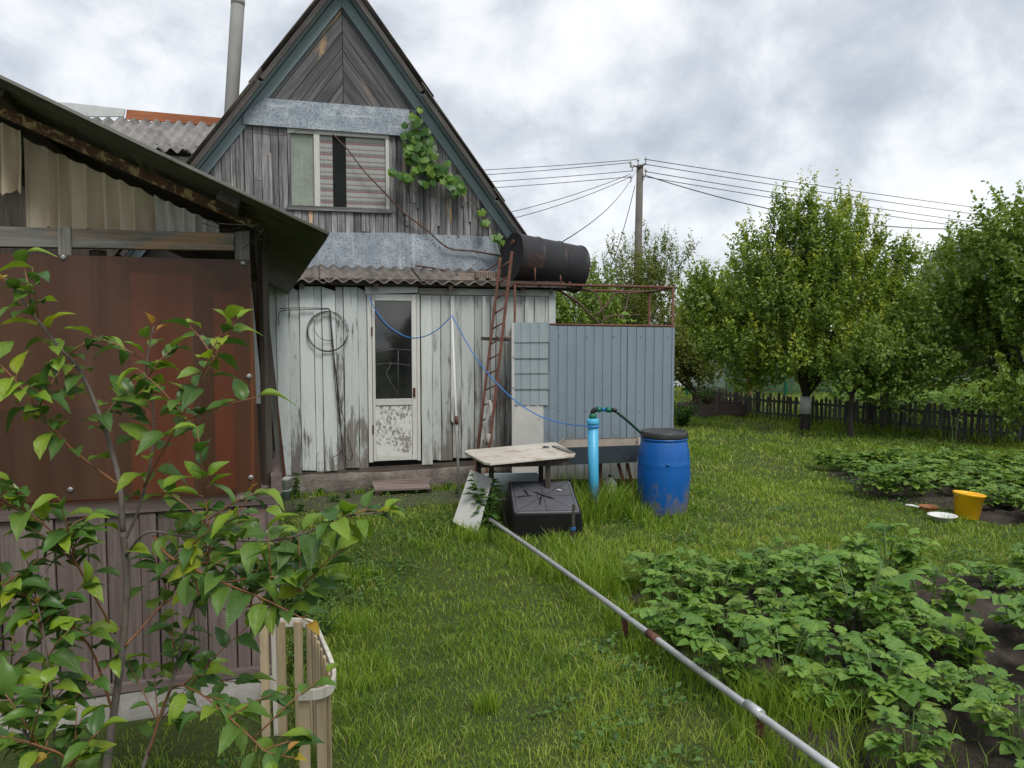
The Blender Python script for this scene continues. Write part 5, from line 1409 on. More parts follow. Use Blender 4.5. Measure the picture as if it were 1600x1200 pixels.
# bucket, bowl, pan
yg = ground(1510, 810)
bk = thing('yellow_bucket', 'bright yellow plastic bucket tipped slightly by the potato rows', 'bucket', yg)
bk.rotation_euler = (0.0, R(6), 0.3); bk.scale = (0.9, 0.9, 0.92)
MB().lathe([(0.0, 0.004), (0.105, 0.0), (0.112, 0.006), (0.14, 0.235), (0.15, 0.237), (0.151, 0.255), (0.143, 0.258), (0.136, 0.235), (0.108, 0.012), (0, 0.012)], 40, capb=False, capt=False).build('shell', MAT['yellow'], bk)
MB().tube([Vector((math.cos(a) * 0.152, math.sin(a) * 0.152, 0.235 - 0.13 * math.sin(a))) for a in np.linspace(0, math.pi, 20)], 0.003, 6).build('handle', MAT['steel'], bk)
wg = ground(1472, 816)
bw = thing('white_bowl', 'shallow white plastic bowl on the grass beside the bucket', 'bowl', wg)
MB().lathe([(0.0, 0.003), (0.06, 0.0), (0.072, 0.008), (0.11, 0.06), (0.122, 0.064), (0.122, 0.068), (0.108, 0.066), (0.07, 0.014), (0, 0.012)], 40, capb=False, capt=False).build('shell', MAT['bowl_white'], bw)
og = ground(1455, 803)
pn_ = thing('saucepan', 'orange brown enamel saucepan with pale handle behind the white bowl', 'saucepan', (og.x - 0.0, og.y + 0.05, 0))
MB().lathe([(0.0, 0.003), (0.075, 0.0), (0.082, 0.008), (0.085, 0.06), (0.09, 0.063), (0.083, 0.064), (0.078, 0.012), (0, 0.01)], 36, capb=False, capt=False).build('body', MAT['terracotta'], pn_)
MB().tube([(-0.083, 0, 0.052), (-0.15, 0.01, 0.066), (-0.21, 0.02, 0.07)], [0.008, 0.011, 0.009], 8).build('handle', MAT['bowl_white'], pn_)

# ------------------------------------------------------------------ utility pole and lines
YP = 25.0
pt0 = at(1000, 258, YP); pb0 = at(993, 560, YP)
up_ = thing('utility_pole', 'weathered utility pole with insulators behind the bushes', 'pole', (pb0.x, pb0.y, 0))
def rl(v): return Vector(v) - up_.location
MB().tube([(0, 0, -0.1), rl(pt0)], [0.15, 0.105], 14).build('shaft', MAT['pole_concrete'], up_)
arm = []
for px_, py_ in ((997, 252), (1009, 250), (988, 262), (986, 279), (1009, 268), (1006, 276), (985, 256)):
    p = at(px_, py_, YP - 0.12)
    MB().tube([rl(p) + Vector((0, 0, -0.12)), rl(p)], 0.012, 6).build('pin', MAT['wire'], up_)
    MB().lathe([(0.02, 0), (0.045, 0.01), (0.04, 0.05), (0.03, 0.06), (0.035, 0.09), (0.0, 0.1)], 10, Matrix.Translation(rl(p)), capt=False).build('insulator', MAT['insulator'], up_)
bar('bracket', rl(at(996, 262, YP - 0.12)), rl(at(1009, 256, YP - 0.12)), 0.05, 0.05, MAT['wire'], up_)
bar('bracket', rl(at(986, 258, YP - 0.12)), rl(at(1000, 262, YP - 0.12)), 0.04, 0.04, MAT['wire'], up_)
def span(a, b, sag, r, label, grp, nm='power_line'):
    t = thing(nm, label, 'cable', a, group=grp)
    n = 18
    MB().tube([(b - a) * (i / n) + Vector((0, 0, -sag * 4 * (i / n) * (1 - i / n))) for i in range(n + 1)], r, 5).build('wire', MAT['line'], t)
for (p, q, s_) in (((997, 249), (540, 272), 0.10), ((985, 254), (540, 283), 0.10), ((988, 267), (540, 292), 0.1), ((986, 276), (540, 303), 0.1)):
    span(at(*p, YP - 0.12), at(*q, 32), s_, 0.011, 'thin power line from the pole running behind the steep gable', 'power lines behind the gable')
for (p, q, s_) in (((985, 272), (540, 368), 0.35), ((986, 276), (600, 372), 0.35)):
    span(at(*p, YP - 0.12), at(*q, 20), s_, 0.010, 'low sagging service line from the pole to behind the gable', 'low service lines')
for (p, q, s_) in (((1009, 249), (1760, 352), 0.12), ((1010, 257), (1760, 364), 0.12), ((1008, 268), (1760, 376), 0.14), ((1006, 276), (1760, 386), 0.14)):
    span(at(*p, YP - 0.12), at(*q, 38), s_, 0.0125, 'thin power line from the pole running over the fruit trees', 'power lines over the trees')
span(at(1008, 274, YP - 0.12), at(1620, 350, 30), 0.75, 0.016, 'thicker sagging cable from the pole towards the fruit trees', None)
span(at(994, 266, YP - 0.12), at(878, 378, 9.0), 0.22, 0.007, 'single slack line from the pole down to the drum', None)
span(at(992, 290, YP - 0.12), at(948, 430, 24), 0.25, 0.012, 'steep stay wire from the pole down into the bushes', None)
# ------------------------------------------------------------------ vegetation helpers
def fast_mesh(name, V, F, mat, tint=None, smooth=False):
    V = np.asarray(V, np.float32); F = np.asarray(F, np.int32); k = F.shape[1]
    me = bpy.data.meshes.new(name)
    me.vertices.add(len(V)); me.vertices.foreach_set('co', V.ravel())
    me.loops.add(F.size); me.loops.foreach_set('vertex_index', F.ravel())
    me.polygons.add(len(F)); me.polygons.foreach_set('loop_start', np.arange(0, F.size, k, dtype=np.int32))
    me.update(calc_edges=True)
    if smooth: me.polygons.foreach_set('use_smooth', np.ones(len(F), bool))
    me.materials.append(mat)
    if tint is not None:
        a = me.attributes.new('tint', 'FLOAT', 'POINT'); a.data.foreach_set('value', np.asarray(tint, np.float32))
    return me
def unit(a): return a / np.maximum(np.linalg.norm(a, axis=1, keepdims=True), 1e-9)
def leaf_cloud(name, P, D, Nn, L, Wd, tint, mat, fold=0.18, droop=0.15):
    """folded four-cornered leaves: two faces each"""
    D = unit(D); Nn = unit(Nn - D * np.sum(Nn * D, 1, keepdims=True)); B = np.cross(D, Nn)
    L = L[:, None]; Wd = Wd[:, None]
    v0 = P; v2 = P + D * L - Nn * L * droop
    md = P + D * L * 0.45 
    v1 = md + B * Wd + Nn * Wd * fold * 2; v3 = md - B * Wd + Nn * Wd * fold * 2
    V = np.stack([v0, v1, v2, v3], 1).reshape(-1, 3)
    n = len(P); i = np.arange(n)[:, None] * 4
    F = np.concatenate([i + np.array([[0, 1, 2]]), i + np.array([[0, 2, 3]])], 1).reshape(-1, 3)
    return fast_mesh(name, V, F, mat, np.repeat(tint, 4))
def rnd_dir(n): return unit(rng.normal(size=(n, 3)))
def snoise(x, y, s=1.0, seed=0):
    r = np.random.default_rng(seed); out = np.zeros_like(x)
    for k in range(7):
        a = r.uniform(0, 2 * np.pi); f = s * 2 ** r.uniform(-0.6, 1.6); out += np.sin((x * np.cos(a) + y * np.sin(a)) * f + r.uniform(0, 6.3)) / 7
    return out * 1.6

# ------------------------------------------------------------------ soil beds
def bed(name, poly, rowdir, pitch, amp=0.05):
    xs = [p[0] for p in poly]; ys = [p[1] for p in poly]
    nx, ny = int((max(xs) - min(xs)) / 0.05), int((max(ys) - min(ys)) / 0.05)
    X, Y = np.meshgrid(np.linspace(min(xs), max(xs), nx), np.linspace(min(ys), max(ys), ny))
    d = np.full(X.shape, 9.0)
    for i in range(len(poly)):      # signed distance to the convex outline
        a, b = np.array(poly[i]), np.array(poly[(i + 1) % len(poly)]); e = b - a; e = e / np.linalg.norm(e); nrm = np.array((-e[1], e[0]))
        d = np.minimum(d, (X - a[0]) * nrm[0] + (Y - a[1]) * nrm[1])
    d = d + 0.10 * snoise(X, Y, 4, 5)
    m = np.clip(d / 0.25, -0.6, 1)
    v = -np.sin(rowdir) * X + np.cos(rowdir) * Y
    Z = 0.025 * m + amp * np.clip(m, 0, 1) * (0.5 + 0.5 * np.cos(2 * np.pi * v / pitch)) + 0.012 * rng.normal(size=X.shape) * np.clip(m, 0, 1) + 0.012 * snoise(X, Y, 14, 3)
    Z = np.where(m < 0, -0.03, Z)
    V = np.stack([X, Y, Z], -1).reshape(-1, 3)
    i = (np.arange(ny - 1)[:, None] * nx + np.arange(nx - 1)[None, :]).ravel()
    F = np.stack([i, i + 1, i + nx + 1, i + nx], 1)
    keep = (Z.ravel()[F] > -0.029).any(1)
    o = link(name, fast_mesh(name, V, F[keep], MAT['soil'], smooth=True)); tag(o, kind='structure')
    return o
BED1 = [(1.18, 2.2), (4.4, 2.2), (4.4, 5.2), (3.0, 5.35), (0.72, 5.0), (0.80, 4.3)]
BED2 = [(4.35, 6.55), (8.8, 6.3), (8.8, 9.5), (3.85, 9.45), (3.62, 8.0)]
ROW1, ROW2 = R(12), R(-4)
bed('vegetable_bed', BED1, ROW1, 0.56); bed('vegetable_bed', BED2, ROW2, 0.6, 0.03)
def inside(poly, X, Y, m=0.0):
    r = np.ones(X.shape, bool)
    for i in range(len(poly)):
        a, b = np.array(poly[i]), np.array(poly[(i + 1) % len(poly)]); e = b - a; e = e / np.linalg.norm(e)
        r &= ((X - a[0]) * -e[1] + (Y - a[1]) * e[0]) > m
    return r

# ------------------------------------------------------------------ lawn
def blades(name, X, Y, h, w, tint, lean, mat, z0=None):
    n = len(X); a = rng.uniform(0, 2 * np.pi, n); b = rng.uniform(0, 2 * np.pi, n)
    P = np.stack([X, Y, np.zeros(n) if z0 is None else z0], 1)
    Bv = np.stack([np.cos(a), np.sin(a), np.zeros(n)], 1) * (w / 2)[:, None]
    Lv = np.stack([np.cos(b), np.sin(b), np.zeros(n)], 1) * (h * lean)[:, None]
    up = np.zeros((n, 3)); up[:, 2] = h
    v0 = P - Bv; v1 = P + Bv
    m_ = P + up * 0.55 + Lv * 0.3
    v2 = m_ + Bv * 0.8; v3 = m_ - Bv * 0.8
    v4 = P + up * (1 - 0.25 * lean)[:, None] + Lv
    V = np.stack([v0, v1, v2, v3, v4], 1).reshape(-1, 3)
    i = np.arange(n)[:, None] * 5
    F = np.concatenate([i + np.array([[0, 1, 2]]), i + np.array([[0, 2, 3]]), i + np.array([[3, 2, 4]])], 1).reshape(-1, 3)
    return fast_mesh(name, V, F, mat, np.repeat(tint, 5))
bx, by = [], []
for (y0, y1, dens) in ((1.9, 3.2, 6500), (3.2, 4.6, 5200), (4.6, 6.2, 3800), (6.2, 8.5, 2400), (8.5, 11.5, 1300), (11.5, 16.5, 650), (16.5, 26, 160)):
    xl_, xr_ = -0.45 * y1 - 0.3, 0.72 * y1 + 0.8
    n = int((xr_ - xl_) * (y1 - y0) * dens)
    bx.append(rng.uniform(xl_, xr_, n)); by.append(rng.uniform(y0, y1, n))
X = np.concatenate(bx); Y = np.concatenate(by)
# keep out of the buildings and beds; thin over the trodden path and worn patches
c, s = math.cos(-HF.yaw), math.sin(-HF.yaw)
hx = c * (X - HF.o.x) - s * (Y - HF.o.y); hy = s * (X - HF.o.x) + c * (Y - HF.o.y)
c, s = math.cos(-SF.yaw), math.sin(-SF.yaw)
sx = c * (X - SF.o.x) - s * (Y - SF.o.y); sy = s * (X - SF.o.x) + c * (Y - SF.o.y)
c, s = math.cos(-CF.yaw), math.sin(-CF.yaw)
kx = c * (X - CF.o.x) - s * (Y - CF.o.y); ky = s * (X - CF.o.x) + c * (Y - CF.o.y)
keep = ~((hx > -0.6) & (hx < xb + 0.05) & (hy > -0.08) & (hy < 6)) & ~((sx < 0.03) & (sy > -0.16)) & ~((sx < 0.0) & (sy > -0.55) & (rng.random(len(X)) < 0.8))
keep &= ~((kx > 0) & (kx < cx1) & (ky > -0.02) & (ky < 1))
ib = inside(BED1, X, Y, 0.05) | inside(BED2, X, Y, 0.05)
keep &= ~(ib & (rng.random(len(X)) < 0.94))
onpath = (hx > -0.3) & (hx < 2.3) & (hy > -0.95) & (hy < 0)
keep &= ~(onpath & (rng.random(len(X)) < 0.45))
worn = snoise(X, Y, 1.6, 1) + 0.55 * snoise(X, Y, 7, 2)
wleft = np.exp(-(((X + 1.05) / 0.55) ** 2 + ((Y - 5.6) / 0.9) ** 2)) + 0.9 * np.exp(-(((X - 0.85) / 0.35) ** 2 + ((Y - 3.6) / 0.9) ** 2)) + 0.8 * np.exp(-(((X - 0.25) / 0.4) ** 2 + ((Y - 5.9) / 0.5) ** 2))
pk = np.clip(1.0 - 0.75 * np.clip(worn - 0.35, 0, 1) - 0.55 * wleft, 0.12, 1)
keep &= rng.random(len(X)) < pk
X, Y, worn, onpath = X[keep], Y[keep], worn[keep], onpath[keep]
hgt = 0.040 + 0.022 * snoise(X, Y, 2.2, 7) + 0.030 * snoise(X, Y, 9, 8)
hgt = np.clip(hgt, 0.018, 0.12) * rng.uniform(0.55, 1.5, len(X)) * (1 + np.clip(Y - 9, 0, 6) * 0.06)
hgt = np.where(onpath, hgt * 0.3, hgt)
wid = np.maximum(0.0032, 0.00095 * Y) * rng.uniform(0.7, 1.3, len(X))
tint = np.clip(0.44 + 0.20 * snoise(X, Y, 1.1, 9) + 0.16 * snoise(X, Y, 5, 10) + rng.normal(0, 0.14, len(X)), 0, 0.80)
dry = (rng.random(len(X)) < 0.05 + 0.22 * np.clip(worn, 0, 1)); tint[dry] = rng.uniform(0.85, 1.0, dry.sum())
o = link('lawn_grass', blades('lawn_grass', X, Y, hgt, wid, tint, rng.uniform(0.2, 1.3, len(X)), MAT['grass']))
tag(o, 'short uneven mown lawn grass between the house and the beds', 'grass', kind='stuff')

# small broad-leaved weeds in the lawn
n = 30000
Y = rng.uniform(2.2, 11, n) ** 1.0; X = rng.uniform(-0.4, 0.7, n) * Y
m_ = (snoise(X, Y, 2.6, 21) + 0.6 * snoise(X, Y, 8, 22) > 0.30) & ~inside(BED1, X, Y, -0.05)
c, s = math.cos(-HF.yaw), math.sin(-HF.yaw)
hy = s * (X - HF.o.x) + c * (Y - HF.o.y); hx_ = c * (X - HF.o.x) - s * (Y - HF.o.y)
c, s = math.cos(-SF.yaw), math.sin(-SF.yaw)
sx = c * (X - SF.o.x) - s * (Y - SF.o.y); sy = s * (X - SF.o.x) + c * (Y - SF.o.y)
m_ &= ~((hy > -0.1) & (hx_ < 3)) & ~((sx < 0.03) & (sy > -0.16)) & ~((hx_ > -0.3) & (hx_ < 2.2) & (hy > -0.9) & (rng.random(n) < 0.8))
X, Y = X[m_], Y[m_]; n = len(X)
a = rng.uniform(0, 6.3, n)
D = np.stack([np.cos(a), np.sin(a), rng.uniform(0.1, 0.7, n)], 1)
Lw = rng.uniform(0.02, 0.05, n)
o = link('lawn_weeds', leaf_cloud('lawn_weeds', np.stack([X, Y, rng.uniform(0.012, 0.05, n)], 1), D, np.stack([rng.normal(0, .25, n), rng.normal(0, .25, n), np.ones(n)], 1), Lw, Lw * 0.3, rng.uniform(0, 0.9, n), MAT['weed']))
tag(o, 'small broad-leaved weeds and clover scattered through the lawn', 'weeds', kind='stuff')

# taller grass along the pipe, round barrel and pump, along the plinth and in the bed edge
def clump(cx, cy, r, n, h0, h1):
    a = rng.uniform(0, 6.3, n); q = r * np.sqrt(rng.random(n))
    return cx + q * np.cos(a), cy + q * np.sin(a), rng.uniform(h0, h1, n)
cl = []
def gpx(px, py): g = ground(px, py); return g.x, g.y
for (px, py, r, n, h0, h1) in ((905, 815, 0.20, 320, 0.12, 0.42), (940, 812, 0.16, 300, 0.12, 0.45), (965, 805, 0.22, 380, 0.12, 0.42), (985, 800, 0.15, 250, 0.1, 0.38), (1000, 815, 0.12, 160, 0.08, 0.25), (1040, 826, 0.2, 160, 0.05, 0.16), (880, 858, 0.16, 160, 0.06, 0.2),
                              (890, 790, 0.3, 250, 0.1, 0.38), (790, 800, 0.3, 180, 0.1, 0.34), (915, 900, 0.22, 420, 0.10, 0.30), (945, 925, 0.20, 420, 0.08, 0.30), (895, 905, 0.15, 200, 0.06, 0.2), (985, 980, 0.16, 300, 0.06, 0.22), (1010, 1020, 0.14, 220, 0.05, 0.16),
                              (1190, 1110, 0.16, 320, 0.06, 0.26), (1240, 1130, 0.16, 320, 0.08, 0.30), (1290, 1160, 0.16, 320, 0.08, 0.32), (1170, 1180, 0.14, 160, 0.05, 0.2), (730, 840, 0.18, 160, 0.05, 0.16), (745, 845, 0.12, 160, 0.05, 0.18), (1060, 815, 0.12, 120, 0.05, 0.15),
                              (540, 980, 0.16, 380, 0.05, 0.16), (560, 1060, 0.2, 420, 0.05, 0.14), (760, 1110, 0.06, 160, 0.05, 0.13), (505, 900, 0.18, 300, 0.05, 0.15), (560, 905, 0.2, 260, 0.04, 0.12), (900, 765, 0.4, 220, 0.06, 0.3), (1010, 760, 0.3, 160, 0.06, 0.26),
                              (1090, 800, 0.2, 60, 0.04, 0.1)):
    cl.append(clump(*gpx(px, py), r, n, h0, h1))
for i in range(60):
    f = U(0, 1); p = HF.w(-0.1 + 2.8 * f, -0.12 - U(0, 0.1), 0); cl.append(clump(p.x, p.y, 0.05, 16, 0.03, 0.10))
for i in range(50):      # under the rear fence
    f = U(0, 1); cl.append(clump(7.9 - 3.2 * f, 11.5 + 3.6 * f, 0.12, 14, 0.08, 0.22))
for i in range(40):
    f = U(0, 1); p = pA + (pB - pA) * f; cl.append(clump(p.x + 0.03, p.y + 0.04, 0.10, 40, 0.04, 0.15))
for i in range(170):
    y_ = U(2.3, 5.1); x_ = 0.72 + (5.0 - y_) * 0.17 + abs(random.gauss(0, 0.30)); cl.append(clump(x_, y_, 0.08, 12, 0.05, 0.20))
X = np.concatenate([q[0] for q in cl]); Y = np.concatenate([q[1] for q in cl]); h_ = np.concatenate([q[2] for q in cl])
o = link('tall_grass', blades('tall_grass', X, Y, h_, np.maximum(0.0042, 0.0011 * Y) * rng.uniform(0.7, 1.3, len(X)), np.clip(rng.normal(0.45, 0.16, len(X)), 0, 0.78), rng.uniform(0.15, 0.75, len(X)), MAT['grass']))
tag(o, 'uncut tall grass tufts round the pump, barrel and pipe', 'grass', kind='stuff')

# ------------------------------------------------------------------ cherry sapling
def leaf_mesh(name, mat, curl, fold, wave, wmax=0.25, tipp=0.75, seg=8):
    vs = []; fs = []
    for i in range(seg + 1):
        t = i / seg
        w = wmax * (math.sin(math.pi * t ** tipp) ** 0.85 if 0 < t < 1 else 0)
        if t > 0.8: w *= 0.9
        z = -curl * t * t + 0.05 * math.sin(t * 3)
        ser = 1 + 0.05 * (-1) ** i
        for u in (-1, -0.5, 0, 0.5, 1):
            vs.append((u * w * ser, t, z + fold * abs(u) * w * (2 - abs(u)) + wave * math.sin(t * 9 + u * 2) * abs(u) * 0.1))
    for i in range(seg):
        for k in range(4): a = i * 5 + k; fs.append((a, a + 1, a + 6, a + 5))
    return MB().add(vs, fs, True).mesh(mat, name)
CL = {}
for kind, mt in (('old', 'cherry_leaf'), ('young', 'cherry_young'), ('tip', 'cherry_tip')):
    CL[kind] = [leaf_mesh('cherry_leaf', MAT[mt], c_, f_, w_, wm) for (c_, f_, w_, wm) in ((0.25, 0.45, 0.2, 0.26), (0.45, 0.35, 0.25, 0.25), (0.12, 0.6, 0.15, 0.235), (0.6, 0.5, 0.3, 0.27))]
cb_ = Vector((at(150, 1390, 2.35).x, 2.35, 0.0))
cherry = thing('cherry_sapling', 'young cherry sapling with glossy serrated leaves in front of the brown shed', 'sapling', cb_)
BR = [  # pixels, distance, base and tip radius
    ([(150, 1390, 2.35), (168, 1190, 2.35), (180, 1100, 2.35), (193, 1000, 2.35), (198, 900, 2.33), (192, 830, 2.30)], 0.0165, 0.0115, 6, 'trunk'),
    ([(192, 830, 2.30), (186, 750, 2.3), (160, 660, 2.3), (125, 580, 2.28), (90, 540, 2.25), (40, 475, 2.2), (8, 435, 2.2)], 0.0105, 0.0025, 26, 'branch'),
    ([(192, 850, 2.31), (215, 800, 2.3), (236, 720, 2.28), (240, 640, 2.25), (228, 580, 2.25), (240, 510, 2.25)], 0.0065, 0.002, 24, 'branch'),
    ([(225, 760, 2.29), (262, 690, 2.24), (300, 620, 2.2), (335, 560, 2.18), (366, 502, 2.18)], 0.0048, 0.0018, 17, 'branch'),
    ([(197, 868, 2.31), (229, 832, 2.24), (290, 838, 2.18), (387, 845, 2.1), (460, 838, 2.05), (540, 808, 2.0), (603, 800, 2.0)], 0.006, 0.0018, 28, 'branch'),
    ([(240, 838, 2.23), (263, 868, 2.12), (310, 892, 2.05), (349, 911, 2.0), (410, 935, 1.96), (490, 975, 1.93)], 0.005, 0.0018, 18, 'branch'),
    ([(349, 952, 2.05), (372, 950, 2.03), (425, 938, 2.0), (465, 923, 1.98), (482, 905, 1.98)], 0.003, 0.0015, 9, 'branch'),
    ([(300, 870, 2.16), (312, 930, 2.12), (328, 850, 2.1), (322, 790, 2.1), (318, 745, 2.1)], 0.004, 0.0016, 14, 'branch'),
    ([(232, 1180, 2.32), (265, 1080, 2.3), (302, 1078, 2.1), (349, 1113, 2.0), (395, 1155, 1.92), (418, 1175, 1.9), (465, 1185, 1.88)], 0.0045, 0.0016, 12, 'branch'),
    ([(178, 1120, 2.35), (140, 1010, 2.3), (80, 960, 2.22), (20, 920, 2.15), (-40, 895, 2.1)], 0.0055, 0.002, 22, 'branch'),
    ([(188, 760, 2.3), (110, 700, 2.22), (60, 640, 2.16), (20, 590, 2.12), (-30, 545, 2.1)], 0.0055, 0.002, 24, 'branch'),
    ([(195, 1010, 2.34), (240, 960, 2.4), (300, 890, 2.45), (350, 830, 2.48), (395, 770, 2.5)], 0.005, 0.002, 14, 'branch'),
    ([(160, 1390, 2.35), (230, 1180, 2.4), (265, 1080, 2.42), (290, 985, 2.42), (318, 905, 2.4), (330, 850, 2.38)], 0.009, 0.003, 18, 'branch'),
    ([(120, 1390, 2.3), (55, 1190, 2.2), (30, 1120, 2.15), (5, 1060, 2.1), (-20, 990, 2.1)], 0.009, 0.003, 16, 'branch'),
    ([(90, 1300, 2.25), (85, 1150, 2.15), (78, 1060, 2.12), (68, 990, 2.1), (58, 940, 2.1)], 0.006, 0.002, 16, 'branch'),
    ([(120, 1330, 2.2), (110, 1200, 2.0), (60, 1165, 1.95), (0, 1150, 1.92)], 0.005, 0.002, 12, 'branch'),
    ([(180, 990, 2.34), (130, 900, 2.25), (100, 850, 2.2), (40, 800, 2.15), (-30, 780, 2.1)], 0.0045, 0.002, 16, 'branch'),
]
nleaf = 0
def add_cherry_leaf(p, d, nrm, size, kind):
    global nleaf
    if nleaf >= 300: return
    nleaf += 1
    d = d.normalized(); z = (nrm - d * nrm.dot(d)).normalized(); x = d.cross(z)
    s_ = size
    M = Matrix(((x.x * s_, d.x * s_, z.x * s_, p.x), (x.y * s_, d.y * s_, z.y * s_, p.y), (x.z * s_, d.z * s_, z.z * s_, p.z), (0, 0, 0, 1)))
    link('leaf', random.choice(CL[kind]), cherry, M)
for (pts, r0_, r1_, nl, kind) in BR:
    W3 = smooth_curve([at(*p) - cb_ for p in pts], 5)
    m_ = len(W3)
    MB().tube(W3, [0.82 * (r0_ + (r1_ - r0_) * (i / (m_ - 1))) for i in range(m_)], 9).build(kind, MAT['cherry_bark'] if (kind == 'trunk' or r0_ > 0.0058) else MAT['cherry_twig'], cherry)
    for q in range(nl):
        f = (q + U(0.2, 0.8)) / nl
        f = 0.22 + 0.78 * f if kind == 'branch' else 0.5 + 0.5 * f
        k_ = min(int(f * (m_ - 1)), m_ - 2); ff = f * (m_ - 1) - k_
        p = W3[k_].lerp(W3[k_ + 1], min(ff, 1)); tg = (W3[k_ + 1] - W3[k_]).normalized()
        side = tg.cross(Vector((0, 0, 1)));
        side = side.normalized() if side.length > 0.1 else Vector((1, 0, 0))
        sg = 1 if q % 2 else -1
        lat = (Matrix.Rotation(U(-0.9, 0.9), 3, tg) @ side) * sg
        tipn = f > 0.9
        d = tg * (0.75 if tipn else U(0.15, 0.6)) + lat * U(0.5, 1.0) + Vector((0, 0, -0.18 + U(-0.25, 0.35)))
        if tipn: d += Vector((0, 0, 0.35))
        nv_ = Vector((U(-.45, .45), U(-.75, .15), 1.0))
        kd = 'tip' if (tipn and U(0, 1) < 0.5) or U(0, 1) < 0.03 else ('young' if (f > 0.72 and U(0, 1) < 0.6) or U(0, 1) < 0.07 else 'old')
        sz = U(0.066, 0.108) * (0.5 if kd == 'tip' else 0.85 if f > 0.85 else 1.0)
        # petiole
        pe = p + d.normalized() * 0.018
        add_cherry_leaf(pe, d, nv_, sz, kd)
        if U(0, 1) < 0.85: MB().tube([p, pe + d.normalized() * 0.004], 0.0012, 5).build('petiole', MAT['cherry_twig'], cherry)

XP, XD, XN, XL_, XT = [], [], [], [], []
for (pts, r0_, r1_, nl, kind) in BR[1:]:
    W3 = smooth_curve([at(*p) - cb_ for p in pts], 5); m_ = len(W3)
    for q in range(4 + 4 * int(pts[0][1] > 900)):
        k_ = random.randrange(int(m_ * 0.25), m_ - 4); p = W3[k_]; tg = (W3[k_ + 1] - W3[k_]).normalized()
        d = (tg * 0.6 + Vector((U(-1, 1), U(-.2, .9), U(-.3, .7)))).normalized(); ln_ = U(0.10, 0.24)
        tw = [p, p + d * ln_ * 0.5 + Vector((0, 0, 0.01)), p + d * ln_]
        MB().tube(tw, [0.0025, 0.002, 0.0012], 5).build('twig', MAT['cherry_twig'], cherry)
        for j in range(5):
            XP.append(tw[0].lerp(tw[2], 0.3 + 0.7 * j / 4)); XD.append(d * 0.5 + Vector((U(-1, 1), U(-1, 1), U(-.5, .35)))); XN.append(Vector((U(-.4, .4), U(-.6, .2), 1))); XL_.append(U(0.06, 0.098)); XT.append(random.choice(CL['old'] if j < 4 else CL['young']))
V = []; F = []; T = []; b_ = 0
for p, d, nv_, sz, me in zip(XP, XD, XN, XL_, XT):
    d = d.normalized(); z = (nv_ - d * nv_.dot(d)).normalized(); x = d.cross(z)
    M = Matrix(((x.x, d.x, z.x), (x.y, d.y, z.y), (x.z, d.z, z.z)))
    V += [tuple(M @ (v.co * sz) + p) for v in me.vertices]; F += [[i + b_ for i in f.vertices] for f in me.polygons]; T += [U(0, 0.75) if me in CL['old'] else 1.0] * len(me.vertices); b_ += len(me.vertices)
o = link('inner_foliage', fast_mesh('inner_foliage', np.array(V), np.array(F), leafy('cherry inner leaves', [(0.045, 0.105, 0.026), (0.068, 0.15, 0.032), (0.105, 0.20, 0.032), (0.18, 0.28, 0.03)], 0.36, 0.28, attr='tint'), np.array(T), smooth=True), cherry); o['kind'] = 'stuff'

# ------------------------------------------------------------------ potato plants
def potato_leaf(name, mat, seed):
    r = random.Random(seed); mb = MB(); L = 1.0
    def leaflet(p, ang, l, tilt):
        ca, sa = math.cos(ang), math.sin(ang); vs = []; n = 6
        for i in range(n + 1):
            t = i / n; w = l * 0.44 * (math.sin(math.pi * t ** 0.66) ** 0.75 if 0 < t < 1 else 0)
            z = -0.22 * l * t * t
            for u in (-1, 0, 1):
                x_, y_, z_ = u * w, t * l, z + abs(u) * w * 0.35 + r.uniform(-.012, .012) * l
                vs.append((p[0] + ca * x_ + sa * y_ * 1.0, p[1] - sa * x_ + ca * y_, p[2] + z_ + tilt * t * l))
        fs = []
        for i in range(n):
            for k in range(2): a = i * 3 + k; fs.append((a, a + 1, a + 4, a + 3))
        mb.add(vs, fs, True)
    def ra(t): return (0.02 * math.sin(5 * t), t, 0.10 * t - 0.30 * t * t)
    for t, l in ((0.28, 0.26), (0.50, 0.42), (0.74, 0.48)):
        for sg in (-1, 1):
            leaflet(ra(t + r.uniform(-.04, .04)), sg * (1.15 + r.uniform(-.2, .2)), l * r.uniform(0.85, 1.15), r.uniform(-.2, .15))
    leaflet(ra(0.9), r.uniform(-.2, .2), 0.5, -0.1)
    mb.tube([ra(t) for t in (0, 0.3, 0.6, 0.92)], [0.016, 0.013, 0.010, 0.008], 4, cap=False)
    return mb.mesh(mat, name)
PL = [potato_leaf('potato_leaf', MAT['potato'], s_) for s_ in range(7)]
def plant_layout(h, nst, r):
    """stems and leaf frames of one potato plant"""
    stems = []; leaves = []
    for i in range(nst):
        a = 2 * math.pi * i / nst + r.uniform(-.5, .5); ln = r.uniform(0.25, 0.75) * h * 0.8
        top = Vector((math.cos(a) * ln, math.sin(a) * ln, h * r.uniform(0.72, 1.0)))
        base_ = Vector((math.cos(a) * 0.03, math.sin(a) * 0.03, -0.02))
        pts = [base_, base_.lerp(top, 0.5) + Vector((0, 0, h * 0.12)), top]
        stems.append(pts)
        for k in range(7):
            t = 0.30 + 0.70 * k / 6
            p = pts[0].lerp(pts[1], t * 2) if t < 0.5 else pts[1].lerp(pts[2], t * 2 - 1)
            az = a + r.uniform(-1.6, 1.6) if k < 6 else a + r.uniform(-3, 3)
            d = Vector((math.cos(az), math.sin(az), r.uniform(0.05, 0.4) if k < 6 else r.uniform(0.2, 0.6)))
            leaves.append((p, d, r.uniform(0.62, 1.0) * (0.95 if k < 6 else 0.62)))
    return stems, leaves
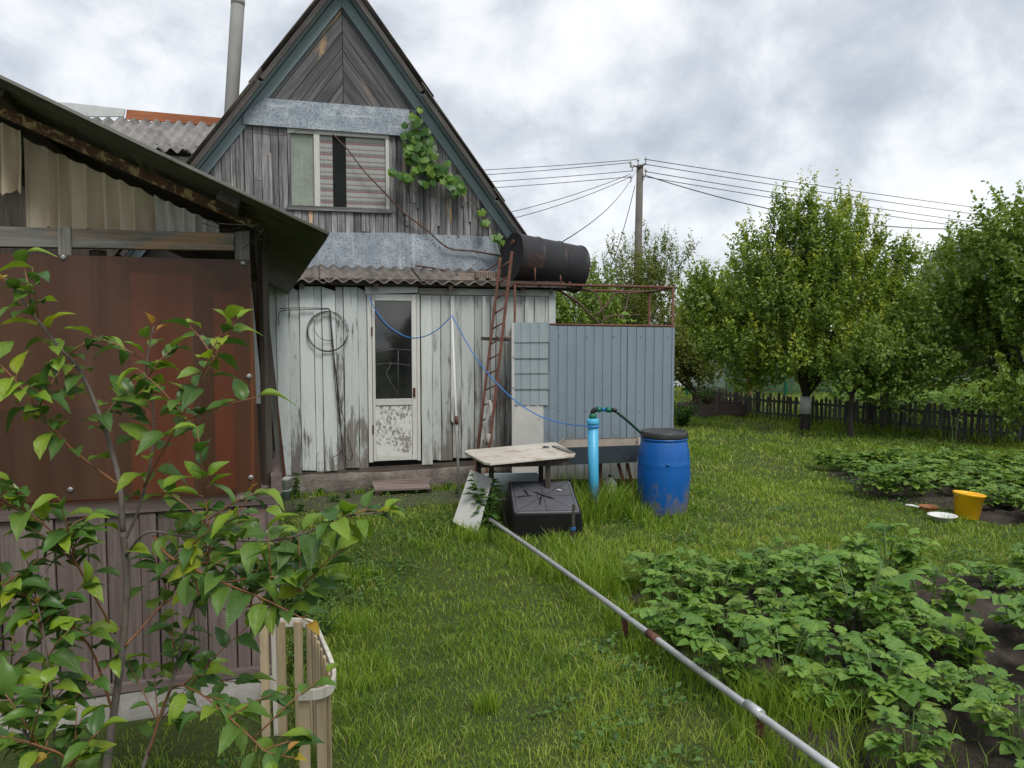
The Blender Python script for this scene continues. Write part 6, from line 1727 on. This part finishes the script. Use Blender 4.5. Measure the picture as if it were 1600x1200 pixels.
def lmat(p, d, s_, r):
    d = d.normalized(); up = Vector((r.uniform(-.3, .3), r.uniform(-.3, .3), 1)); z = (up - d * up.dot(d)).normalized(); x = d.cross(z)
    return Matrix(((x.x * s_, d.x * s_, z.x * s_, p.x), (x.y * s_, d.y * s_, z.y * s_, p.y), (x.z * s_, d.z * s_, z.z * s_, p.z), (0, 0, 0, 1)))
pr = random.Random(5)
LAY = [plant_layout(pr.uniform(0.18, 0.29), 5, pr) for _ in range(6)]
STM = []
for st, lv in LAY:
    mb = MB()
    for pts in st: mb.tube(smooth_curve(pts, 3), [0.006, 0.006, 0.005, 0.005, 0.004, 0.004, 0.003], 5)
    STM.append(mb.mesh(MAT['stem'], 'stems'))
def potato(x, y, sc, rot, grp, label):
    k = pr.randrange(len(LAY)); st, lv = LAY[k]
    t = thing('potato_plant', label, 'potato plant', (x, y, 0.05), rot, grp); t.scale = (sc, sc, sc)
    link('stems', STM[k], t)
    for (p, d, s_) in lv:
        if pr.random() < 0.06: continue
        link('leaf', pr.choice(PL), t, lmat(p, d, 0.142 * s_ * pr.uniform(0.75, 1.25), pr))
npot = 0
for row in range(-2, 12):
    for k in range(-1, 16):
        u = 0.26 * k + pr.uniform(-.06, .06) + (0.13 if row % 2 else 0); v = 2.10 + 0.44 * row + pr.uniform(-.05, .05)
        x = 0.75 + u * math.cos(ROW1) - 0 * v; y = v + u * math.sin(ROW1) - 0.35
        if not inside(BED1, np.array(x), np.array(y), 0.05): continue
        if x > 0.70 * y + 0.55 or y < 2.3: continue
        if pr.random() < 0.07: continue
        if x < 1.35 and y < 3.5 and pr.random() < 0.6: continue
        if pr.random() < 0.08: continue
        potato(x, y, pr.uniform(0.68, 1.32), pr.uniform(0, 6.3), 'potato plants in the near bed', 'leafy green potato plant in the bed beside the galvanised pipe'); npot += 1
# far bed: the same plants joined into one mesh each
def joined_plant(k, seed):
    r = random.Random(seed); st, lv = LAY[k]; V = []; F = []; T = []; b = 0
    for (p, d, s_) in lv:
        me = r.choice(PL); M = lmat(p, d, 0.165 * s_, r); tt = r.uniform(0, 1)
        for v in me.vertices: V.append(tuple(M @ v.co))
        for f in me.polygons:
            q = list(f.vertices)
            F.append([i + b for i in (q if len(q) == 4 else q + q[-1:])])
        T += [tt] * len(me.vertices); b += len(me.vertices)
    return fast_mesh('potato_plant', np.array(V), np.array(F), MAT['potato_far'], np.array(T), smooth=True)
FARP = [joined_plant(k, 40 + k) for k in range(6)]
for row in range(0, 6):
    for k in range(0, 20):
        x = 3.75 + 0.31 * k + pr.uniform(-.05, .05) + (0.15 if row % 2 else 0); y = 6.75 + row * 0.52 + pr.uniform(-.06, .06) - 0.03 * k
        if not inside(BED2, np.array(x), np.array(y), 0.05) or x > 0.68 * y + 0.5: continue
        if (x - yg.x) ** 2 + (y - yg.y) ** 2 < 0.12 or pr.random() < 0.05: continue
        o = link('potato_plant', pr.choice(FARP)); sc = pr.uniform(0.9, 1.25); o.scale = (sc, sc, sc * 0.95)
        o.location = (x, y, 0.03); o.rotation_euler = (0, 0, pr.uniform(0, 6.3))
        tag(o, 'leafy green potato plant in the bed behind the yellow bucket', 'potato plant', 'potato plants in the far bed')

# tall ragged weed by the leaning panel
def weed_plant(name, label, cat, base, h, nst, lf, mat, spread, leafL, group=None, seed=0, wr=0.28):
    r = np.random.default_rng(seed)
    t = thing(name, label, cat, base, group=group)
    mb = MB(); P, D, L = [], [], []
    for i in range(nst):
        a = r.uniform(0, 6.3); top = Vector((math.cos(a) * spread * r.uniform(.2, 1), math.sin(a) * spread * r.uniform(.2, 1), h * r.uniform(.6, 1)))
        pts = smooth_curve([Vector((math.cos(a) * .02, math.sin(a) * .02, -0.01)), top * 0.5 + Vector((0, 0, h * .06)), top], 4)
        mb.tube(pts, [0.005 - 0.003 * k / (len(pts) - 1) for k in range(len(pts))], 5)
        for k in range(lf):
            f = 0.12 + 0.88 * k / lf; p = pts[min(int(f * (len(pts) - 1)), len(pts) - 1)]
            az = r.uniform(0, 6.3); P.append(p + Vector((0, 0, r.uniform(-.02, .02)))); D.append((math.cos(az), math.sin(az), r.uniform(-.1, .8))); L.append(leafL * r.uniform(.6, 1.15) * (1.15 - 0.5 * f))
    mb.build('stems', MAT['stem'], t)
    n = len(P); L = np.array(L)
    link('foliage', leaf_cloud('foliage', np.array([tuple(p) for p in P]), np.array(D), np.stack([r.normal(0, .3, n), r.normal(0, .3, n), np.ones(n)], 1), L, L * wr, r.uniform(0, 1, n) * 0.75, mat, droop=0.3), t)
    return t
weed_plant('tall_weed', 'dark ragged tall weed between the leaning panel and black tub', 'weed', ground(761, 828), 0.52, 7, 22, MAT['weed'], 0.16, 0.12, seed=3, wr=0.16)
weed_plant('small_herb', 'small feathery herb at the plinth beside the nested pots', 'herb', HF.w(0.05, -0.22, 0), 0.34, 5, 26, MAT['weed'], 0.05, 0.05, seed=4)
for i, (px, py, h_) in enumerate(((470, 905, 0.30), (500, 940, 0.24), (455, 880, 0.34), (505, 880, 0.18), (470, 985, 0.26))):
    weed_plant('weed_bush', 'spindly yellow green weed bush behind the bamboo border', 'weed', ground(px, py + 60), h_, 8, 22, MAT['weed'], 0.2, 0.045, group='weeds behind the bamboo border', seed=20 + i)
for i, (px, py) in enumerate(((500, 768), (540, 772), (700, 758), (520, 779), (715, 765), (470, 792))):
    weed_plant('plinth_weed', 'low leafy weed growing along the house plinth', 'weed', ground(px, py + 6), 0.09, 5, 10, MAT['weed'], 0.09, 0.05, group='weeds along the plinth', seed=50 + i)
weed_plant('parsnip_weed', 'light green feathery weed standing among the potato plants', 'weed', ground(1265, 1010), 0.30, 5, 40, MAT['weed'], 0.08, 0.05, seed=71)
weed_plant('sunflower_seedling', 'bright green broad-leaved seedling rising above the potato plants', 'seedling', ground(1515, 1060), 0.42, 3, 8, leafy('bright seedling leaves', [(0.13, 0.24, 0.03), (0.18, 0.30, 0.035)], 0.45, 0.35, attr='tint'), 0.10, 0.12, seed=72, wr=0.38)
weed_plant('flowering_weed', 'thin yellow flowered weed standing before the picket fence', 'weed', ground(1490, 705), 0.62, 3, 8, MAT['weed'], 0.16, 0.07, seed=73)

# ------------------------------------------------------------------ grape vine on the gable
vb = HF.px(778, 400, YG - 0.06)
vine = thing('grape_vine', 'grape vine trained up the right rake of the grey gable', 'vine', HF.w(vb.x, vb.y, vb.z), HF.yaw)
VI = Matrix.Translation(vb).inverted()
def VP(px, py, y=YG - 0.07): return VI @ HF.px(px, py, y)
for pts, r_ in (([(782, 399), (740, 391), (700, 387), (665, 360), (630, 332), (598, 297), (570, 266), (545, 236), (521, 210)], 0.011), ([(650, 414), (680, 420), (735, 428), (770, 415), (785, 400)], 0.012),
                ([(782, 398), (770, 360), (740, 318), (715, 290), (690, 262), (662, 225), (648, 190), (655, 166)], 0.007), ([(690, 270), (650, 300), (640, 285), (610, 265)], 0.004), ([(715, 295), (700, 312), (670, 305), (645, 290)], 0.003), ([(455, 208), (440, 212), (400, 208), (383, 205)], 0.005), ([(495, 206), (470, 203), (455, 208)], 0.005)):
    c_ = smooth_curve([VP(*p) + Vector((U(-.012, .012), 0, U(-.012, .012))) for p in pts], 4)
    MB().tube(c_, [r_ * (1 - 0.35 * i / len(c_)) for i in range(len(c_))], 7).build('stem', MAT['vine_bark'], vine)
def lobed(name, seed):
    r = random.Random(seed); n = 15; vs = [(0, 0.28, 0.02)]; fs = []
    for i in range(n):
        a = math.pi * 2 * i / n - math.pi / 2
        rr = 0.5 * (1 + 0.14 * math.cos(5 * (a - math.pi / 2))) * r.uniform(0.92, 1.06)
        if i == 0: rr *= 0.5
        vs.append((math.cos(a) * rr, 0.35 + math.sin(a) * rr, -0.10 * rr + r.uniform(-.05, .05)))
    for i in range(n): fs.append((0, 1 + i, 1 + (i + 1) % n))
    return MB().add(vs, fs, True).mesh(MAT['vine_leaf'], name)
VL = [lobed('vine_leaf', s_) for s_ in range(5)]
spots = []
for (px, py, n_, sp_) in ((648, 185, 6, 8), (645, 210, 9, 11), (655, 232, 12, 15), (662, 252, 14, 16), (640, 240, 6, 10), (675, 262, 14, 16), (690, 268, 12, 14), (705, 285, 8, 10), (720, 288, 6, 6), (638, 228, 4, 8), (612, 266, 2, 3), (627, 274, 3, 5), (640, 272, 4, 6), (655, 168, 2, 4), (752, 330, 2, 3), (756, 344, 2, 3), (775, 368, 2, 3), (785, 378, 2, 3), (712, 298, 3, 6), (664, 202, 4, 8), (672, 215, 4, 8)):
    for i in range(int(n_ * 1.5)): spots.append((px + pr.gauss(0, sp_ * .6), py + pr.gauss(0, sp_ * .6)))
for (px, py) in spots:
    p = VP(px, py, YG - 0.06 - pr.uniform(0.03, 0.20))
    d = Vector((pr.uniform(-.6, .6), pr.uniform(-.5, .1), -1.0 + pr.uniform(-.2, .5))); d.normalize()
    nr = Vector((pr.uniform(-.5, .5), -1, pr.uniform(0.0, 0.9))); z = (nr - d * nr.dot(d)).normalized(); x = d.cross(z); s_ = pr.uniform(0.065, 0.115)
    M = Matrix(((x.x * s_, d.x * s_, z.x * s_, p.x), (x.y * s_, d.y * s_, z.y * s_, p.y), (x.z * s_, d.z * s_, z.z * s_, p.z), (0, 0, 0, 1)))
    link('leaf', pr.choice(VL), vine, M)
# vine canes inside the shower frame
vc = thing('dead_vine', 'bare twisted brown vine canes inside the rusty shower frame', 'vine', CF.w(cx1 * 0.55, 0.5, 1.2), CF.yaw)
def CV(px, py, y): p = CF.px(px, py, y); return p - Vector((cx1 * 0.55, 0.5, 1.2))
for pts in ([(868, 452, .5), (900, 468, .5), (920, 490, .5), (945, 510, .45)], [(880, 456, .6), (905, 478, .55), (935, 505, .5)], [(932, 492, .5), (955, 470, .55), (958, 458, .6), (990, 458, .7), (1040, 452, .5)], [(972, 500, .5), (975, 478, .6), (985, 458, .6)], [(890, 450, .7), (925, 455, .8), (940, 480, .6), (948, 508, .5)], [(940, 505, .5), (955, 495, .5), (1000, 492, .6)]):
    c_ = smooth_curve([CV(*p) + Vector((U(-.02, .02), U(-.03, .03), U(-.01, .01))) for p in pts], 4)
    MB().tube(c_, [0.013 * (1 - 0.6 * i / len(c_)) for i in range(len(c_))], 6).build('cane', MAT['vine_bark'], vc)
for (px, py) in ((978, 500), (985, 494), (990, 503), (970, 503), (982, 508)):
    p = CV(px, py, 0.4); d = Vector((pr.uniform(-.7, .7), -.3, pr.uniform(-.6, .3))).normalized(); nr = Vector((0, -.7, 1)); z = (nr - d * nr.dot(d)).normalized(); x = d.cross(z); s_ = 0.15
    link('leaf', CL['young'][0], vc, Matrix(((x.x * s_, d.x * s_, z.x * s_, p.x), (x.y * s_, d.y * s_, z.y * s_, p.y), (x.z * s_, d.z * s_, z.z * s_, p.z), (0, 0, 0, 1))))

# ------------------------------------------------------------------ trees
def tree(name, label, base, r_trunk, fork, cen, rad, nshoot, lps, lsize, mat, seed, upb=0.6, spires=0, group=None, shell=2.0, nlimb=8, lump=0.22, wr=0.3, slen=(0.22, 0.5), bark='bark', tipl=0.25, flat=0.9, lobes=None, nlobe=16):
    r = np.random.default_rng(seed)
    t = thing(name, label, 'tree' if r_trunk > 0.02 else 'bush', base, group=group)
    b = Vector(base); cen = Vector(cen) - b
    # trunk
    fk = Vector((r.normal(0, .04), r.normal(0, .04), fork))
    MB().tube(smooth_curve([Vector((0, 0, -0.05)), fk * 0.5 + Vector((r.normal(0, .02), 0, 0)), fk], 4), [r_trunk * (1.15 - 0.35 * i / 8) for i in range(9)], 12).build('trunk', MAT[bark], t)
    ph = r.uniform(0, 6.3, 6); fr_ = r.integers(2, 5, 6)
    if lobes is None:       # foliage masses spread over the crown
        lobes = []
        for _ in range(nlobe):
            d = unit(r.normal(size=(1, 3)))[0]; q = r.uniform(0.35, 0.8)
            lobes.append((np.array(cen) + d * q * np.array(rad), np.array(rad) * r.uniform(0.28, 0.5)))
    else:
        lobes = [(np.array(Vector(c_) - b), np.array(q_)) for c_, q_ in lobes]
    vol = np.array([q_.prod() ** 0.75 for _, q_ in lobes]); vol = vol / vol.sum()
    ltint = r.uniform(-0.12, 0.14, len(lobes))
    def pts_in(n, sh):
        k = r.choice(len(lobes), n, p=vol); d = unit(r.normal(size=(n, 3))); q = r.random(n) ** (1 / sh)
        c_ = np.array([l[0] for l in lobes])[k]; q_ = np.array([l[1] for l in lobes])[k]
        return c_ + d * q[:, None] * q_ * (1 + lump * r.normal(0, .4, (n, 1))), d, q, k
    # limbs
    lm = MB(); ends = []
    E = pts_in(nlimb * 6, 5)[0]
    E = E[E[:, 2] > fork * 0.9][:nlimb * 3]
    nodes_ = []
    for k, e_ in enumerate(E):
        e_ = Vector(e_)
        if k < nlimb or not nodes_:
            p0 = fk * r.uniform(0.85, 1.0); rr = r_trunk * 0.55
            mid_ = p0.lerp(e_, 0.5) + Vector((0, 0, 0.10 * (e_ - p0).length))
        else:
            p0 = nodes_[r.integers(len(nodes_))]; rr = r_trunk * 0.25; mid_ = p0.lerp(e_, 0.5) + Vector((0, 0, 0.06))
        c_ = smooth_curve([p0, mid_, p0.lerp(e_, 0.92)], 4)
        lm.tube(c_, [rr * (1 - 0.8 * i / (len(c_) - 1)) for i in range(len(c_))], 6)
        if k < nlimb: nodes_ += c_[3:7]
    lm.build('limbs', MAT[bark], t)
    # shoots
    B0, d0, q0, k0 = pts_in(nshoot, shell)
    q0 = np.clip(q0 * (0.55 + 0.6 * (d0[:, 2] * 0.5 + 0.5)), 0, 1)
    out = unit(B0 - np.array(fk) * 0.8)
    sd_ = unit(out * 0.8 + np.array([0, 0, upb]) + r.normal(0, .35, (nshoot, 3)))
    ln = r.uniform(*slen, nshoot)
    if spires:
        k = spires; a = r.uniform(0, 6.3, k); q = np.sqrt(r.random(k)) * 0.85
        top_ = np.argsort(B0[:, 2] + r.normal(0, .35, len(B0)))[-k * 2:]; sx_ = B0[r.choice(top_, k)]
        B0 = np.concatenate([B0, sx_]); sd_ = np.concatenate([sd_, unit(np.stack([r.normal(0, .12, k), r.normal(0, .12, k), np.ones(k)], 1))])
        ln = np.concatenate([ln, r.uniform(0.35, 0.75, k)]); q0 = np.concatenate([q0, np.ones(k)]); k0 = np.concatenate([k0, r.integers(0, len(lobes), k)])
    n = len(B0); tt = r.random((n, lps)); tt[:n] = np.linspace(0, 1, lps)[None, :] + r.uniform(-.03, .03, (n, lps))
    P = B0[:, None, :] + sd_[:, None, :] * (ln[:, None] * tt)[..., None] + np.array([0, 0, -0.12]) * (tt ** 2 * (1 - upb) * ln[:, None])[..., None]
    LD_ = unit((sd_[:, None, :] * 0.45 + r.normal(0, .75, (n, lps, 3)) + np.array([0, 0, -0.15])).reshape(-1, 3))
    P = P.reshape(-1, 3) + LD_ * 0.012
    Ls = (lsize * r.uniform(0.65, 1.25, (n, lps)) * (1.08 - 0.45 * tt)).ravel()
    oc = np.array([l[0] for l in lobes])[k0]; ov = unit(P - np.repeat(oc, lps, 0))
    Nn = r.normal(0, .42, (n * lps, 3)) + ov * 0.55 + np.array([0, 0, flat * 0.75])
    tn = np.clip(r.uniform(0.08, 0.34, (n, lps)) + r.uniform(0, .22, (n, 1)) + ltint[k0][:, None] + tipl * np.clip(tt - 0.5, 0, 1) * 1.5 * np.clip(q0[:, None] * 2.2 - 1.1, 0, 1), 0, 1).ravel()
    ok = P[:, 2] > 0.05
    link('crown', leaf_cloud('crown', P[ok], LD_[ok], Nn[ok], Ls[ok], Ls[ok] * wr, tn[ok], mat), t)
    return t
g = ground(1257, 672)
PLB = [(at(px, py, 13.4 + dy), (rx * 13.4 / 1200, 0.62, ry * 13.4 / 1200)) for (px, py, rx, ry, dy) in (
    (1243, 365, 34, 62, 0), (1318, 372, 36, 58, 0.3), (1278, 400, 45, 60, -0.3), (1180, 425, 38, 62, 0.1), (1205, 470, 60, 55, -0.4), (1122, 500, 48, 52, 0.2), (1150, 545, 62, 42, -0.3), (1265, 490, 62, 62, -0.6), (1340, 460, 55, 66, -0.1),
    (1385, 430, 42, 58, 0.4), (1400, 500, 48, 52, 0.2), (1320, 545, 60, 46, -0.5), (1225, 560, 58, 42, -0.5), (1180, 590, 52, 26, 0.0), (1280, 590, 50, 24, 0.2), (1250, 450, 80, 70, 0.5), (1100, 470, 26, 34, 0.1))]
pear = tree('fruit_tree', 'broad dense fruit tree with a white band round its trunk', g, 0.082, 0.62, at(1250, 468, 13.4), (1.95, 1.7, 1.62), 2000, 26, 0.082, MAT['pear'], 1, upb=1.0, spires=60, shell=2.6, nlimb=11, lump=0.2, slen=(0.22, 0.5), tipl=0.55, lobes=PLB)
zw0, zw1 = at(1257, 646, 13.4).z, at(1257, 619, 13.4).z
MB().lathe([(0.094, zw0), (0.092, zw1)], 20, capb=False, capt=False).build('trunk_wrap', MAT['wrap'], pear).modifiers.new('t', 'SOLIDIFY').thickness = 0.006
# trailing lower left boughs of the same tree come from its limbs; second slim tree
g = ground(1328, 684)
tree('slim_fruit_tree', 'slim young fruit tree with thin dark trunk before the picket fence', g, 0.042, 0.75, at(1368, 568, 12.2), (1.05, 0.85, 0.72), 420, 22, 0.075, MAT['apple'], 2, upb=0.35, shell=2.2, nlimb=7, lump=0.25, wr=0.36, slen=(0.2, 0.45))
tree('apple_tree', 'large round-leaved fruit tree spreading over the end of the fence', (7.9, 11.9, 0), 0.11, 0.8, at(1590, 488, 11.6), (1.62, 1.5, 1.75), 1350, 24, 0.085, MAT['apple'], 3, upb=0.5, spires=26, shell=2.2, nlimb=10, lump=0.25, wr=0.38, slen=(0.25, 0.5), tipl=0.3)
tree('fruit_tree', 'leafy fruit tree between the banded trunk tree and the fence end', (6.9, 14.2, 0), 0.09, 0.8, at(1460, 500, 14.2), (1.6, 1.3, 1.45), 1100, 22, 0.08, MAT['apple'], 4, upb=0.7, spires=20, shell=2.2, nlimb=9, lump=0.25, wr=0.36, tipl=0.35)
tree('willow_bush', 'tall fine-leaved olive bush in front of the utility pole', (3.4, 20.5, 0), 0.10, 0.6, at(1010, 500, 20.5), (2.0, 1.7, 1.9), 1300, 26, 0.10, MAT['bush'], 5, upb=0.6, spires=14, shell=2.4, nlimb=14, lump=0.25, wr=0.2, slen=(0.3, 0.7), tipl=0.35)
tree('green_bush', 'bright green bush behind the shower cabin and drum', (1.6, 17.0, 0), 0.06, 0.4, at(905, 505, 17.0), (1.1, 1.0, 1.35), 420, 24, 0.09, MAT['apple'], 6, upb=0.7, shell=2.2, lump=0.3, wr=0.3)
tree('hedge_bush', 'dark bush growing beside the right edge of the shower cabin', (4.1, 16.8, 0), 0.05, 0.25, at(1085, 560, 17.0), (0.85, 0.8, 1.0), 360, 22, 0.085, MAT['bush'], 7, upb=0.7, shell=2.2, lump=0.3, wr=0.3)
for i, (px, py, Y_, rx, rz, lab) in enumerate(((1120, 500, 30, 2.6, 2.4, 'pale bushy tree behind the green netting fence'), (1330, 470, 32, 3.2, 2.6, 'dark round tree far behind the banded trunk tree'), (1500, 480, 34, 3.4, 2.8, 'broad tree beyond the neighbouring garden behind the fence end'), (1640, 450, 30, 3.0, 2.8, 'tall tree beyond the roof at the garden edge'), (960, 500, 36, 3.0, 2.4, 'far low tree behind the olive bush and pole'), (1230, 520, 38, 3.4, 2.0, 'far low tree between the netting fence and the neighbouring house'))):
    c_ = at(px, py, Y_)
    tree('background_tree', lab, (c_.x, c_.y, 0), 0.14, 0.9, c_, (rx, rx * 0.8, rz), 420, 22, 0.17, MAT['bush'] if i % 2 else MAT['apple'], 30 + i, upb=0.7, shell=2.0, lump=0.28, wr=0.32, slen=(0.4, 0.9), group='trees beyond the neighbouring garden')
# tree behind the camera, which the door glass mirrors
tree('rear_tree', 'small round garden tree mirrored in the door glass', (5.3, -7.5, 0), 0.10, 0.5, (5.3, -7.5, 1.15), (1.2, 1.1, 1.25), 260, 22, 0.14, MAT['bush'], 60, upb=0.7)

# ------------------------------------------------------------------ picket fence
FPT = [(9.6, 9.6), (7.8, 11.66), (6.3, 13.45), (4.8, 15.1), (4.15, 17.6)]
fence = thing('picket_fence', 'low grey weathered picket fence along the back of the lawn', 'fence', (*FPT[2], 0))
fo = Vector((*FPT[2], 0))
for i in range(len(FPT) - 1):
    a_ = Vector((*FPT[i], 0)) - fo; b_ = Vector((*FPT[i + 1], 0)) - fo; L = (b_ - a_).length; d = (b_ - a_) / L; nn = Vector((-d.y, d.x, 0))
    yaw_ = math.atan2(d.y, d.x)
    for z_ in (0.14, 0.38): bar('rail', a_ - nn * 0.03 + Vector((0, 0, z_)), b_ - nn * 0.03 + Vector((0, 0, z_ + U(-.02, .02))), 0.03, 0.045, MAT['picket'], fence)
    bar('post', a_ - nn * 0.06 + Vector((0, 0, -0.05)), a_ - nn * 0.06 + Vector((0, 0, 0.55)), 0.07, 0.07, MAT['picket'], fence)
    s_ = 0.04
    while s_ < L - 0.03:
        w_ = U(0.042, 0.062); h_ = U(0.46, 0.56); p = a_ + d * s_
        poly = [(-w_ / 2, 0.0), (w_ / 2, 0.0), (w_ / 2, h_ - 0.035), (U(-.008, .008), h_), (-w_ / 2, h_ - 0.03)]
        mb = MB().add([(x_, 0, z_) for x_, z_ in poly] + [(x_, 0.016, z_) for x_, z_ in poly], [tuple(range(5)), tuple(range(9, 4, -1))] + [(k, 5 + k, 5 + (k + 1) % 5, (k + 1) % 5) for k in range(5)])
        M = Matrix.Translation(p) @ Matrix.Rotation(yaw_, 4, 'Z') @ Matrix.Rotation(U(-.05, .05) if U(0, 1) < .93 else U(-.3, .3), 4, 'Y') @ Matrix.Rotation(U(-.04, .04), 4, 'X')
        mb.build('picket', MAT['picket'], fence, M)
        s_ += w_ + U(0.018, 0.042)

# raised bed with brushwood
g = ground(1118, 652)
rb = thing('raised_bed', 'low brown plank raised bed heaped with brushwood by the fence', 'raised bed', (g.x, g.y + 0.3, 0), 0.1)
for (x0, y0, x1, y1) in ((-0.6, -0.3, 0.6, -0.3), (-0.6, 0.35, 0.6, 0.35), (-0.6, -0.3, -0.6, 0.35), (0.6, -0.3, 0.6, 0.35)):
    for k in range(2): bar('plank', (x0, y0, 0.07 + 0.125 * k), (x1, y1, 0.07 + 0.125 * k + U(-.01, .01)), 0.12, 0.024, MAT['brown_board'], rb, up=(0, 1, 0) if y0 == y1 else (1, 0, 0))
for px_ in (-0.6, -0.02, 0.6): bar('post', (px_, -0.325, 0), (px_, -0.325, 0.29), 0.05, 0.04, MAT['brown_board'], rb)
MB().box((0, 0.02, 0.1), (1.16, 0.6, 0.2)).build('soil_fill', MAT['soil'], rb)
mb = MB()
for i in range(70):
    p = Vector((U(-.55, .65), U(-.35, .3), U(.2, .3))); q = p + Vector((U(-.4, .4), U(-.25, .2), U(-.15, .3)))
    mb.tube([p, p.lerp(q, .5) + Vector((0, 0, U(0, .08))), q], 0.006, 4)
br_ = mb.build('brushwood', MAT['vine_bark'], rb); br_['kind'] = 'stuff'
weed_plant('weed_bush', 'green weeds sprouting from the brushwood in the raised bed', 'weed', (g.x - 0.1, g.y + 0.25, 0.25), 0.4, 14, 22, MAT['weed'], 0.4, 0.08, seed=91)
weed_plant('weed_bush', 'low dark weeds between the raised bed and the shower cabin', 'weed', (ground(1065, 665).x, ground(1065, 665).y, 0), 0.5, 22, 26, MAT['weed'], 0.5, 0.10, seed=92)

# ------------------------------------------------------------------ beyond the fence
n = 9000
X = rng.uniform(6.0, 17, n); Y = rng.uniform(12.6, 22, n)
ok = (X * 1.147 + Y > 20.75) & (X > 0.42 * Y)
X, Y = X[ok], Y[ok]; n = len(X); a = rng.uniform(0, 6.3, n); Lw = rng.uniform(0.08, 0.16, n)
o = link('vegetable_patch', leaf_cloud('vegetable_patch', np.stack([X, Y, rng.uniform(0.05, 0.42, n)], 1), np.stack([np.cos(a), np.sin(a), rng.uniform(0, .6, n)], 1), np.stack([rng.normal(0, .3, n), rng.normal(0, .3, n), np.ones(n)], 1), Lw, Lw * .35, rng.uniform(0.35, 1, n), leafy('bright vegetable leaves', [(0.06, 0.13, 0.025), (0.11, 0.21, 0.035), (0.17, 0.28, 0.045)], 0.5, 0.3, attr='tint')))
tag(o, 'bright green vegetable leaves filling the garden beyond the picket fence', 'vegetables', kind='stuff')
nf = thing('netting_fence', 'dark green netting fence on green posts behind the raised bed', 'fence', (at(1074, 600, 21).x, 21, 0))
for px_ in (1074, 1151, 1228, 1305):
    p = at(px_, 600, 21) - nf.location; bar('post', (p.x, 0, 0), (p.x, 0, 1.25), 0.07, 0.07, MAT['green_post'], nf)
for a_, b_ in ((1074, 1151), (1151, 1228), (1228, 1305)):
    p, q = at(a_, 600, 21) - nf.location, at(b_, 600, 21) - nf.location
    MB().box(((p.x + q.x) / 2, 0.0, 0.62), (q.x - p.x - 0.08, 0.006, 1.1)).build('net_panel', MAT['net'], nf)
pp_ = at(1170, 600, 17.5)
t = thing('iron_post', 'rusty iron corner post standing behind the picket fence', 'post', (pp_.x, 17.5, 0))
bar('shaft', (0, 0, -0.05), (0, 0, 0.95), 0.07, 0.07, MAT['rust'], t); bar('arm', (0.04, 0, 0.42), (0.6, 0.1, 0.40), 0.03, 0.03, MAT['rust'], t)
gh = thing('greenhouse', 'small milky film greenhouse behind the netting fence', 'greenhouse', (at(1075, 560, 24).x, 24, 0))
prof = [(math.cos(a_) * 1.2, math.sin(a_) * 1.1 + 0.35) for a_ in np.linspace(0, math.pi, 13)]
prof = [(1.2, 0)] + prof + [(-1.2, 0)]
vs = [(x_, y_, z_) for y_ in (0, 3) for x_, z_ in prof]; k = len(prof)
MB().add(vs, [(i, i + 1, k + i + 1, k + i) for i in range(k - 1)] + [tuple(range(k - 1, -1, -1)), tuple(range(k, 2 * k))]).build('film', MAT['greenhouse'], gh)
for i in range(1, 4): MB().tube([(x_ * 1.01, i - 1.0, z_ * 1.01) for x_, z_ in prof], 0.02, 6).build('hoop', MAT['wire'], gh)
def far_house(px, Y_, w, h, rh, label, yaw):
    c_ = at(px, 560, Y_)
    t = thing('far_house', label, 'house', (c_.x, Y_, 0), yaw)
    MB().box((0, 2, h / 2), (w, 4, h)).build('wall', MAT['far_wall'], t)
    MB().add([(-w / 2 - .3, -.3, h), (w / 2 + .3, -.3, h), (w / 2 + .3, 4.3, h), (-w / 2 - .3, 4.3, h), (0, -.3, h + rh), (0, 4.3, h + rh)], [(0, 1, 4), (2, 3, 5), (1, 2, 5, 4), (3, 0, 4, 5), (3, 2, 1, 0)]).build('roof', MAT['far_roof'], t)
    for x_ in (-w / 4, w / 4):
        wd_ = MB().box((x_, -0.02, h * 0.55), (0.9, 0.06, 1.1)).build('window', MAT['white_ridge'], t)
        MB().box((x_, -0.056, h * 0.55), (0.74, 0.02, 0.94)).build('pane', MAT['door_glass'], wd_)
far_house(1620, 27, 4.5, 2.6, 2.6, 'pale house with grey gable roof behind the round-leaved tree', 0.3)
far_house(1150, 40, 5.0, 2.4, 1.6, 'small pale house glimpsed past the banded trunk tree', -0.1)
print('cherry leaves', nleaf, 'potatoes', npot, 'objects', len(bpy.data.objects))
